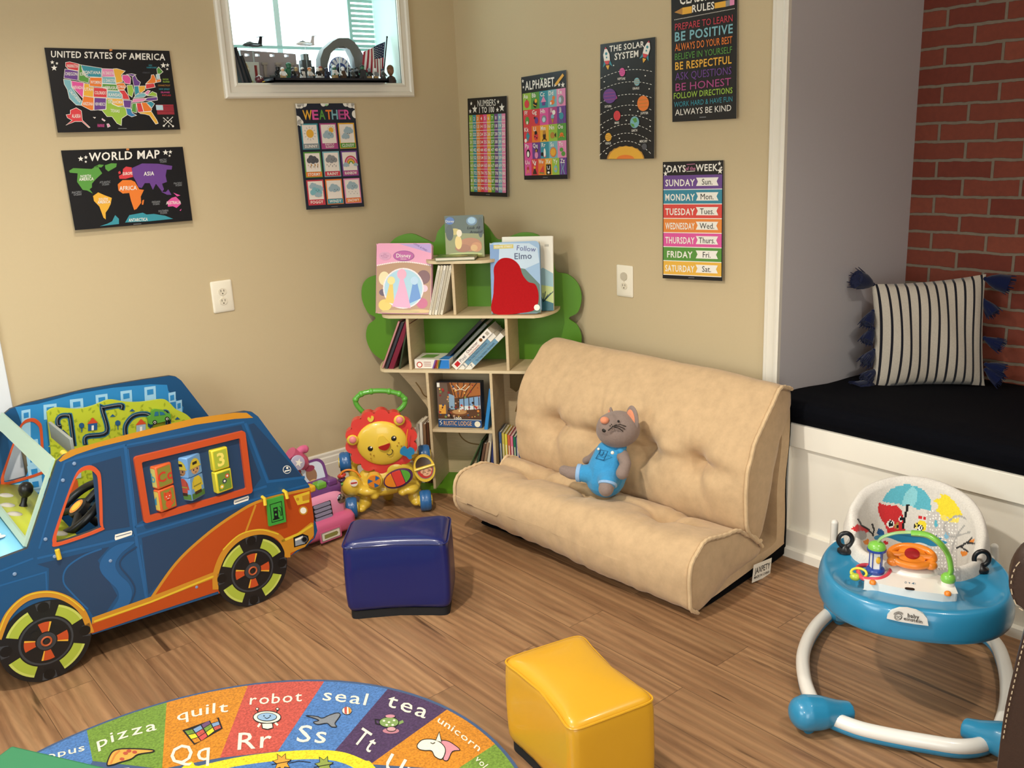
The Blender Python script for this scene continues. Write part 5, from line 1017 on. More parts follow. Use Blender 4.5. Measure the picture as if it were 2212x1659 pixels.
def head(c1, c2):
    def f(q, w, h):
        q.poly(rrect(-w/2+.003, .001, w/2-.003, h-.004, .003), BG, 1); q.disc(0, h*.33, w*.3, c2, 2, 20, h*.26); q.poly([(w*.36*math.cos(a*PI/12), h*.42+h*.42*math.sin(a*PI/12)) for a in range(13)], c1, 3); q.line([(-w*.40, h*.42), (w*.40, h*.42)], .004, c1, 4)
        q.poly([(-w*.16, h*.55), (w*.16, h*.55), (w*.16, h*.68), (-w*.16, h*.68)], BLACK, 4)
        for s_ in (-1, 1): q.disc(s_*w*.13, h*.3, .0028, BLACK, 4, 8)
        q.line([(-w*.06, h*.18), (0, h*.15), (w*.06, h*.18)], .0015, BLACK, 4)
    return f
def bodyf(c1, c2):
    def f(q, w, h):
        q.poly(rrect(-w/2+.003, .004, w/2-.003, h-.001, .003), BG, 1); q.poly([(-w/2+.003, .004), (w/2-.003, .004), (w/2-.003, h*.3), (-w/2+.003, h*.3)], mat('#4f7a3a', .4), 1.5)
        q.poly([(-w*.26, h*.35), (w*.26, h*.35), (w*.3, h*.85), (w*.15, h*.98), (-w*.15, h*.98), (-w*.3, h*.85)], c1, 2); q.poly([(-w*.4, h*.5), (-w*.28, h*.5), (-w*.24, h*.85), (-w*.34, h*.8)], c1, 2); q.poly([(w*.4, h*.5), (w*.28, h*.5), (w*.24, h*.85), (w*.34, h*.8)], c1, 2)
        q.line([(-w*.28, h*.6), (w*.28, h*.6)], .004, c2, 3); q.poly([(-w*.24, h*.22), (w*.24, h*.22), (w*.24, h*.35), (-w*.24, h*.35)], mat('#3a2a22', .4), 3)
    return f
def f_3(q, w, h): inset(mat('#a9b53c', .4))(q, w, h); q.textc('3', 0, h*.5, h*.6, mat('#f0dc6a', .4), 2, .07, dn=False)
def f_gear(q, w, h):
    inset(mat('#6f8f34', .4))(q, w, h)
    for x, y, r_, c_ in ((.2, .7, .12, '#d2552c'), (0, .5, .13, '#3a4a50'), (-.2, .28, .12, '#e0bd32')): q.star(x*w, y*h, r_*h, mat(c_, .4), 2, 8, .75); q.disc(x*w, y*h, r_*h*.4, WHITE, 3, 10)
block(.405, .497, .058, .058, .072, .32, f_cc, f_bb, mat('#d9602c', .4)); block(.405, .422, .058, .058, .072, .30, f_cat, f_bf, mat('#d9602c', .4))
block(.495, .509, .062, .058, .066, .50, head(YV, SK), head(mat('#b8a83a', .4), mat('#8f6a48', .5)), BG); block(.495, .432, .062, .058, .075, .50, bodyf(YV, OLV), bodyf(mat('#a8483a', .4), OLV), BG)
block(.590, .505, .056, .056, .070, .10, f_3, inset(mat('#c9bf3a', .4)), mat('#d6c832', .4)); block(.590, .430, .058, .058, .072, .18, f_gear, inset(mat('#c9bf3a', .4)), mat('#d6c832', .4))
for x in (.405, .495, .590): m = M(); m.rod((x, .012, .405), (x, .012, .605), .005, YE0); m.build('block_rod', t)
# fuel sign on hooks
p = [vpx(-.012, cv)(*q) for q in ((1364, 712), (1450, 688), (1464, 822), (1376, 846))]
m = M(vfr(-.010)); m.prism(p[::-1], -.004, .004, mat('#3f9a3a', .4)); e = m.build('fuel_sign', t, bev=.002); e['label'] = 'green board with a fuel pump symbol'
m = M(vfr(-.0145)); m.px = vpx(-.0145, cv); m.eps = .0004
m.line([(1382, 735), (1440, 718), (1450, 810), (1392, 826)], 3, BLACK, 1, True); m.poly([(1398, 752), (1420, 746), (1425, 800), (1430, 800), (1432, 806), (1398, 815), (1397, 808), (1403, 806)], BLACK, 1); m.poly([(1403, 758), (1415, 755), (1416, 764), (1404, 767)], mat('#3f9a3a', .4), 2)
m.line([(1426, 762), (1434, 770), (1437, 790), (1443, 788), (1440, 752), (1432, 742)], 3, BLACK, 1); m.disc(1412, 785, 6, mat('#3f9a3a', .4), 2, 8); m.build('pump_symbol', e, ang=20)
for a, b in (((1349, 700), (1352, 742)), ((1458, 668), (1465, 708))):
    m = M(vfr(0)); c = vpx(-.01, cv)(*a); d = vpx(-.01, cv)(*b); m.tube([(c[0], c[1], 0), (c[0], c[1], .018), (d[0], d[1]+.006, .020)], .006, YE0, 10); m.build('hook', t)
# wheels
BK = mat('#17181a', .35); GYW = mat('#3a3d42', .4); LMW = mat('#a9b840', .4); LM2 = mat('#c3cc62', .4)
def wheel(s, z, y):
    m = M(frame((s, y, z), (1, 0, 0), (0, 0, 1))); m.prism(circ(0, 0, .125, 48), -.02, 0, BK); o = m.build('wheel', t, bev=.002)
    m = M(frame((s, y, z), (1, 0, 0), (0, 0, 1))); m.eps = .0004
    def seg(r0, r1, a, da, c_, k): m.poly([(r1*math.cos(a+da*(j/8-.5)), r1*math.sin(a+da*(j/8-.5))) for j in range(9)]+[(r0*math.cos(a+da*(.5-j/8)), r0*math.sin(a+da*(.5-j/8))) for j in range(9)], c_, k)
    m.disc(0, 0, .074, GYW, 1, 32); m.disc(0, 0, .068, BK, 2, 32)
    for k in range(4):
        a = PI/4+k*PI/2-.08; seg(.078, .111, a, .80, LMW, 2); seg(.104, .111, a, .80, LM2, 3); seg(.100, .122, a+PI/4, .34, GYW, 1); m.disc(.106*math.cos(a+PI/4), .106*math.sin(a+PI/4), .016, mat('#0c0d0e', .4), 2, 16)
        b = k*PI/2-.08; seg(.030, .060, b, .62, OR2, 3); seg(.030, .060, b-.26, .09, mat('#e8b23a', .4), 4); m.disc(.04*math.cos(b+PI/4), .04*math.sin(b+PI/4), .012, BK, 5, 10)
    m.disc(0, 0, .027, GYW, 4, 24); m.build('wheel_print', o, ang=20)
    m = M(frame((s, y, z), (1, 0, 0), (0, 0, 1))); m.tube([(.013*math.cos(a), .013*math.sin(a), .003) for a in [2*PI*j/24 for j in range(24)]], .0028, mat('#b5562c', .4), 8, True); m.build('hub_ring', o)
    m = M(frame((s, y, z), (1, 0, 0), (0, 0, 1))); m.lathe([(.009, 0), (.008, .004), (.002, .005)], mat('#55585c', .3, 'metal'), 14); m.build('hub_bolt', o)
for s_ in (.014, .655):
    for y in (-.002, VW+.020): wheel(s_, .125, y)
    m = M(); m.rod((s_, .0, .125), (s_, VW, .125), .012, mat('#55585c', .4)); m.build('axle', t)
# floor and front of the van: hood, dashboard, windscreen
m = M(); m.box(-.19, .87, .014, VW-.014, .135, .147, mat('#2a2f36', .6)); m.build('van_floor', t)
m = M(); m.box(.60, .612, .014, VW-.014, .147, .36, BL1); m.build('seat_back', t); m = M(); m.box(.42, .612, .014, VW-.014, .25, .262, BL1); m.build('bench_seat', t, bev=.002)
HB = mat('#7fc6e8', .4); m = M(); m.add([(-.215, .014, .345), (-.215, VW-.014, .345), (-.06, VW-.014, .408), (-.06, .014, .408), (.013, VW-.014, .417), (.013, .014, .417)], [(0, 1, 2, 3), (3, 2, 4, 5)], HB); e = m.build('hood', t); sd = e.modifiers.new('thick', 'SOLIDIFY'); sd.thickness = .01; sd.offset = -1
m = M(frame((.005, .05, .419), (0, -1, 0), (-1, 0, .03))); m.eps = .0006
for k in range(5): m.disc(-.11+.02*math.cos(k*1.256), .05+.02*math.sin(k*1.256), .013, WHITE, 1, 12); m.disc(-.11+.02*math.cos(k*1.256), .05+.02*math.sin(k*1.256), .007, mat('#c9a8d8', .4), 2, 10)
m.build('flower_print', t, ang=20)
m = M(); m.box(-.222, -.21, .014, VW-.014, .13, .345, BL0); m.build('grille_board', t)
DA = M(); D0 = (.013, .419); D1 = (.15, .375)
DA.add([(.013, .014, .417), (.013, VW-.014, .417), (.16, VW-.014, .372), (.16, .014, .372)], [(0, 1, 2, 3)], LIME); e = DA.build('dashboard', t); sd = e.modifiers.new('thick', 'SOLIDIFY'); sd.thickness = .012
dT = frame((.013, .014, .4185), (0, 1, 0), (-.147, 0, .045)); dl = lambda a, b: (a, -b)
m = M(dT); m.eps = .0006
for a, b, c_, r_ in ((.45, .03, '#d9d4c8', .03), (.52, .05, '#b04a2a', .02), (.2, .09, '#d9d4c8', .02), (.12, .06, '#b04a2a', .018), (.3, .1, '#6a5a30', .035), (.36, .04, '#9ab03a', .03)): m.disc(a, -b, r_, mat(c_, .35), 1, 16); m.disc(a, -b, r_*.5, mat('#8f8a70', .35), 2, 12)
m.poly([(.22, -.06), (.42, -.06), (.42, -.075), (.22, -.075)], mat('#3a3428', .4), 1); m.build('dash_print', t, ang=20)
CH_ = mat('#c9c6bd', .2)
for a, b in ((.52, .05), (.40, .03), (.30, .03), (.15, .08), (.09, .11)):
    m = M(dT @ Matrix.Translation((a, -b, .0))); m.lathe([(.024, 0), (.022, .012), (.014, .016), (.002, .017)], CH_, 20); m.build('dash_knob', t)
p = onP(70, 1103, VO+VY*.40, VY)-VO; jx = p.dot(VX)
m = M(dT @ Matrix.Translation((.395, -.075, 0))); m.lathe([(.020, 0), (.014, .008), (.009, .022), (.009, .04), (.017, .048), (.0225, .062), (.021, .078), (.012, .088), (.002, .091)], BK, 20); e = m.build('gear_stick', t); e['label'] = 'black ball-topped lever'
sT = TR(.205, .20, .425, 0, 0, -.62); m = M(sT); m.tube([(.10*math.cos(a), .10*math.sin(a), .0) for a in [2*PI*j/36 for j in range(36)]], .013, BK, 12, True)
for a in (0, 2.1, 4.2): m.rod((0, 0, -.005), (.10*math.cos(a), .10*math.sin(a), 0), .012, BK)
m.lathe([(.034, -.012), (.034, .006), (.028, .010), (.002, .011)], BK, 24); m.lathe([(.012, -.08), (.012, -.01)], BK, 12); e = m.build('steering_wheel', t)
m = M(sT); m.eps = .0006; m.disc(0, 0, .026, mat('#d98a3a', .4), 19); m.disc(0, 0, .018, YE0, 20); m.build('horn_badge', e, ang=20)
# windscreen frame across the van: top beam, pillars
SV = mat('#b4d2c2', .35)
wT = frame((.013, .014, .419), (0, 1, 0), (.115, 0, .236)); HL = math.hypot(.115, .236); m = M(wT)
m.prism([(0, 0), (VW-.028, 0), (VW-.028, HL), (0, HL)], -.008, .0, SV, holes=[[(.016, .02), (.016, HL-.055), (.09, HL-.052), (VW-.12, HL-.052), (VW-.044, HL-.055), (VW-.044, .02)]]); m.build('windscreen_frame', t, bev=.0015)
for a in (.25, .29): m = M(wT); m.lathe([(.004, 0), (.003, .002)], mat('#5a6460', .4), 10, Matrix.Translation((a, HL-.025, 0))); m.build('screw', t)
m = M(); m.box(.222, .232, .24, .50, .585, .640, mat('#9aa09c', .5)); m.build('roof_slat', t, bev=.002)
m = M(); m.rod((.16, .014, .655), (.16, .06, .655), .009, YE0); m.build('roof_peg', t)
# --- far side, inside face: skyline print
m = M(vfr(VW-.0145)); m.px = vpx(VW-.0145, ci); m.eps = .0006; cy = mat('#2f86c4', .4)
m.poly([(120, 330), (300, 305), (600, 225), (900, 175), (1200, 148), (1330, 152), (1340, 200), (1460, 330), (1450, 420), (900, 560), (500, 620), (380, 900), (420, 1100), (100, 1150), (-60, 1000), (40, 920), (200, 900), (235, 800), (195, 540), (150, 400)], cy, 1)
WND = mat('#9fcdea', .4)
for x, y, w_, h_ in ((170, 345, 75, 250), (345, 300, 110, 120), (555, 258, 110, 90), (760, 222, 100, 90), (958, 192, 95, 100), (1148, 160, 95, 120), (1340, 205, 60, 80), (1400, 270, 50, 110)):
    m.poly([(x, y+12), (x+w_*.95, y), (x+w_, y+h_), (x+5, y+h_+10)], WND, 2); m.poly([(x+w_*.22, y+32), (x+w_*.75, y+24), (x+w_*.78, y+65), (x+w_*.25, y+74)], cy, 3)
for x, y in ((215, 600), (225, 700), (235, 800), (245, 900), (255, 990), (90, 950), (560, 1050), (690, 1020)): m.poly([(x-20, y), (x+85, y-18), (x+98, y+85), (x-5, y+100)], WND, 2); m.poly([(x+10, y+25), (x+60, y+17), (x+66, y+62), (x+17, y+70)], cy, 3)
m.build('skyline_print', t, ang=20)
# --- maze board hung inside the far side
MY = VW-.075; mp = vpx(MY, ci)
out = [mp(p.x, p.y) for p in catmull([V(*p, 0) for p in [(375, 370), (410, 345), (470, 335), (620, 345), (740, 320), (870, 272), (1000, 288), (1120, 290), (1290, 268), (1345, 290), (1400, 345), (1480, 385), (1530, 430)]], 5)]
lo = [mp(*q) for q in ((1560, 620), (1300, 1000), (600, 1060), (470, 1010), (400, 900), (390, 800), (410, 700))]
m = M(vfr(MY)); m.prism(out+lo, -.012, 0, mat('#bcc634', .4)); e = m.build('maze_board', t, bev=.003); e['label'] = 'lime green maze board with a sliding green car'
for a, b in ((.30, .55), (.62, .55)): m = M(); m.rod((a, MY+.01, b-.05), (a, VW-.012, b-.05), .012, YE0); m.build('maze_spacer', t)
m = M(vfr(MY-.0005)); m.px = mp; m.eps = .0005; GRV = mat('#20262c', .3); RIM = mat('#2f6f90', .4); rr = random.Random(5)
for k in range(330):
    x = rr.uniform(400, 1500); y = rr.uniform(300, 1020)
    if y < 352-60*math.exp(-((x-880)/170)**2)-70*math.exp(-((x-1270)/190)**2)+max(0, x-1330)*.5: continue
    a = rr.uniform(0, PI); m.poly([(x+19*math.cos(a), y+19*math.sin(a)), (x+8*math.cos(a+1.57), y+8*math.sin(a+1.57)), (x-19*math.cos(a), y-19*math.sin(a)), (x-8*math.cos(a+1.57), y-8*math.sin(a+1.57))], mat('#9aa82a', .4), .7+k*.001)
for L_ in ([(490, 480), (465, 480), (460, 430), (490, 400), (545, 398), (560, 420), (590, 640)], [(680, 630), (690, 565), (850, 530), (815, 350), (835, 335), (965, 315), (968, 350)], [(1000, 560), (1000, 480), (1050, 410), (1120, 385), (1190, 395), (1240, 460)], [(1340, 470), (1330, 380), (1300, 370)]):
    c_ = [(p.x, p.y) for p in catmull([V(*p, 0) for p in L_], 5)]; m.line(c_, 44, RIM, 2); m.line(c_, 28, GRV, 3); m.line([(a-6, b-6) for a, b in c_], 5, mat('#8f9298', .3), 4)
for x, y, c1, c2 in ((735, 470, '#2b5a94', '#d2502c'), (500, 565, '#d2702c', '#2b4a74'), (1120, 480, '#9fb4c4', '#d2502c')):
    m.poly([(x-36, y-8), (x+38, y-16), (x+38, y+38), (x-36, y+48)], mat(c1, .4), 5); m.poly([(x-44, y-6), (x, y-60), (x+44, y-18)], mat(c2, .4), 6); m.poly([(x-8, y+5), (x+10, y+3), (x+10, y+42), (x-8, y+44)], WHITE, 6)
for x, y in ((648, 475), (936, 455), (1195, 470)): m.disc(x, y, 22, mat('#2b5a84', .4), 5, 14); m.line([(x, y+15), (x+2, y+52)], 8, mat('#2b5a84', .4), 5)
for x, y in ((1050, 355), (1410, 420), (895, 398)): m.poly([(x-22, y+8), (x, y-14), (x+24, y+6)], mat('#2b5a84', .4), 5)
m.poly([(545, 915), (615, 905), (628, 1010), (540, 1022)], mat('#d2602c', .4), 5); m.poly([(555, 918), (580, 912), (582, 950), (558, 955)], mat('#e0c060', .4), 6); m.disc(592, 1010, 17, BLACK, 6, 14); m.disc(592, 1010, 9, WHITE, 7, 10); m.poly([(570, 870), (645, 850), (645, 890), (575, 905)], mat('#b9c4cc', .4), 5)
m.build('maze_print', e, ang=20)
CR_ = mat('#5fa03a', .4); m = M(vfr(MY-.004)); q = [mp(*p) for p in ((1165, 405), (1195, 390), (1200, 350), (1225, 340), (1290, 348), (1320, 372), (1348, 378), (1350, 415), (1335, 430), (1190, 462), (1172, 455))]; m.prism(q[::-1], 0, .012, CR_); c = m.build('sliding_car', e, bev=.002)
m = M(vfr(MY-.0165)); m.px = mp; m.eps = .0005; m.poly([(1215, 395), (1222, 360), (1248, 358), (1252, 390)], RIM, 1); m.poly([(1262, 388), (1258, 358), (1285, 362), (1305, 382)], RIM, 1)
for x, y in ((1220, 443), (1318, 416)): m.disc(x, y, 18, BLACK, 2, 16); m.disc(x, y, 10, WHITE, 3, 12); m.disc(x, y, 6, BLACK, 4, 10)
m.build('sliding_car_print', e, ang=20)
# ------------------------------------------------------------------ soft foam stools
def stool(label, c, ang, hl, hw, H, h_, name='foam_stool', crown=.010):
    t = thing(name, label, 'stool', (c[0], c[1], 0), ang, 'waisted foam stools')
    mt = mat(h_, .34, 'gloss', coat=.25); m = M(); n = 72
    def plan(u):
        a = 2*PI*u; p = 9.0; ca, sa = math.cos(a), math.sin(a)
        x = math.copysign(abs(ca)**(2/p), ca); y = math.copysign(abs(sa)**(2/p), sa)
        return x, y
    vs = []; prof = [(0, .985, .012), (.04, 1, .014), (.3, 1.012, .014), (.6, 1.01, .012), (.88, 1.0, .010), (.95, .992, .006), (.985, .96, 0), (1, .90, 0), (1.0, .6, 0), (1.0, .3, 0), (1.0, .02, 0)]
    for f, sc, o in prof:
        for i in range(n):
            x, y = plan(i/n); w = .20*(1-x*x)          # waisted along both long sides
            px, py = x*hl*sc, y*hw*sc*(1-w)*(1.0)
            z = .026+f*(H-.026)
            if f > .94: z += crown*(1-(x*sc)**2)*(1-(y*sc)**2)-.006*(f < .99)
            r = noise.noise(V(px*9, py*9, z*6+H*40)); px += .004*r*(f < .94); py += .004*noise.noise(V(px*9+5, py*9, z*6))*(f < .94)
            # puckers under the top seam
            if .5 < f < .95: q = .0025*math.sin(i*2.4+3*r)*max(0, (f-.55))*2*(abs(x)*abs(y))**2; px += q; py += q
            vs.append((px, py, z))
    k = len(prof); fs = [(j*n+i, j*n+(i+1) % n, (j+1)*n+(i+1) % n, (j+1)*n+i) for j in range(k-1) for i in range(n)]+[tuple(range(n))[::-1], tuple((k-1)*n+i for i in range(n))]
    m.add(vs, fs, mt); m.build('vinyl_cover', t, ang=70, sub=1)
    q = M(); q.tube([((x := plan(i/60))[0]*hl*.995, x[1]*hw*.995*(1-.20*(1-x[0]**2)), .026+.945*(H-.026)) for i in range(60)], .0028, mt, 6, True); q.build('seam_piping', t)
    q = M(); q.prism([(plan(i/40)[0]*hl*.95, plan(i/40)[1]*hw*.93*(1-.20*(1-plan(i/40)[0]**2))) for i in range(40)], 0, .028, mat('#0e0f12', .8)); e = q.build('base_pad', t); e['label'] = 'black non-slip underside'
    return t
stool('navy blue waisted foam stool in front of the lion walker', (-1.242, -1.172), math.radians(-40), .170, .116, .268, '#07175c')
stool('yellow waisted foam stool beside the alphabet rug', (-1.402, -2.172), math.radians(-103), .166, .122, .258, '#d19c22')
# ------------------------------------------------------------------ green foam block
t = thing('foam_block', 'plain green foam block cut off at the lower left corner', 'foam block', (-2.541, -1.846, 0), math.radians(-59.7))
m = M(); m.box(-.20, .20, -.19, .19, .004, .30, mat('#2f7a52', .45)); m.T = Matrix.Identity(4); o = m.build('cover', t, bev=.008, seg=3)
m = M(); m.box(-.185, .185, -.175, .175, 0, .006, mat('#16241c', .7)); m.build('base_pad', t)
# ------------------------------------------------------------------ alphabet rug
RC = V(-2.247, -1.872, 0); RA, RB = .765, .715; rr_ = math.radians(0)
tr = thing('alphabet_rug', 'oval alphabet rug with coloured word segments on the floor', 'rug', RC)
RB_ = mat('#4c78b4', .95, 'carpet'); RO_ = mat('#c98222', .95, 'carpet'); RG_ = mat('#6f9036', .95, 'carpet'); RR_ = mat('#bd5246', .95, 'carpet'); RP_ = mat('#4a3558', .95, 'carpet'); RY_ = mat('#e8d22c', .95, 'carpet'); RW_ = mat('#efe8d0', .95, 'fabric'); RE_ = mat('#42587c', .9, 'fabric'); RK_ = mat('#1b1a1c', .95, 'fabric')
m = M()
def oval(a, r): return (r*RA*math.cos(a), r*RB*math.sin(a))
m.prism([oval(2*PI*i/96, 1) for i in range(96)], 0, .007, RE_); m.build('rug_base', tr)
fl = crop(0, 1440, 1.975); fl2 = crop(0, 1150, 2.0109)
def fpx(x, y): p = onZ(x, y, .0085)-RC; return (p.x, p.y)
# seams surveyed on the floor: outer end of each, as angles round the oval
def ang(x, y): p = fpx(x, y); return math.atan2(p[1]/RB, p[0]/RA)
seams = [ang(*p) for p in ((190, 1581), (362, 1531), (532, 1492), (697, 1476), (840, 1485), (968, 1530), (1068, 1607))]
inner = [fpx(*p) for p in ((200, 1643), (350, 1660), (475, 1636), (600, 1622), (722, 1622), (800, 1650), (985, 1662))]
m = M(); cols = [RG_, RO_, RR_, RB_, RP_, RO_]
d = (seams[0]-seams[-1])/6
def wedge(a0, a1, i0, i1, c_):
    m.poly([i0]+[oval(a0+(a1-a0)*j/10, .988) for j in range(11)]+[i1], c_, 14.5)
iring = lambda a: oval(a, .66)
for k in range(6): wedge(seams[k], seams[k+1], inner[k], inner[k+1], cols[k])
rest = 2*PI-(seams[0]-seams[6]); n = 20; a = seams[6]; more = [RG_, RR_, RB_, RO_, RP_]
for k in range(n):
    a1 = a-rest/n; wedge(a, a1, inner[6] if k == 0 else iring(a), inner[0] if k == n-1 else iring(a1), RB_ if k == n-1 else more[k % 5]); a = a1
m.px = None
yin = [(p[0], p[1]) for p in [fpx(*q) for q in ((395, 1665), (430, 1657), (500, 1641), (570, 1631), (640, 1625), (700, 1625), (745, 1630), (785, 1645), (800, 1652))]]
m.build('word_ring', tr, ang=20)
m = M(); ring = [oval(2*PI*i/72, .60) for i in range(72)]
# yellow band and blue middle follow the surveyed inner edge
ctr = V(-2.16, -1.95, 0)-RC
def band(off):
    P = [V(*fpx(*q), 0) for q in ((385, 1668), (430, 1657), (500, 1641), (570, 1630), (640, 1624), (700, 1623), (745, 1629), (785, 1645), (806, 1659))]
    P = [p+(ctr-p).normalized()*off for p in P]
    a0 = P[0]; a1 = P[-1]
    back = [V(ctr.x+(a1.x-ctr.x)*.9, ctr.y-.12, 0), V(ctr.x+.25, ctr.y-.42, 0), V(ctr.x-.15, ctr.y-.44, 0), V(ctr.x-.42, ctr.y-.15, 0), V(ctr.x-.35, ctr.y+.2, 0)]
    return [(p.x, p.y) for p in catmull(P+back, 5, True)]
m.poly(band(-.006), RY_, 15.5); m.poly(band(.030), RB_, 16); m.build('centre', tr, ang=20)
# words and letters
def word(s, P, h, k=3, b=.012, lean=.15):
    m = M(TR(0, 0, .0072)); m.px = lambda x, y: fpx(*fl2(x, y)); m.eps = .0004
    n_ = len(s); w_ = [text_mesh(c, b)[2]+.18 for c in s]; L = sum(w_); x = 0
    C_ = catmull([V(a, b_, 0) for a, b_ in P], 10); S_ = [0]
    for a, c in zip(C_, C_[1:]): S_.append(S_[-1]+(c-a).length)
    def at(f):
        f = max(0, min(S_[-1], f)); i = next((j for j in range(len(S_)-1) if S_[j+1] >= f), len(S_)-2); q = (f-S_[i])/max(1e-6, S_[i+1]-S_[i]); return C_[i].lerp(C_[i+1], q)
    for c, w in zip(s, w_):
        p0 = at(S_[-1]*(x+.06)/L); p1 = at(S_[-1]*(x+w-.12)/L); d_ = (p1-p0).normalized(); up = V(d_.y, -d_.x, 0)
        hh = h if not isinstance(h, tuple) else h[0]+(h[1]-h[0])*x/L
        ux = (up*.88+V(0, -1, 0)*.12); m.text(c, p0.x, p0.y, p1.x, p1.y, -hh, RW_, k, b, up=((ux.x+d_.x*lean)*hh, (ux.y+d_.y*lean)*hh)); x += w
    m.build('lettering', tr, ang=20)
word('octopus', [(60, 1010), (210, 985), (375, 945)], 30); word('pizza', [(420, 940), (540, 892), (690, 855)], 44); word('quilt', [(765, 822), (880, 792), (1000, 778)], 44); word('robot', [(1080, 748), (1200, 742), (1318, 732)], 44); word('seal', [(1395, 728), (1500, 738), (1598, 752)], 52); word('tea', [(1670, 752), (1750, 775), (1855, 812)], 62); word('unicorn', [(1895, 820), (1985, 880), (2082, 955)], 30, lean=.1); word('volcano', [(2060, 985), (2110, 1040), (2140, 1110)], 30)
for s_, P, h in (('Qq', [(735, 1012), (830, 995), (920, 985)], 80), ('Rr', [(1025, 945), (1110, 938), (1190, 930)], 74), ('Ss', [(1280, 908), (1350, 912), (1425, 916)], 74), ('Tt', [(1525, 905), (1570, 935), (1612, 960)], 80), ('Uu', [(1660, 1020), (1740, 1055), (1800, 1085)], 74), ('Pp', [(520, 1108), (590, 1082), (660, 1068)], 74)): word(s_, P, h)
# little pictures
def pic(name):
    q = M(TR(0, 0, .0072)); q.px = lambda x, y: fpx(*fl2(x, y)); q.eps = .0004; return q
C_ = lambda h: mat(h, .95, 'fabric')
q = pic('quilt'); quad = ((800, 862), (945, 808), (962, 852), (845, 918))
def bl(u, v): a, b, c, d = [V(*p, 0) for p in quad]; p = (a.lerp(b, u)).lerp(d.lerp(c, u), v); return (p.x, p.y+6*math.sin(u*6))
q.poly([bl(*p) for p in ((-.04, -.06), (1.04, -.06), (1.04, 1.06), (-.04, 1.06))], RK_, 3)
for i in range(4):
    for j in range(3): q.poly([bl((i+.06)/4, (j+.07)/3), bl((i+.94)/4, (j+.07)/3), bl((i+.94)/4, (j+.93)/3), bl((i+.06)/4, (j+.93)/3)], [RG_, C_('#c94f4a'), C_('#7a9ac0'), RY_, C_('#6a4a70'), RR_, RO_][(i*2+j*3) % 7], 4)
q.build('quilt_picture', tr, ang=20)
q = pic('robot')
for dx in (-46, 42): q.disc(1163+dx, 767, 8, RK_, 3, 10, 7); q.disc(1163+dx, 767, 5, RW_, 4, 8, 4); q.line([(1163+dx, 773), (1163+dx*.8, 790)], 4, RK_, 3)
q.disc(1160, 803, 62, RK_, 3, 28, 29); q.disc(1160, 803, 58, RW_, 4, 28, 25); q.disc(1160, 803, 44, RK_, 5, 24, 19); q.disc(1160, 803, 41, C_('#8fb0d0'), 6, 24, 16)
for dx in (-13, 14): q.disc(1160+dx, 799, 3.5, RK_, 7, 8, 3)
q.line([(1150, 806), (1160, 811), (1172, 804)], 3, RK_, 7); q.poly([(1135, 832), (1185, 830), (1188, 850), (1162, 858), (1138, 852)], RK_, 3); q.poly([(1139, 832), (1181, 831), (1184, 848), (1162, 854), (1142, 850)], RW_, 4); q.line([(1130, 830), (1120, 845)], 9, RW_, 3); q.line([(1195, 826), (1207, 838)], 9, RW_, 3); q.build('robot_picture', tr, ang=20)
q = pic('seal'); sl = [(p.x, p.y) for p in catmull([V(*p, 0) for p in [(1330, 797), (1375, 800), (1400, 808), (1430, 795), (1465, 785), (1478, 792), (1470, 808), (1455, 830), (1462, 845), (1440, 845), (1420, 830), (1380, 835), (1362, 825), (1385, 818), (1365, 808)]], 4, True)]
q.poly(sl, C_('#80858c'), 4); q.line(sl, 3.5, RK_, 5, True); q.disc(1507, 775, 22, RK_, 4, 20, 18); q.disc(1507, 775, 20, RW_, 5, 20, 16); q.poly([(1495, 762), (1507, 759), (1507, 791), (1497, 788)], RR_, 6); q.poly([(1513, 760), (1525, 768), (1525, 782), (1515, 790)], RO_, 6); q.build('seal_picture', tr, ang=20)
q = pic('tea'); q.disc(1690, 825, 44, RK_, 3, 24, 24); q.disc(1690, 825, 41, C_('#7f9a5a'), 4, 24, 21); q.disc(1695, 800, 24, RK_, 3.5, 16, 9); q.disc(1695, 799, 21, C_('#c98a98'), 5, 16, 7); q.line([(1650, 815), (1630, 812), (1632, 830), (1652, 835)], 5, RK_, 3); q.line([(1730, 830), (1752, 820)], 12, C_('#7f9a5a'), 3)
for x, y in ((1668, 820), (1690, 826), (1712, 818), (1680, 838), (1706, 838)): q.disc(x, y, 6, RW_, 6, 8, 4)
q.disc(1698, 862, 36, C_('#b87a88'), 3, 18, 12); q.disc(1700, 855, 22, RK_, 4, 16, 12); q.disc(1700, 855, 19, C_('#c99aa0'), 5, 16, 9); q.build('teapot_picture', tr, ang=20)
q = pic('unicorn'); hd = [(p.x, p.y) for p in catmull([V(*p, 0) for p in [(1812, 925), (1835, 902), (1880, 900), (1915, 915), (1935, 945), (1920, 985), (1890, 975), (1875, 950), (1845, 948), (1820, 942)]], 4, True)]
mn = [(p.x, p.y) for p in catmull([V(*p, 0) for p in [(1900, 905), (1940, 905), (1970, 920), (1998, 945), (1965, 952), (1945, 990), (1925, 985), (1935, 950), (1915, 925)]], 4, True)]
q.poly(mn, C_('#d08a96'), 3); q.line(mn, 3.5, RK_, 3.5, True); q.poly(hd, RW_, 4); q.line(hd, 3.5, RK_, 5, True); q.poly([(1893, 905), (1908, 868), (1918, 912)], RW_, 6); q.line([(1893, 905), (1908, 868), (1918, 912)], 3, RK_, 7); q.line([(1870, 915), (1880, 920), (1890, 914)], 3, RK_, 7); q.build('unicorn_picture', tr, ang=20)
q = pic('pizza'); pz = [(p.x, p.y) for p in catmull([V(*p, 0) for p in [(465, 1010), (480, 965), (505, 945), (560, 940), (660, 945), (660, 955), (600, 965), (570, 985), (520, 1000), (490, 1010)]], 4, True)]
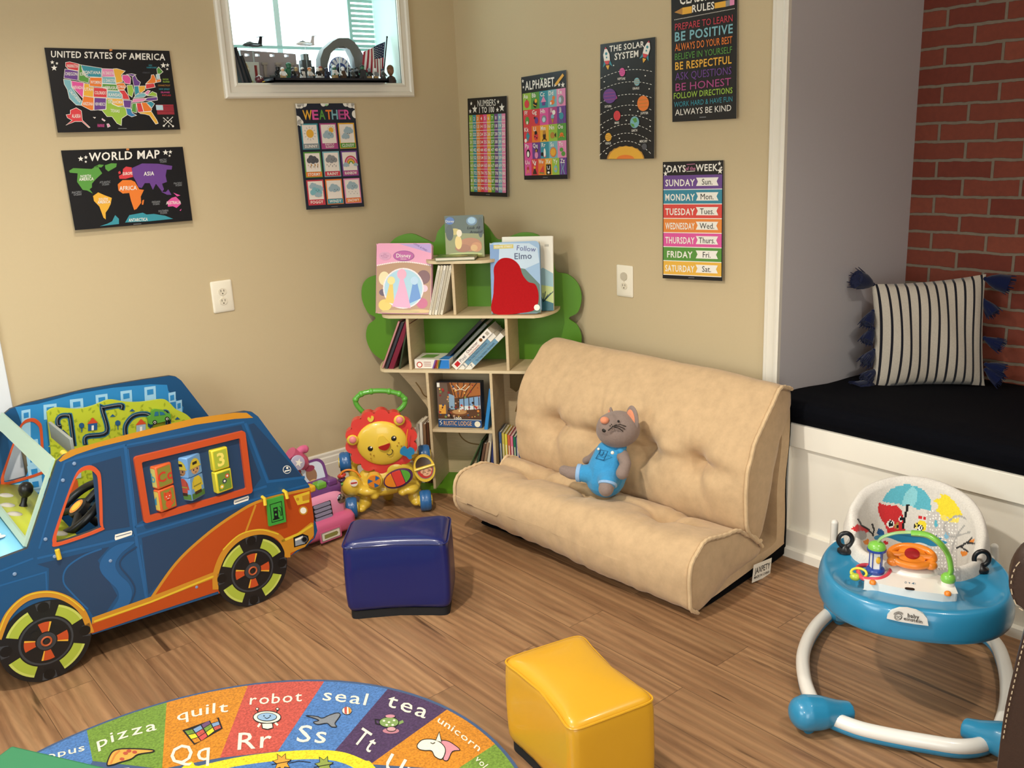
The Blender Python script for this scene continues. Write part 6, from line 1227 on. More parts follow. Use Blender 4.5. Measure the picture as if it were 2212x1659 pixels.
q.poly(pz, C_('#e0a44a'), 3); q.line(pz, 5, RK_, 5, True); q.line([(480, 1005), (500, 965), (520, 948)], 8, C_('#c9803a'), 4)
for x, y in ((545, 960), (585, 955), (530, 985), (560, 950)): q.disc(x, y, 11, C_('#b5533a'), 4.5, 10, 7)
q.build('pizza_picture', tr, ang=20)
q = pic('leaf'); 
for x, y, c_ in ((1225, 1000, '#d99a3a'), (1408, 1012, '#8a9a4a')):
    q.star(x, y, 44, RK_, 4, 7, .55, .3); q.star(x, y, 38, C_(c_), 5, 7, .55, .3); q.line([(x-45, y+10), (x+40, y-6)], 3, RK_, 6)
q.line([(1255, 1003), (1300, 994), (1350, 1000)], 3, RK_, 5); q.build('leaf_picture', tr, ang=20)
# ------------------------------------------------------------------ lion push walker
LO = V(-.859, -.497, 0); LU = V(.853, -.522, 0); LNn = V(-.522, -.853, 0)
t = thing('lion_walker', 'yellow and red lion push walker with a green handle and blue wheels', 'toy walker', LO, math.atan2(-.522, .853))
cl = crop(720, 780, 4.148)
YL = mat('#e7c544', .35, 'gloss'); RDL = mat('#dd4038', .35, 'gloss'); BLW = mat('#2766a3', .35, 'gloss'); GNL = mat('#5aa83a', .3, 'gloss'); PKL = mat('#e8878c', .4); ORL = mat('#e88a24', .4)
def lp(x, y, n):
    p = onP(*cl(x, y), LO+LNn*n, LNn)-LO; return V(p.dot(LU), -n, p.z)
def lw(d, n): return (lp(450, 700, n)-lp(450+d, 700, n)).length
def lpoly(pts, n0, n1, mt, name, bev=.004, closed=6, par=t):
    """outline surveyed at depth n1, as a board from n0 (back) to n1 (front)"""
    P = [lp(x, y, n1) for x, y in pts]; P = catmull(P, closed, True) if closed else P
    m = M(frame((0, 0, 0), (1, 0, 0), (0, 0, 1))); m.prism([(p.x, p.z) for p in P], n0, n1, mt); return m.build(name, par, bev=bev, seg=3)
def lell(x, y, n, rx, ry, rn, mt, name=None, par=t, m=None, rot=0):
    q = m or M(); c = lp(x, y, n); s_ = lw(1, n); T = Matrix.Rotation(rot, 3, 'Y')
    q.ell(c, (rx*s_, rn, ry*s_), mt, 24, 14, T); return q.build(name, par) if name else q
# mane with scallops
mc = (430, 720); man = []
for k in range(14):
    for j in range(6):
        a = 2*PI*(k+j/6)/14; r = 270+34*abs(math.sin(PI*(j/6)))**.7+6
        man.append((mc[0]+r*1.06*math.cos(a), mc[1]+r*.93*math.sin(a)))
lpoly(man, -.075, -.035, RDL, 'mane', .008, 0)
m = M(); c = lp(438, 735, -.035); s_ = lw(1, -.03); m.ell(c, (232*s_, .026, 207*s_), YL, 40, 20, Matrix.Rotation(.25, 3, 'Y')); m.build('face', t)
for x, y in ((172, 708), (592, 530)):
    m = M(); m.T = Matrix.Identity(4); lell(x, y, -.022, 52, 50, .014, YL, m=m); e = m.build('ear', t); lell(x+2, y-2, -.013, 34, 34, .010, PKL, 'ear_button', e)
m = M(); lell(333, 782, -.016, 26, 26, .010, BLACK, m=m); m.build('eye', t); m = M(); lell(541, 692, -.016, 26, 26, .010, BLACK, m=m); m.build('eye', t)
for x, y in ((340, 774), (548, 684)): lell(x, y, -.007, 8, 8, .004, WHITE, 'eye_glint')
lpoly([(405, 690), (440, 672), (480, 710), (508, 745), (470, 765), (408, 770)], -.03, -.002, YL, 'muzzle', .006)
lpoly([(405, 772), (460, 752), (506, 738), (500, 775), (470, 800), (430, 795)], -.02, .003, mat('#a8201c', .3, 'gloss'), 'nose', .003)
m = M(); m.tube([lp(*p, -.004) for p in ((480, 832), (500, 843), (525, 832), (535, 805), (522, 792))], .0016, BLACK, 8); m.build('smile', t)
for x, y in ((572, 757), (586, 732), (608, 760), (333, 832), (337, 872), (363, 845)): lell(x, y, -.010, 6, 6, .003, mat('#a8781c', .5), 'freckle')
lpoly([(330, 548), (305, 520), (320, 505), (335, 520), (340, 495), (362, 500), (358, 530)], -.04, -.028, YL, 'hair_tuft', .003, 4)
# body, arms and legs in moulded yellow
m = M(); S2 = lambda a, b, n: lp(a, b, n)
for x, y, n, rx, ry, rn in ((460, 1060, -.06, 210, 110, .035), (560, 960, -.06, 150, 110, .03), (165, 1120, -.03, 95, 98, .038), (310, 1160, -.02, 95, 48, .035), (370, 1200, -.02, 45, 40, .03), (680, 1140, -.02, 95, 52, .038), (620, 1165, -.01, 45, 42, .032), (400, 1150, -.06, 260, 60, .04), (290, 1255, -.05, 60, 70, .035), (740, 1210, -.05, 75, 75, .035), (250, 1310, -.04, 55, 38, .04), (745, 1250, -.04, 55, 40, .04), (330, 1040, -.07, 110, 90, .03), (690, 1020, -.06, 60, 110, .025)):
    lell(x, y, n, rx, ry, rn, YL, m=m)
for s2 in (-1, 1): m.tube([V(s2*.115, .03, .10), V(s2*.125, .12, .085), V(s2*.145, .14, .19)], .022, YL, 12)
m.tube([V(-.15, .14, .19), V(.15, .14, .19)], .014, YL, 12); m.tube([V(0, .05, .10), V(0, .12, .06), V(0, .17, .012)], [.03, .026, .024], YL, 12)
m.tube([V(-.03, .06, .12), V(-.04, .10, .30)], .03, YL, 12)
m.build('body', t, remesh=.005, ang=180)
m = M(); m.tube([lp(360, 470, -.105), V(-.04, .10, .30)], .016, RDL, 12); m.build('handle_post', t)
# handle
R_ = [lp(*p, -.115) for p in ((270, 462), (215, 400), (200, 345), (250, 295), (340, 272), (420, 266), (500, 272), (590, 295), (640, 340), (632, 395), (575, 450), (520, 480))]
m = M(); m.tube(catmull(R_, 6), .0105, GNL, 14); 
for k in (3, 4, 6, 7, 2, 8): m.ell(R_[k], .0135, GNL, 12, 8)
m.build('handle', t)
# activity pieces
lpoly([(300, 1080), (305, 1040), (340, 1015), (395, 1015), (430, 1045), (435, 1090), (410, 1130), (360, 1145), (315, 1120)], -.02, .008, YL, 'spinner_rim', .004)
c = lp(366, 1076, .01); sc = lw(1, .01); m = M(frame(c, (1, 0, 0), (0, 0, 1))); m.eps = .0006
m.lathe([(60*sc, -.004), (60*sc, .003), (57*sc, .005), (2*sc, .005)], ORL, 28)
o = m.build('spinner', t)
m = M(frame(c, (1, 0, 0), (0, 0, 1)))
for k in range(3):
    a0 = k*2*PI/3+.5; m.add([(12*sc*math.cos(a0), 12*sc*math.sin(a0), .0057)]+[(58*sc*math.cos(a0+j*.2), 56*sc*math.sin(a0+j*.2), .0057) for j in range(5)], [(0, 1, 2, 3, 4, 5)], BLW)
m.build('spinner_blades', o)
def tilted(n, x, y, rx, ry, rot, h, mt, name, par=t, cut=None):
    c = lp(x, y, n); sc = lw(1, n); T = frame(c, (math.cos(rot), 0, math.sin(rot)), (-math.sin(rot), 0, math.cos(rot))); m = M(T)
    o = circ(0, 0, rx*sc, 40, ry=ry*sc)
    if cut: o = [(max(cut[0]*rx*sc, min(cut[1]*rx*sc, a)), b) for a, b in o]
    m.prism(o, -.006, h, mt); return m.build(name, par, bev=min(.005, h*.5), seg=3)
tilted(.012, 582, 1050, 140, 84, .30, .008, mat('#4a2a5a', .3, 'gloss'), 'drum_rim'); tilted(.018, 575, 1047, 122, 70, .30, .010, ORL, 'orange_key', cut=(-1, -.32)); tilted(.018, 575, 1047, 122, 70, .30, .012, RDL, 'red_key', cut=(-.28, .42)); tilted(.018, 575, 1047, 122, 70, .30, .010, GNL, 'green_key', cut=(.46, 1))
tilted(.0, 815, 955, 98, 128, .12, .014, YL, 'flip_book'); 
c = lp(815, 955, .015); sc = lw(1, .015); T = frame(c, (math.cos(.22), 0, math.sin(.22)), (-math.sin(.22), 0, math.cos(.22))); m = M(T); m.eps = .0006
m.poly([(74*sc*math.cos(PI*j/16), (18+88*math.sin(PI*j/16))*sc) for j in range(17)], mat('#b9bcc0', .15, 'metal'), 1); e = m.build('mirror', t, ang=20); e['label'] = 'crinkled silver mirror'
m = M(T); m.eps = .0006; m.poly([(80*sc*math.cos(PI*j/16), (-12-98*math.sin(PI*j/16))*sc) for j in range(17)], mat('#8a8690', .3), 1); m.poly([(72*sc*math.cos(PI*j/16), (-18-86*math.sin(PI*j/16))*sc) for j in range(17)], mat('#c43a34', .35), 2)
m.disc(10*sc, -50*sc, 42*sc, mat('#e8b48f', .4), 3, 20, 36*sc); m.disc(-26*sc, -32*sc, 20*sc, mat('#e8b48f', .4), 3, 14); m.disc(44*sc, -32*sc, 20*sc, mat('#e8b48f', .4), 3, 14); m.disc(-4*sc, -44*sc, 4*sc, BLACK, 4, 8); m.disc(22*sc, -44*sc, 4*sc, BLACK, 4, 8); m.line([(0, -62*sc), (10*sc, -66*sc), (20*sc, -62*sc)], 4*sc, BLACK, 4); m.build('flip_page_print', t, ang=20)
m = M(T); m.rod((-92*sc, 3*sc, .004), (98*sc, 3*sc, .004), 10*sc, YL, 12); m.build('hinge_bar', t)
bt = [(600, 830), (605, 790), (640, 765), (665, 790), (690, 775), (725, 795), (725, 830), (700, 845), (705, 870), (680, 880), (655, 855), (640, 850)]
lpoly(bt, .0, .010, mat('#2a7fb0', .3, 'gloss'), 'butterfly', .003)
m = M(); m.tube(catmull([lp(*p, .002) for p in ((640, 775), (655, 720), (660, 660), (668, 610))], 4), .0022, ORL, 8); m.build('butterfly_cord', t)
m = M(); m.tube(catmull([lp(*p, -.03) for p in ((60, 1060), (75, 1000), (130, 975), (200, 990), (245, 1040))], 5), .0042, ORL, 10); m.build('bead_loop', t)
for x, y, h_ in ((75, 1025, '#c23a34'), (72, 1062, '#4a2f5a'), (75, 1095, '#5a9a3a')):
    m = M(); c = lp(x, y, -.03); m.tube([c+V(.012*math.cos(a), .012*math.sin(a), .003*math.cos(a)) for a in [2*PI*j/24 for j in range(24)]], .0065, mat(h_, .3, 'gloss'), 10, True); m.build('bead_ring', t)
m = M(frame(lp(185, 1092, .012), (1, 0, 0), (0, 0, 1))); sc = lw(1, .012); m.eps = .0008; m.disc(0, 0, 34*sc, WHITE, 1, 24); m.poly([(-28*sc, -9*sc), (28*sc, -5*sc), (28*sc, 9*sc), (-28*sc, 7*sc)], mat('#c43a34', .4), 2); m.build('badge', t, ang=20)
# wheels
def lwheel(x, z, n, r=.044, w=.046):
    z = z or r; m = M(frame((x, -n, z), (0, 1, 0), (0, 0, 1))); m.lathe([(r*.55, -w/2), (r*.86, -w/2), (r*.97, -w*.36), (r, -w*.1), (r*.965, 0), (r, w*.1), (r*.97, w*.36), (r*.86, w/2), (r*.55, w/2)], BLW, 32); o = m.build('wheel', t, ang=50)
    m = M(frame((x, -n, z), (0, 1, 0), (0, 0, 1))); m.lathe([(r*.5, -w*.62), (r*.5, w*.62)], YL, 18); m.build('hub_cap', o, bev=.002)
lwheel(-.152, 0, 0); lwheel(.152, 0, 0); lwheel(-.166, .195, -.14); lwheel(.166, .195, -.14)
# ------------------------------------------------------------------ pink ride-on car
CO = V(-1.15, -.515, 0); ca = .07
t = thing('ride_on_car', 'pink toddler ride-on car between the van and the lion walker', 'toy car', CO, ca)
cc = crop(600, 940, 6.633); CD = V(math.sin(ca), -math.cos(ca), 0); CW_ = V(math.cos(ca), math.sin(ca), 0)
def kp(x, y, n):
    p = onP(*cc(x, y), CO+CD*n, CD)-CO; return V(p.dot(CW_), -n, p.z)
PK = mat('#d0608a', .35, 'gloss'); PK2 = mat('#c4567a', .35, 'gloss'); PKB = mat('#e493b4', .35, 'gloss'); PUR = mat('#6a3a7a', .35, 'gloss')
m = M()
def loftbox(secs, mt, p=4):
    n = 28; vs = []
    for (y, x0, x1, z0, z1) in secs:
        for i in range(n):
            a = 2*PI*i/n; c_, s_ = math.cos(a), math.sin(a); x = math.copysign(abs(c_)**(2/p), c_); z = math.copysign(abs(s_)**(2/p), s_)
            vs.append(((x0+x1)/2+x*(x1-x0)/2, y, (z0+z1)/2+z*(z1-z0)/2))
    k = len(secs); fs = [(j*n+i, j*n+(i+1) % n, (j+1)*n+(i+1) % n, (j+1)*n+i) for j in range(k-1) for i in range(n)]+[tuple(range(n))[::-1], tuple((k-1)*n+i for i in range(n))]
    m.add(vs, fs, mt)
X0, X1 = -.155, .095
loftbox([(-.012, X0+.03, X1-.03, .05, .155), (.0, X0+.012, X1-.012, .04, .175), (.05, X0+.005, X1-.005, .035, .19), (.16, X0+.01, X1-.01, .035, .175), (.30, X0+.01, X1-.01, .035, .16), (.40, X0+.03, X1-.03, .05, .17)], PKB); m.build('body', t, ang=50)
m = M(); loftbox([(-.055, X0+.02, X1-.02, .035, .075), (-.045, X0, X1, .022, .088), (-.01, X0-.012, X1+.012, .018, .092), (.04, X0-.012, X1+.012, .02, .088), (.06, X0, X1, .03, .08)], PK, 6); m.build('bumper', t, ang=50)
m = M(); loftbox([(.01, X0+.02, X1-.02, .155, .19), (.02, X0+.008, X1-.008, .15, .205), (.10, X0+.012, X1-.012, .15, .225), (.13, X0+.03, X1-.03, .16, .22)], PUR, 5); m.build('dashboard', t, ang=50)
c = V((X0+X1)/2, .085, .235); T = frame(c, (1, 0, 0), (0, .35, 1)); m = M(T); m.prism(rrect(-.095, -.05, .095, .06, .035), -.010, .004, PUR); m.build('windscreen', t, bev=.003)
m = M(T @ Matrix.Translation((0, 0, .005))); m.eps = .0005; m.poly(rrect(-.082, -.042, .082, .05, .028), mat('#c9d2e0', .35), 1)
for dx in (-.035, .025): m.disc(dx, .005, .024, mat('#8f6a50', .5), 2, 16, .03); m.disc(dx, .03, .022, mat('#8a2f4a', .5), 3, 14, .012); m.disc(dx, -.03, .022, mat('#d9b27a', .5), 2.5, 14, .015)
m.build('windscreen_print', t, ang=20)
for k, h_ in enumerate(('#d9702c', '#e8b52c', '#6aa83a', '#6a3a7a')):
    m = M(); m.box(X0+.03+k*.05, X0+.075+k*.05, .012, .055, .195, .222, mat(h_, .3, 'gloss')); m.build('piano_key', t, bev=.008, seg=3)
m = M(); m.lathe([(.034, 0), (.036, .03), (.033, .036)], PK2, 24, Matrix.Translation((-.035, .13, .275))); m.build('horn_base', t)
m = M(); m.lathe([(.036, 0), (.038, .006), (.030, .010), (.002, .011)], mat('#cfd4dc', .3), 24, Matrix.Translation((-.035, .13, .311))); m.build('horn_button', t)
# grille, lamps, plate
fT = frame(V(0, -.013, .12), (1, 0, 0), (0, .12, 1))
m = M(fT @ Matrix.Translation((-.030, .0, 0))); m.prism(rrect(-.042, -.032, .042, .034, .006), -.004, .003, BLACK); e = m.build('grille', t, bev=.001)
for k in range(4): m = M(fT @ Matrix.Translation((-.030, .025-k*.017, 0))); m.prism(rrect(-.037, -.0065, .037, .0065, .005), 0, .008, mat('#8f8ca6', .3)); m.build('grille_bar', e, bev=.002)
for x in (-.125, .062):
    m = M(fT @ Matrix.Translation((x, .022, -.004))); m.lathe([(.02, 0), (.019, .006), (.012, .010), (.002, .011)], mat('#a8acb8', .15, 'metal'), 20); m.build('headlight', t)
m = M(frame(V(-.03, -.057, .035), (1, 0, 0), (0, .05, 1))); m.prism(rrect(-.048, -.022, .048, .022, .004), -.004, .002, PK); m.prism(rrect(-.042, -.017, .042, .017, .003), .002, .003, mat('#8f8a80', .4)); m.prism(rrect(-.039, -.014, .039, .014, .003), .003, .0036, mat('#e6e0d0', .4)); m.eps = .0004; m.poly([(-.03, -.008), (.026, -.008), (.033, 0), (.026, .008), (-.03, .008)], mat('#8a8a4a', .4), 10); m.build('number_plate', t, bev=.0008)
# push handle at the back
m = M(); H0 = kp(330, 520, -.10); A = kp(225, 300, -.11)
m.tube(catmull([V(-.10, .30, .15), V(-.105, .22, .22), kp(320, 430, -.12), kp(250, 320, -.11), kp(175, 262, -.11)], 5), [.034]*10+[.032]*6+[.028]*5, PK2, 14)
m.tube(catmull([kp(240, 285, -.11), kp(300, 240, -.11), kp(350, 205, -.11), kp(385, 200, -.11)], 4), .016, PK, 14); m.ell(kp(385, 200, -.11), .0165, PK, 14, 10); m.build('handlebar', t)
m = M(frame(kp(285, 395, -.075), (1, 0, .2), (-.2, .2, 1))); m.lathe([(.03, 0), (.028, .005), (.012, .008)], mat('#b9b4cc', .3), 20); m.eps = .0006; m.star(0, 0, .018, WHITE, 15); m.build('emblem', t)
for x in (X0+.005, X1-.005):
    for y in (.07, .33):
        m = M(frame((x, y, .045), (0, 1, 0), (0, 0, 1))); m.lathe([(.02, -.016), (.042, -.014), (.045, 0), (.042, .014), (.02, .016)], mat('#5a3a6a', .4), 24); m.build('wheel', t, ang=50)
# ------------------------------------------------------------------ baby walker
WO = V(-.765, -2.66, 0); wa = math.atan2(-.865, .503); WR = V(.503, -.865, 0); WB = V(.865, .503, 0)
t = thing('baby_walker', 'turquoise baby walker with a printed seat and toy tray before the window seat', 'baby walker', WO, wa)
cw = crop(1640, 1020, 2.596); cz = crop(1800, 1030, 4.7395)
def wz(x, y, z, cr=cz):
    p = onZ(*(cr(x, y) if cr else (x, y)), z)-WO; return V(p.dot(WR), p.dot(WB), z)
def wb(x, y, b, cr=cz):
    p = onP(*(cr(x, y) if cr else (x, y)), WO+WB*b, WB)-WO; return V(p.dot(WR), b, p.z)
TQ = mat('#2b86b0', .3, 'gloss'); TQ2 = mat('#256f90', .35, 'gloss'); WT = mat('#e9e6df', .3, 'gloss'); BKP = mat('#141416', .35); OGP = mat('#ea8322', .3, 'gloss'); GNP = mat('#7cc04a', .3, 'gloss'); RDP = mat('#d8485a', .3, 'gloss'); NVP = mat('#22459a', .3, 'gloss')
rng = [(-.165, .60), (-.215, .48), (-.242, .36), (-.247, .25), (-.228, .12), (-.19, .035), (-.12, -.005), (-.05, -.018), (.05, -.022), (.13, -.018), (.19, .02), (.232, .11), (.262, .24), (.275, .40), (.262, .52), (.20, .60)]
C_r = catmull([V(a, b, .034) for a, b in rng], 6)
m = M(); m.tube(C_r, .0185, WT, 14); m.build('base_tube', t)
m = M(); m.tube([p-V(0, 0, .013) for p in C_r], .0165, TQ, 12); m.build('base_rail', t)
def caster(x, y, rz, par=t):
    m = M(TR(x, y, 0, rz)); m.tube([(-.075, .004, .050), (-.066, .004, .051), (-.04, .003, .051), (.0, 0, .046), (.05, 0, .038), (.085, 0, .035)], [.010, .032, .046, .043, .031, .025], TQ, 20); m.ell((-.045, .003, .050), (.036, .045, .042), TQ, 20, 12); o = m.build('caster_cover', t, remesh=.004, ang=180)
    m = M(TR(x, y, 0, rz) @ frame((-.035, 0, .018), (1, 0, 0), (0, 0, 1))); m.lathe([(.006, -.016), (.018, -.014), (.018, -.002), (.014, 0), (.018, .002), (.018, .014), (.006, .016)], TQ2, 20); m.build('caster_wheel', o, ang=50)
caster(-.195, .012, .55); caster(.215, .02, PI-.5); caster(-.12, .575, .2); caster(.16, .575, PI-.2)
# tray
OC = (.022, .315); SC_ = (.03, .40)
def outer(a):
    c_, s_ = math.cos(a), math.sin(a); p = 2.5
    x = math.copysign(abs(c_)**(2/p), c_)*.238; y = math.copysign(abs(s_)**(2/p), s_)
    return (OC[0]+x*(1-.10*max(0, y)), OC[1]+y*(.262 if y < 0 else .215))
def inn(a): return (SC_[0]+.140*math.cos(a), SC_[1]+.125*math.sin(a))
PR = [(.965, .262, 0), (1.0, .255, 0), (1.015, .268, 0), (1.012, .30, 0), (.985, .328, 0), (.955, .337, 0), (.90, .338, 0), (.78, .332, .0), (.60, .330, 0), (.30, .332, 0), (.06, .334, 0), (.0, .330, 0), (-.02, .30, 0)]
m = M(); n = 84; vs = []
for f, z, _ in PR:
    for i in range(n):
        a = 2*PI*i/n; o = outer(a); q = inn(a)
        if f > .95: x, y = OC[0]+(o[0]-OC[0])*f, OC[1]+(o[1]-OC[1])*f
        else: g = f/.955; x, y = q[0]+(OC[0]+(o[0]-OC[0])*.955-q[0])*g, q[1]+(OC[1]+(o[1]-OC[1])*.955-q[1])*g
        dz = 0
        if 0 < f < .9:
            for rx, ry in ((-.125, .20), (.17, .20)): dz -= .022*math.exp(-(((x-rx)/.045)**2+((y-ry)/.05)**2)**2)
        vs.append((x, y, z+dz))
m.add(vs, [(j*n+i, j*n+(i+1) % n, (j+1)*n+(i+1) % n, (j+1)*n+i) for j in range(len(PR)-1) for i in range(n)], TQ); m.build('tray', t, ang=60, sub=1)
m = M()
for x, y in ((-.145, .20), (.175, .20)): 
    q = M(); q.box(x-.022, x+.022, y-.02, y+.02, .215, .262, TQ2); q.build('tray_bracket', t, bev=.004)
for s_, r0 in ((-1, -.175), (1, .205)):
    top = wb(1803 if s_ < 0 else 2148, 1130 if s_ < 0 else 1182, .565, None)
    m = M(); m.tube(catmull([V(r0, .595, .04), V(r0*1.05, .58, .16), V(top.x, .565, top.z-.06), V(top.x, .565, top.z)], 6), .011, WT, 12); m.ell((top.x, .565, top.z), .0112, WT, 12, 8); m.rod((top.x, .565, .27), (top.x*.8, .50, .27), .009, WT); m.build('frame_leg', t)
# printed seat: a padded bowl whose back stands above the tray
def w2px(p):
    d = p-CAMP; z = d.dot(CF); return (CX+FPX*d.dot(CR)/z, CY-FPX*d.dot(CU)/z)
Mw = Matrix.Translation(WO) @ Matrix.Rotation(wa, 4, 'Z')
def inside(p, poly):
    x, y = p; c = False; j = len(poly)-1
    for i in range(len(poly)):
        xi, yi = poly[i]; xj, yj = poly[j]
        if (yi > y) != (yj > y) and x < (xj-xi)*(y-yi)/(yj-yi)+xi: c = not c
        j = i
    return c
SW = mat('#d9d4cc', .85, 'fabric'); FAB = {k: mat(h, .85, 'fabric') for k, h in dict(t='#5fb3c6', u='#8fd0da', r='#cc2f33', y='#efd83a', k='#1d1d20', g='#a9a7a4', b='#23588f', o='#e98a2a', n='#b98a4a', w='#f4f2ec', s='#7fb4d0', c='#f0dc6a', l='#c6c1bc').items()}
ell_ = lambda x, y, r, ry=None: circ(x, y, r, 18, ry=ry)
PRN = [('w', ell_(565, 485, 22)), ('t', [(490, 250), (520, 190), (580, 120), (680, 85), (760, 75), (860, 95), (950, 150), (1000, 230), (1008, 350), (940, 330), (860, 330), (820, 310), (760, 285), (700, 290), (650, 270), (600, 265), (560, 260)]), ('u', [(760, 285), (720, 290), (690, 270), (740, 150), (810, 85), (860, 150), (850, 250), (820, 310)]),
       ('r', [(440, 330), (450, 262), (490, 275), (560, 290), (640, 290), (690, 340), (715, 420), (700, 500), (745, 560), (700, 580), (550, 580), (520, 490), (470, 420)]), ('k', [(745, 285), (775, 285), (735, 440), (715, 530), (690, 530), (715, 420)]), ('y', [(1030, 240), (1110, 210), (1100, 170), (1180, 190), (1240, 240), (1310, 330), (1345, 400), (1280, 400), (1240, 440), (1180, 400), (1130, 440), (1110, 380), (1050, 350), (1090, 290)]), ('c', [(1100, 400), (1150, 380), (1180, 420), (1250, 440), (1310, 410), (1290, 470), (1200, 460), (1130, 445)]),
       ('y', ell_(905, 500, 52, 62)), ('r', ell_(893, 410, 17, 20)), ('r', ell_(940, 424, 18, 20)), ('b', [(450, 520), (500, 540), (520, 610), (470, 620), (430, 570)]), ('t', ell_(1056, 480, 16, 36)), ('b', ell_(1063, 620, 9, 32)), ('s', ell_(1178, 605, 32)), ('r', [(185, 540), (230, 490), (290, 500), (350, 560), (290, 580), (220, 570)]), ('g', ell_(270, 600, 55, 48)), ('o', [(280, 660), (340, 630), (350, 700), (300, 690)]), ('o', [(1320, 760), (1390, 770), (1400, 800), (1340, 820)]), ('o', [(1390, 660), (1470, 640), (1460, 690)]), ('r', ell_(525, 675, 30, 22)), ('n', ell_(740, 600, 36, 26)), ('g', ell_(640, 615, 45, 28)), ('k', ell_(745, 660, 52, 20))]
TOP = [('w', ell_(575, 480, 40, 42)), ('k', ell_(580, 478, 27, 29)), ('w', ell_(588, 466, 8)), ('w', ell_(685, 425, 24, 30)), ('k', ell_(688, 425, 17, 22)), ('n', [(618, 490), (650, 445), (668, 500), (650, 540), (620, 520)]), ('k', ell_(850, 497, 26, 34)), ('c', ell_(850, 497, 18, 26)), ('k', ell_(890, 520, 32, 36)), ('w', ell_(890, 520, 23, 27)), ('k', ell_(850, 500, 7, 9)), ('k', ell_(893, 518, 9, 11))]
LIN = [('k', [(235, 440), (270, 500), (330, 530), (380, 580)]), ('k', [(380, 480), (400, 540), (385, 600)]), ('k', [(1440, 630), (1400, 670), (1330, 710), (1280, 730)]), ('k', [(1470, 690), (1380, 680), (1330, 720), (1400, 770)]), ('g', [(1190, 590), (1150, 540), (1150, 480), (1210, 440), (1260, 400), (1330, 405), (1370, 430)]), ('g', [(1200, 610), (1280, 610), (1350, 590), (1420, 570)]), ('g', [(1360, 500), (1280, 600), (1240, 700), (1230, 780)]), ('k', [(645, 500), (650, 515), (660, 503)])]
def near_line(p, L, w):
    for a, b in zip(L, L[1:]):
        A, B, P = Vector(a), Vector(b), Vector(p); d = B-A; q = max(0, min(1, (P-A).dot(d)/d.length_squared))
        if (A+d*q-P).length < w: return True
    return False
m = M(); NU, NV = 280, 84; pts = []
def seatp(u, v):
    # u round from left arm over the back to the right arm; v from the well up over the padded rim
    a = math.radians(270-360*u); bk = max(0, (math.sin(a)+.25)/1.25)
    top = .345+.128*bk**.75
    if v < .8: g = v/.8; z = .20+(top-.20)*g; rad = .098+.046*g**.7+.030*bk*g
    else: g = (v-.8)/.2; z = top+.012*math.sin(PI*g)-.03*g*(g > .5)*2*(g-.5); rad = .098+.046+.030*bk+.026*g
    rad += .003*noise.noise(V(math.cos(a)*4, math.sin(a)*4, v*4))
    return V(SC_[0]+rad*1.02*math.cos(a), SC_[1]+rad*.98*math.sin(a), z)
pts = [seatp(i/(NU-1), j/(NV-1)) for i in range(NU) for j in range(NV)]
by = {}
for i in range(NU-1):
    for j in range(NV-1):
        f = (i*NV+j, (i+1)*NV+j, (i+1)*NV+j+1, i*NV+j+1); c = (pts[f[0]]+pts[f[2]])/2; p = w2px(Mw @ c); p = ((p[0]-1800)*4.7395, (p[1]-1030)*4.7395); k = None
        for key, pl in PRN:
            if inside(p, pl): k = key
        if k is None and 960 < p[0] < 1290 and p[1] > 340: k = 'w' if p[0] % 34 < 13 and p[1] % 38 < 15 else 'l'
        for key, pl in TOP:
            if inside(p, pl): k = key
        for key, L in LIN:
            if near_line(p, L, 9): k = key
        by.setdefault(k, []).append(f)
for k, fs in by.items(): m.add(pts, fs, FAB[k] if k else SW)
o = m.build('seat', t, ang=90, weld=True); sd = o.modifiers.new('pad', 'SOLIDIFY'); sd.thickness = .012; sd.offset = 0
# toys on the tray
for x, y in ((118, 755), (1508, 945)):
    c = wz(x, y, .338); m = M(TR(*c)); m.lathe([(.0205, -.003), (.020, .003), (.012, .007), (.006, .016)], BKP, 24); o = m.build('toy_anchor', t)
    d = wb(x+8, y-110, c.y); zc = d.z; m = M(); yaw = -.5; m.tube([c+V(.0185*math.cos(a)*math.cos(.2), .0185*math.cos(a)*.2, zc-c.z+.0205*math.sin(a)) for a in [2*PI*j/28 for j in range(28)]], .0062, BKP, 10, True); m.build('anchor_loop', o)
con = [wz(x, y, .345) for x, y in ((305, 1080), (420, 1020), (560, 985), (640, 925), (720, 905), (900, 925), (960, 985), (1090, 1035), (1235, 1120), (1275, 1222), (1120, 1228), (850, 1195), (560, 1140))]
m = M(); m.prism([(p.x, p.y) for p in con], .325, .352, WT); m.build('console', t, bev=.006, seg=3)
m = M(); c = wz(820, 965, .352); m.ell((c.x, c.y+.01, .352), (.062, .045, .016), WT, 28, 12); m.build('console_hump', t)
m = M(); c = wz(783, 1148, .3525); m.T = TR(c.x, c.y, .3522); m.prism(rrect(-.0115, -.006, .0115, .006, .0058), 0, .0012, BKP); m.build('sensor_window', t)
m = M(TR(0, 0, .3523)); m.px = lambda x, y: (lambda p: (p.x, p.y))(wz(x, y, .3523)); m.eps = .0003
m.line(circ(742, 1082, 10, 12, ry=8), 3, TQ2, 1, True); m.poly([(770, 1078), (790, 1086), (778, 1096)], TQ2, 1); m.poly([(805, 1088), (815, 1088), (828, 1080), (828, 1104), (815, 1096), (805, 1096)], TQ2, 1); m.line([(838, 1085), (842, 1095), (836, 1103)], 3, TQ2, 1); m.build('switch_marks', t, ang=20)
for x, y in ((405, 1078), (1172, 1192)): c = wz(x, y, .354); m = M(TR(*c)); m.lathe([(.0085, -.004), (.008, .002), (.005, .005), (.001, .006)], OGP, 16); m.build('console_peg', t)
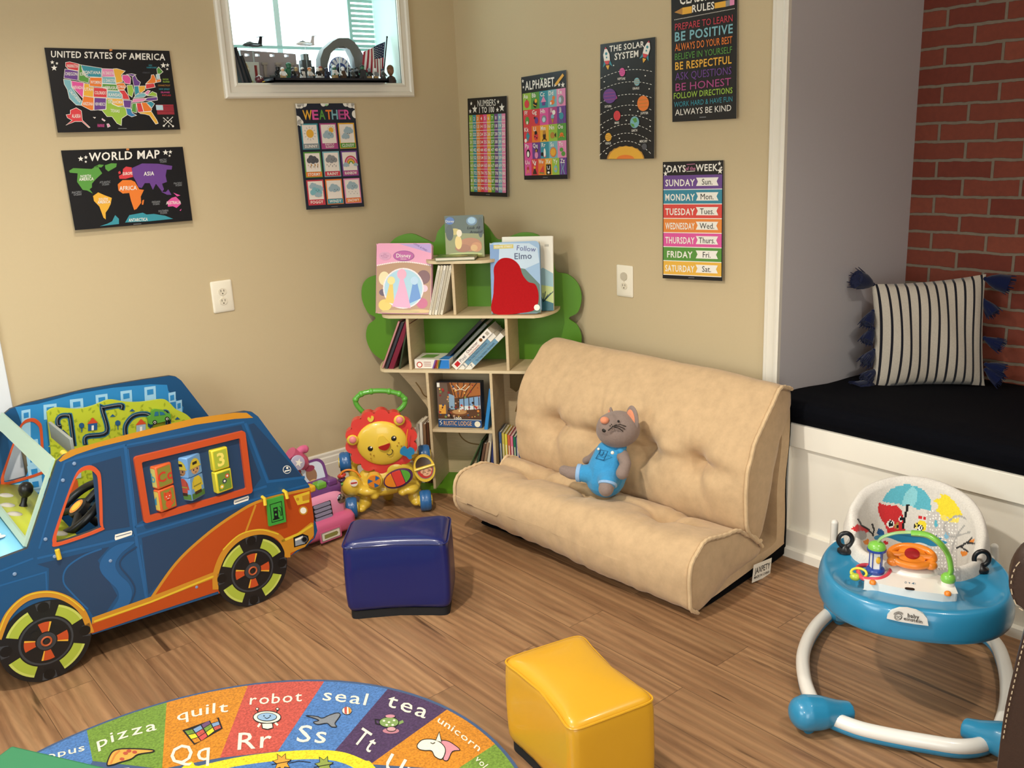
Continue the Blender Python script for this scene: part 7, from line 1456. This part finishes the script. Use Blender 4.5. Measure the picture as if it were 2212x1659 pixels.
# steering wheel
c = wz(805, 800, .395); sT = TR(c.x, c.y, .392, 0, .42)
m = M(sT); m.tube([(.052*math.cos(a), .033*math.sin(a), 0) for a in [2*PI*j/36 for j in range(36)]], .0095, OGP, 12, True); m.lathe([(.033, -.008), (.034, .004), (.024, .008), (.002, .009)], OGP, 24)
for s_ in (-1, 1): m.ell((s_*.045, -.022, -.003), (.016, .013, .012), OGP, 14, 10); m.rod((0, 0, 0), (s_*.05, 0, 0), .009, OGP)
m.build('toy_steering_wheel', t)
m = M(sT); m.lathe([(.019, .006), (.018, .0115), (.010, .014), (.001, .0145)], mat('#a31a20', .25, 'gloss'), 24); m.build('horn_button', t)
m = M(); m.rod((c.x, c.y, .35), (c.x, c.y, .388), .017, OGP, 18, .021); m.build('steering_column', t)
# lantern, arch, catch tray
c = wz(430, 975, .352); m = M(TR(c.x, c.y, 0)); m.lathe([(.022, .352), (.024, .360), (.022, .364), (.017, .366)], NVP, 24); m.build('lantern_foot', t); m = M(TR(c.x, c.y, 0)); m.lathe([(.019, .412), (.024, .414), (.024, .419), (.02, .421)], NVP, 24); o = m.build('lantern', t)
m = M(TR(c.x, c.y, 0, .4)); m.lathe([(.0155, .365), (.0155, .413)], mat('#e6e8e4', .3), 5); m.build('lantern_panes', o, ang=20)
m = M(TR(c.x, c.y, 0, .4))
for k in range(5): m.rod((.0162*math.cos(k*1.2566), .0162*math.sin(k*1.2566), .365), (.0162*math.cos(k*1.2566), .0162*math.sin(k*1.2566), .414), .0016, NVP, 8)
m.ell((0, -.0145, .392), (.007, .003, .010), mat('#e8b52c', .4), 12, 8); m.build('lantern_bars', o)
m = M(TR(c.x, c.y, 0)); m.lathe([(.0225, .420), (.0225, .425), (.019, .433), (.010, .438), (.001, .439)], GNP, 24); m.build('lantern_cap', o)
e = wz(1170, 1105, .352); m = M(TR(e.x, e.y, 0)); m.lathe([(.016, .35), (.016, .362)], WT, 20); m.lathe([(.015, .361), (.018, .366), (.017, .376), (.010, .383), (.001, .385)], GNP, 20); m.build('arch_foot', t)
a0, a1 = V(c.x, c.y, .432), V(e.x, e.y, .375)
mid = (a0+a1)/2
m = M(); m.tube(catmull([a0+V(.0, .0, 0), wb(500, 620, mid.y+.012), wb(640, 575, mid.y+.01), wb(800, 567, mid.y+.006)], 6), .006, mat('#a9d68a', .25, 'clear', alpha=.55), 10, flat=.6); e_ = m.build('arch_clear_half', t); e_['label'] = 'see-through green half of the toy arch'
m = M(); m.tube(catmull([wb(800, 575, mid.y+.006), wb(960, 595, mid.y), wb(1090, 680, mid.y-.008), wb(1175, 800, a1.y+.012), wb(1205, 950, a1.y+.004), a1], 6), .0115, GNP, 12, flat=.6); m.build('arch_green_half', t)
m = M(); R_ = [wz(x, y, .35) for x, y in ((250, 930), (330, 905), (420, 920), (540, 880), (600, 905), (560, 1000), (480, 1045), (380, 1050), (290, 1030))]; m.tube(catmull(R_, 5, True), .006, RDP, 10, True); m.build('rattle_loop', t)
m = M(); c2 = wz(262, 985, .352); m.tube([c2+V(.019*math.cos(a), .015*math.sin(a), .006*math.sin(a)) for a in [2*PI*j/24 for j in range(24)]], .0035, mat('#e8dc4a', .3, 'gloss'), 10, True); m.build('teether_ring', t)
m = M(); c3 = wz(225, 1025, .346); m.ell(c3, (.014, .011, .010), mat('#b5c23c', .3, 'gloss'), 14, 10); m.ell(c3+V(-.008, .01, .004), (.006, .005, .005), mat('#b5c23c', .3, 'gloss'), 10, 8); m.build('teether_key', t)
# maker's plate on the front rim
def rim(x, y): 
    q = [wb(x, y, OC[1]-.262)]; return q[0]
bp = .049
def front(x, y):
    p = V(*cz(x, y), 0); lo, hi = -.03, .2
    for _ in range(40):
        md = (lo+hi)/2; q = wb(x, y, md); yy = min((outer(2*PI*i/240) for i in range(120, 240)), key=lambda o: abs(o[0]-q.x))[1]
        yy = OC[1]+(yy-OC[1])*1.0135
        if md < yy-.003: lo = md
        else: hi = md
    return wb(x, y, (lo+hi)/2)
PL = [front(*p) for p in ((548, 1452), (556, 1415), (600, 1372), (680, 1348), (760, 1350), (850, 1372), (920, 1405), (960, 1450), (975, 1527), (840, 1510), (690, 1485))]
m = M(); bk_ = [p+V(0, .012, -.002) for p in PL]; n = len(PL); m.add(PL+bk_, [tuple(range(n))]+[(i, (i+1) % n, n+(i+1) % n, n+i) for i in range(n)], WT); o = m.build('name_plate', t); o['label'] = 'white plate lettered baby einstein'
pc = sum(PL, Vector())/n; xx = (front(900, 1480)-front(640, 1450)).normalized(); T = frame(pc+V(0, -.0015, 0), xx, PL[3]-PL[9]); 
m = M(T); Ti = T.inverted(); m.eps = .0008
def pp(x, y): p = Ti @ front(x, y); return (p.x, p.y)
m.px = pp; m.text('baby', 762, 1434, 880, 1452, -42, BKP, 2, .03); m.text('einstein', 722, 1462, 912, 1497, -36, BKP, 2, .03); m.line(circ(665, 1430, 38, 20, ry=32), 5, BKP, 2, True)
for k in range(9): m.line([(622+k*11, 1408-14*math.sin(k*.4)), (624+k*11, 1388-16*math.sin(k*.4))], 5, BKP, 2)
m.line(circ(650, 1432, 13, 12), 4, BKP, 2, True); m.line(circ(683, 1436, 13, 12), 4, BKP, 2, True); m.build('plate_lettering', o, ang=20)
# ------------------------------------------------------------------ leather armchair at the edge of the view
t = thing('armchair', 'dark brown leather armchair with pale stitching at the right edge', 'armchair', (-1.0, -2.957, 0))
LE = mat('#35241c', .42, 'leather'); STC = mat('#b9a78c', .8)
def arm(y0):
    m = M(); prof = [(0, 0), (.0, .30), (.012, .46), (.022, .575), (-.004, .60), (-.018, .64), (-.006, .69), (.04, .715), (.12, .725), (.2, .715), (.245, .69), (.258, .64), (.24, .60), (.22, .575), (.23, .3), (.235, 0)]
    P = [(p.x, p.y) for p in catmull([V(a, b, 0) for a, b in prof], 4)]
    secs = [(-.0, .94), (.012, .985), (.03, 1), (.70, 1), (.74, .97)]; n = len(P); vs = []
    for d, s_ in secs: vs += [(d, y0-(.115+(a-.115)*s_), .012+(.36+(b-.36)*s_) if s_ < 1 else b+.012) for a, b in P]
    fs = [(j*n+i, j*n+(i+1) % n, (j+1)*n+(i+1) % n, (j+1)*n+i) for j in range(4) for i in range(n)]+[tuple(range(n))[::-1], tuple(4*n+i for i in range(n))]
    m.add(vs, fs, LE); o = m.build('arm', t, ang=50)
    for off in (.0, .016):
        q = M(); L = [(p[0]*.9+.012+off, p[1]*.97+.012) for p in P[4:len(P)-4]]; k = 0
        C2 = [V(-.0035+.006*(off > 0), y0-a*1.0 if off == 0 else y0-a, b) for a, b in L]
        D = []; 
        for a, b in zip(C2, C2[1:]):
            nn = max(1, int((b-a).length/.006))
            for i in range(nn): D.append(a.lerp(b, i/nn))
        for i in range(0, len(D)-1, 2): q.tube([D[i], D[i+1]], .0012, STC, 5)
        e = q.build('stitching', o); e['kind'] = 'stuff'
    return o
arm(0.0); arm(-.68)
m = M(); m.box(.03, .70, -.69, -.225, .06, .36, LE); m.build('seat_base', t, bev=.02, seg=3)
m = M(); m.box(.0, .62, -.685, -.23, .34, .47, LE); m.build('seat_pad', t, bev=.045, seg=4)
m = M(TR(.60, 0, .40, 0, 0, .16)); m.box(-.06, .12, -.69, -.225, .0, .62, LE); m.build('back_pad', t, bev=.05, seg=4)
for x in (.05, .68):
    for y in (-.08, -.86): m = M(); m.rod((x, y, 0), (x, y, .05), .022, mat('#1d1410', .5)); m.build('foot', t)
# ------------------------------------------------------------------ collection on the window ledge
SZ = WZ0
def wy(x, y, Y): return onY(x, y, Y)
def led(name, label, cat, x, Y, group=None, z=SZ): return thing(name, label, cat, (x, Y, z), 0, group)
BKL = mat('#1b1f2a', .4); GR1 = mat('#6b706e', .5); GR2 = mat('#4a4f50', .5); TAN = mat('#a3978c', .5); LIL = mat('#a39a9c', .5)
t = led('display_tray', 'long black display tray jutting from the window ledge', 'tray', -.682, .03); m = M(); m.box(-.268, .268, -.085, .075, 0, .008, BKL); m.box(-.268, .268, -.085, -.080, 0, .017, BKL); m.box(-.268, -.263, -.085, .075, 0, .017, BKL); m.box(.263, .268, -.085, .075, 0, .017, BKL); m.build('tray', t)
TZ = SZ+.0085
# toy fortress wall
t = led('toy_fortress', 'grey toy fortress wall with slit windows behind the figures', 'toy building', -.875, .125)
T = frame((0, 0, 0), (1, 0, 0), (0, 0, 1)); m = M(T); m.prism([(-.125, 0), (.13, 0), (.13, .085), (.12, .085), (.12, .125), (-.125, .135)], -.01, .01, LIL, holes=[[(x-.008, .112), (x+.012, .112), (x+.012, .122), (x-.008, .122)] for x in (-.10, -.055, .01, .075)]+[[(.035, .0), (.035, .045), (.048, .062), (.062, .045), (.062, .0)][::-1]]); m.build('wall', t, bev=.001)
for x in (-.03, .03, .09): m = M(); m.box(x-.006, x+.006, -.022, -.010, .03, .085, TAN); m.box(x-.012, x+.012, -.024, -.010, .078, .088, TAN); m.build('buttress', t, bev=.001)
m = M(); m.box(-.115, -.06, -.03, -.010, 0, .088, mat('#d3d8d2', .4)); m.build('gate_frame', t, bev=.001); m = M(); m.box(-.082, -.072, -.033, -.030, .005, .075, mat('#8a2a28', .5)); m.build('red_banner', t)
t = led('toy_tower', 'dark grey stepped toy tower between the fortress and the arch', 'toy building', -.715, .115); m = M(); m.box(-.022, .022, -.015, .015, 0, .10, GR2); m.box(-.005, .035, -.016, .016, 0, .075, GR2); m.box(-.012, .012, -.015, .015, .10, .125, GR1); m.build('tower', t, bev=.001)
# arch with radiating spokes
p0 = wy(736, 80, .09); t = led('toy_arch', 'grey toy arch with a fan of white panes on the window ledge', 'toy building', p0.x, .09); lo = lambda x, y: (lambda p: (p.x-t.location.x, p.z-SZ))(wy(x, y, .09))
oa = [lo(*q) for q in ((688, 176), (687, 128), (694, 108), (714, 90), (727, 83), (748, 83), (762, 93), (778, 116), (788, 146), (792, 176))]; oa[0] = (oa[0][0], 0); oa[-1] = (oa[-1][0], 0)
ia = [lo(*q) for q in ((702, 176), (703, 140), (710, 116), (722, 104), (736, 101), (750, 108), (759, 126), (763, 150), (764, 176))]; ia[0] = (ia[0][0], .001); ia[-1] = (ia[-1][0], .001)
m = M(T); m.prism(oa, -.02, .02, GR1, holes=[ia]); m.build('arch', t, bev=.002)
m = M(T)
for k in range(10):
    q = M(T @ Matrix.Translation(((oa[0][0]+oa[-1][0])/2-.004, .062, 0)) @ Matrix.Rotation(PI*(k-.6)/7.4, 4, 'Z')); q.box(.027, .051, -.0055, .0055, -.006, 0, mat('#eef4fb', .3)); q.build('fan_pane', t, bev=.001)
q = M(T); cx_ = (oa[0][0]+oa[-1][0])/2-.004; q.prism(circ(cx_, .062, .054, 32), -.012, -.008, mat('#7f8fc0', .5)); q.tube([(cx_+.025*math.cos(a), .062+.025*math.sin(a), -.003) for a in [PI*j/16 for j in range(17)]], .0022, mat('#3a5aa8', .4), 8); q.build('fan_ring', t)
q = M(T); q.prism(circ(cx_-.002, .060, .015, 16), -.004, .002, BKL); q.box(cx_-.022, cx_+.018, .036, .042, -.006, .004, BKL); q.build('command_seat', t)
q = M(T); q.box(oa[4][0]-.001, oa[5][0]+.001, .148, .156, -.016, .016, GR1); q.build('keystone', t)
# aircraft on clear pegs
def plane(name, label, px, py, L, hull, wing, tail, Y, dark):
    p = wy(px, py, Y); t = led(name, label, 'toy aircraft', p.x, Y); z = p.z-SZ
    m = M(); m.tube([(-L/2, 0, z), (-L*.38, 0, z+.002), (-L*.1, 0, z+.003), (L*.25, 0, z+.002), (L/2, 0, z+.001)], [.001, .006, .0085, .008, .004], hull, 12); m.build('fuselage', t)
    m = M(TR(0, 0, z)); m.prism([(-.012, -.045), (.012, -.045), (.022, 0), (.012, .045), (-.0, .045), (-.018, 0)], -.001, .001, wing); m.build('wing', t)
    m = M(T @ Matrix.Translation((0, z, 0))); m.prism([(L*.28, .005), (L*.5, .004), (L*.55, .034), (L*.42, .034)], -.0012, .0012, tail); m.build('tail_fin', t); m = M(TR(L*.46, 0, z+.033)); m.prism([(-.012, -.02), (.008, -.02), (.010, .02), (-.010, .02)], -.001, .001, tail); m.build('tail_plane', t)
    m = M(TR(0, 0, z)); m.tube([(-L*.3, -.0, .009), (-L*.1, 0, .0115), (L*.05, 0, .0095)], [.002, .004, .002], dark, 8); m.build('canopy', t)
    m = M(); m.rod((0, 0, 0), (0, 0, z), .0025, mat('#dff0f0', .1, 'clear', alpha=.35)); m.build('display_peg', t); return t
plane('toy_fighter', 'dark toy fighter jet above the fortress', 545, 98, .085, GR2, BKL, BKL, .10, GR1)
plane('toy_jet', 'white toy jet with a dark stripe above the tower', 659, 96, .085, mat('#e2dedb', .4), mat('#cfd0d0', .4), mat('#cfc8c8', .4), .10, BKL)
# flag
fb = wy(826, 176, .06); ft = wy(836, 80, .06); t = led('table_flag', 'small United States flag on a black stick in the window', 'flag', fb.x, .06)
m = M(); m.rod((0, 0, 0), (ft.x-fb.x, 0, ft.z-SZ), .0032, BKL); m.ell((ft.x-fb.x, 0, ft.z-SZ), .0045, BKL, 10, 8); m.lathe([(.014, 0), (.012, .006), (.004, .008)], BKL, 16); m.build('stick', t)
Q4 = [wy(*q, .058) for q in ((832, 90), (784, 112), (784, 160), (830, 168))]
def fp(u, v):   # u along the stripes' length, v across them
    a = Q4[0].lerp(Q4[3], u); b = Q4[1].lerp(Q4[2], u); p = a.lerp(b, v); return V(p.x-fb.x, .010*math.sin(v*6+u*2)-.003, p.z-SZ)
m = M(); nu, nv = 14, 26
RDF = mat('#a32436', .7); WHF = mat('#e9e6e2', .7); NVF = mat('#1d2a4a', .7); vs = [fp(i/nu, j/nv) for i in range(nu+1) for j in range(nv+1)]; fs = {0: [], 1: [], 2: []}
for i in range(nu):
    for j in range(nv): fs[2 if (i < 6 and j < 14) else (j//2) % 2].append((i*(nv+1)+j, (i+1)*(nv+1)+j, (i+1)*(nv+1)+j+1, i*(nv+1)+j+1))
for k, c_ in ((0, RDF), (1, WHF), (2, NVF)): m.add(vs, fs[k], c_)
for i in range(5):
    for j in range(6):
        p = fp((i+.7+.4*(j % 2))/nu*1.05, (j*2.2+1.5)/nv)+V(0, -.0012, 0); m.add([p+V(.0017*math.cos(a), 0, .0017*math.sin(a)) for a in [2*PI*k/8 for k in range(8)]], [tuple(range(8))], WHF)
o = m.build('cloth', t, weld=True); 
# bust
bx_ = wy(848, 178, .02); t = led('bobblehead', 'brown bobblehead figure in the right corner of the window ledge', 'figurine', bx_.x, .03); SKN = mat('#8a5c3c', .5)
m = M(); m.ell((0, 0, .056), (.0155, .015, .021), SKN, 20, 14); m.ell((0, -.014, .052), (.004, .005, .005), SKN); m.ell((0, -.010, .044), (.008, .006, .005), SKN)
for s_ in (-1, 1): m.ell((s_*.0155, 0, .055), (.003, .003, .006), SKN)
m.rod((0, 0, .03), (0, 0, .045), .007, SKN); m.build('head', t, remesh=.0022, ang=180)
m = M(); m.ell((0, .001, .062), (.0158, .0152, .018), mat('#6a4a2c', .7), 18, 10); m.build('hair', t)
m = M(); m.tube([(0, 0, 0), (0, 0, .012), (0, 0, .026), (0, 0, .033)], [.022, .023, .018, .008], mat('#3c2a26', .6), 18); m.build('jacket', t)
m = M(); m.add([(-.005, -.0215, .008), (.005, -.0215, .008), (.003, -.017, .03), (-.003, -.017, .03)], [(0, 1, 2, 3)], mat('#7a4a34', .6)); m.build('shirt_front', t)
for s_ in (-1, 1): m = M(); m.ell((s_*.0055, -.0135, .058), (.0024, .0016, .0018), BKL, 8, 6); m.build('eye', t)
# leaning dark boards, ornament, helmet, vehicle
for k in range(3):
    t = led('board', ['dark grey board leaning outermost at the left of the window', 'black board leaning second at the left of the window', 'thin black board leaning innermost at the left of the window'][k], 'board', WX0+.026+k*.018, .05)
    m = M(TR(0, 0, .002, 0, 0, -.20-.03*k)); m.box(-.004, .004, -.05, .06, 0, .165-.03*k, mat(['#4a4a50', '#2a2b30', '#1d1e22'][k], .5)); m.build('panel', t, bev=.001)
p = wy(536, 160, .05); t = led('gnome_figure', 'cream figurine with a pointed hat at the left of the ledge', 'figurine', p.x, .06); CRE = mat('#d8cfae', .6); m = M(); m.tube([(0, 0, 0), (0, 0, .02), (0, 0, .045)], [.017, .016, .008], CRE, 16); m.ell((0, -.004, .052), (.011, .011, .012), CRE); m.build('body', t); m = M(); m.tube([(0, 0, .056), (-.003, 0, .075), (-.006, 0, .092)], [.012, .007, .001], mat('#c2a878', .6), 14); m.build('hat', t); m = M(); m.box(-.018, .018, -.012, .012, 0, .012, mat('#c9c78a', .6)); m.build('plinth', t)
p = wy(563, 172, -.0); t = led('toy_helmet', 'small maroon toy helmet with a white stripe on the ledge', 'toy helmet', p.x, .012); m = M(); m.ell((0, 0, .015), (.017, .017, .015), mat('#5a1f2a', .3, 'gloss'), 18, 12); m.build('shell', t); m = M(); m.tube([(-.001, -.0175*math.cos(a), .015+.0155*math.sin(a)) for a in [PI*j/14 for j in range(15)]], .0014, WHITE, 6); m.build('stripe', t); m = M(); m.tube([(.004, -.016, .004), (.012, -.02, .006), (.017, -.012, .008)], .0014, mat('#d8b23a', .4), 6); m.build('face_guard', t)
p = wy(590, 165, .05); t = led('toy_cruiser', 'black toy vehicle lying along the tray behind the helmet', 'toy vehicle', p.x, .055, z=TZ); m = M(); m.box(-.04, .04, -.01, .01, .008, .018, BKL); m.box(-.01, .035, -.008, .008, .018, .026, GR2); m.build('hull', t, bev=.002)
for x in (-.028, .028): m = M(); m.rod((x, -.012, .007), (x, .012, .007), .007, BKL); m.build('wheel_pair', t)
# little figures
def fig(label, px, Y, torso, legs, face, hair, extra=None, arms=None, s=1.0, z=TZ):
    p = wy(px, 168, Y); t = led('toy_figure', label, 'toy figure', p.x, Y, 'toy figures on the window ledge', z); t.rotation_euler = (0, 0, random.uniform(-.4, .4)); t.scale = (s*1.3, s*1.3, s*1.3)
    m = M(); m.box(-.0078, -.0006, -.005, .005, 0, .0125, legs); m.box(.0006, .0078, -.005, .005, 0, .0125, legs); m.box(-.0078, .0078, -.004, .004, .0105, .0140, legs); m.build('legs', t)
    m = M(); m.add([(-.0078, -.004, .014), (.0078, -.004, .014), (.0078, .004, .014), (-.0078, .004, .014), (-.0055, -.004, .027), (.0055, -.004, .027), (.0055, .004, .027), (-.0055, .004, .027)], [(0, 1, 5, 4), (1, 2, 6, 5), (2, 3, 7, 6), (3, 0, 4, 7), (4, 5, 6, 7), (3, 2, 1, 0)], torso); m.build('torso', t)
    for q in (-1, 1): m = M(); m.tube([(q*.0065, 0, .0255), (q*.0095, -.002, .020), (q*.0095, -.006, .0165)], .0022, arms or torso, 8); m.ell((q*.0095, -.0075, .0155), .0024, face, 8, 6); m.build('arm', t)
    m = M(); m.lathe([(.003, .027), (.0050, .0285), (.0052, .034), (.0046, .0365), (.002, .037)], face, 14); m.build('head', t)
    if hair: m = M(); m.ell((0, .0008, .0345), (.0060, .0060, .0048), hair, 14, 10); m.build('headgear', t)
    if extra: m = M(); m.rod((.0095, -.009, .012), (.0125, -.011, .012+extra[1]), .0012, extra[0], 8); m.build('rod', t)
    return t
W_ = mat('#e6e6e4', .35); K_ = mat('#1b1c20', .35); G_ = mat('#7f8488', .35); B_ = mat('#4a3426', .4); N_ = mat('#1d2440', .35); T_ = mat('#b99a6a', .4); Y_ = mat('#d9b48a', .4); O_ = mat('#c9702c', .4); DG = mat('#2f6a4a', .4); GLW = mat('#cfe6ee', .3)
fig('white and tan toy figure at the far left of the tray', 612, -.02, W_, T_, Y_, W_); fig('black toy figure second in the front row', 634, -.025, K_, N_, G_, K_); fig('white toy figure with a black visor band third in the row', 655, -.03, W_, W_, K_, W_, None, K_); fig('toy figure with orange hair in the front row', 670, -.03, W_, G_, Y_, O_); fig('black and white armoured toy figure fifth in the row', 688, -.03, K_, W_, W_, W_); fig('navy cloaked toy figure sixth in the row', 707, -.03, N_, N_, N_, N_, (mat('#8fc4e0', .3), .035))
fig('white-robed toy figure with a green face in the middle', 724, -.025, W_, T_, DG, W_, (GLW, .05), None, 1.2); fig('brown toy figure with a white headpiece right of the middle', 742, -.03, B_, B_, W_, W_, (GLW, .05), W_, 1.1); fig('dark grey toy figure left of the black droid', 762, -.02, GR2, K_, G_, K_); fig('large black toy figure before the flag', 784, -.015, K_, K_, DG, K_, None, None, 1.3); fig('grey-headed toy figure holding a white rod', 799, -.03, K_, T_, G_, G_, (W_, .045)); fig('pale toy figure with a raised white rod', 812, -.03, G_, T_, W_, W_, (W_, .055)); fig('dark toy figure at the right end of the tray', 828, -.02, GR2, GR2, G_, N_)
fig('black toy figure in front of the gate', 602, .06, K_, K_, K_, None, None, None, 1.25); fig('green caped toy figure before the fortress arch', 626, .055, DG, DG, DG, DG, None, None, 1.5); fig('tan toy figure with a hood in the back row', 641, .05, B_, B_, T_, T_, None, None, 1.15); fig('grey toy figure by the foot of the tower', 672, .05, G_, GR2, G_, W_, None, None, 1.15); fig('brown toy figure with a red hat beside the arch', 694, .05, B_, W_, Y_, mat('#8a2a28', .4), None, None, 1.25); fig('brown ragged toy figure at the left foot of the arch', 706, .05, B_, B_, B_, B_, None, None, 1.2); fig('dark toy figure standing under the arch', 752, .055, N_, K_, G_, K_, None, None, 1.2); fig('black toy figure behind the right foot of the arch', 772, .04, K_, K_, G_, K_, None, None, 1.2)
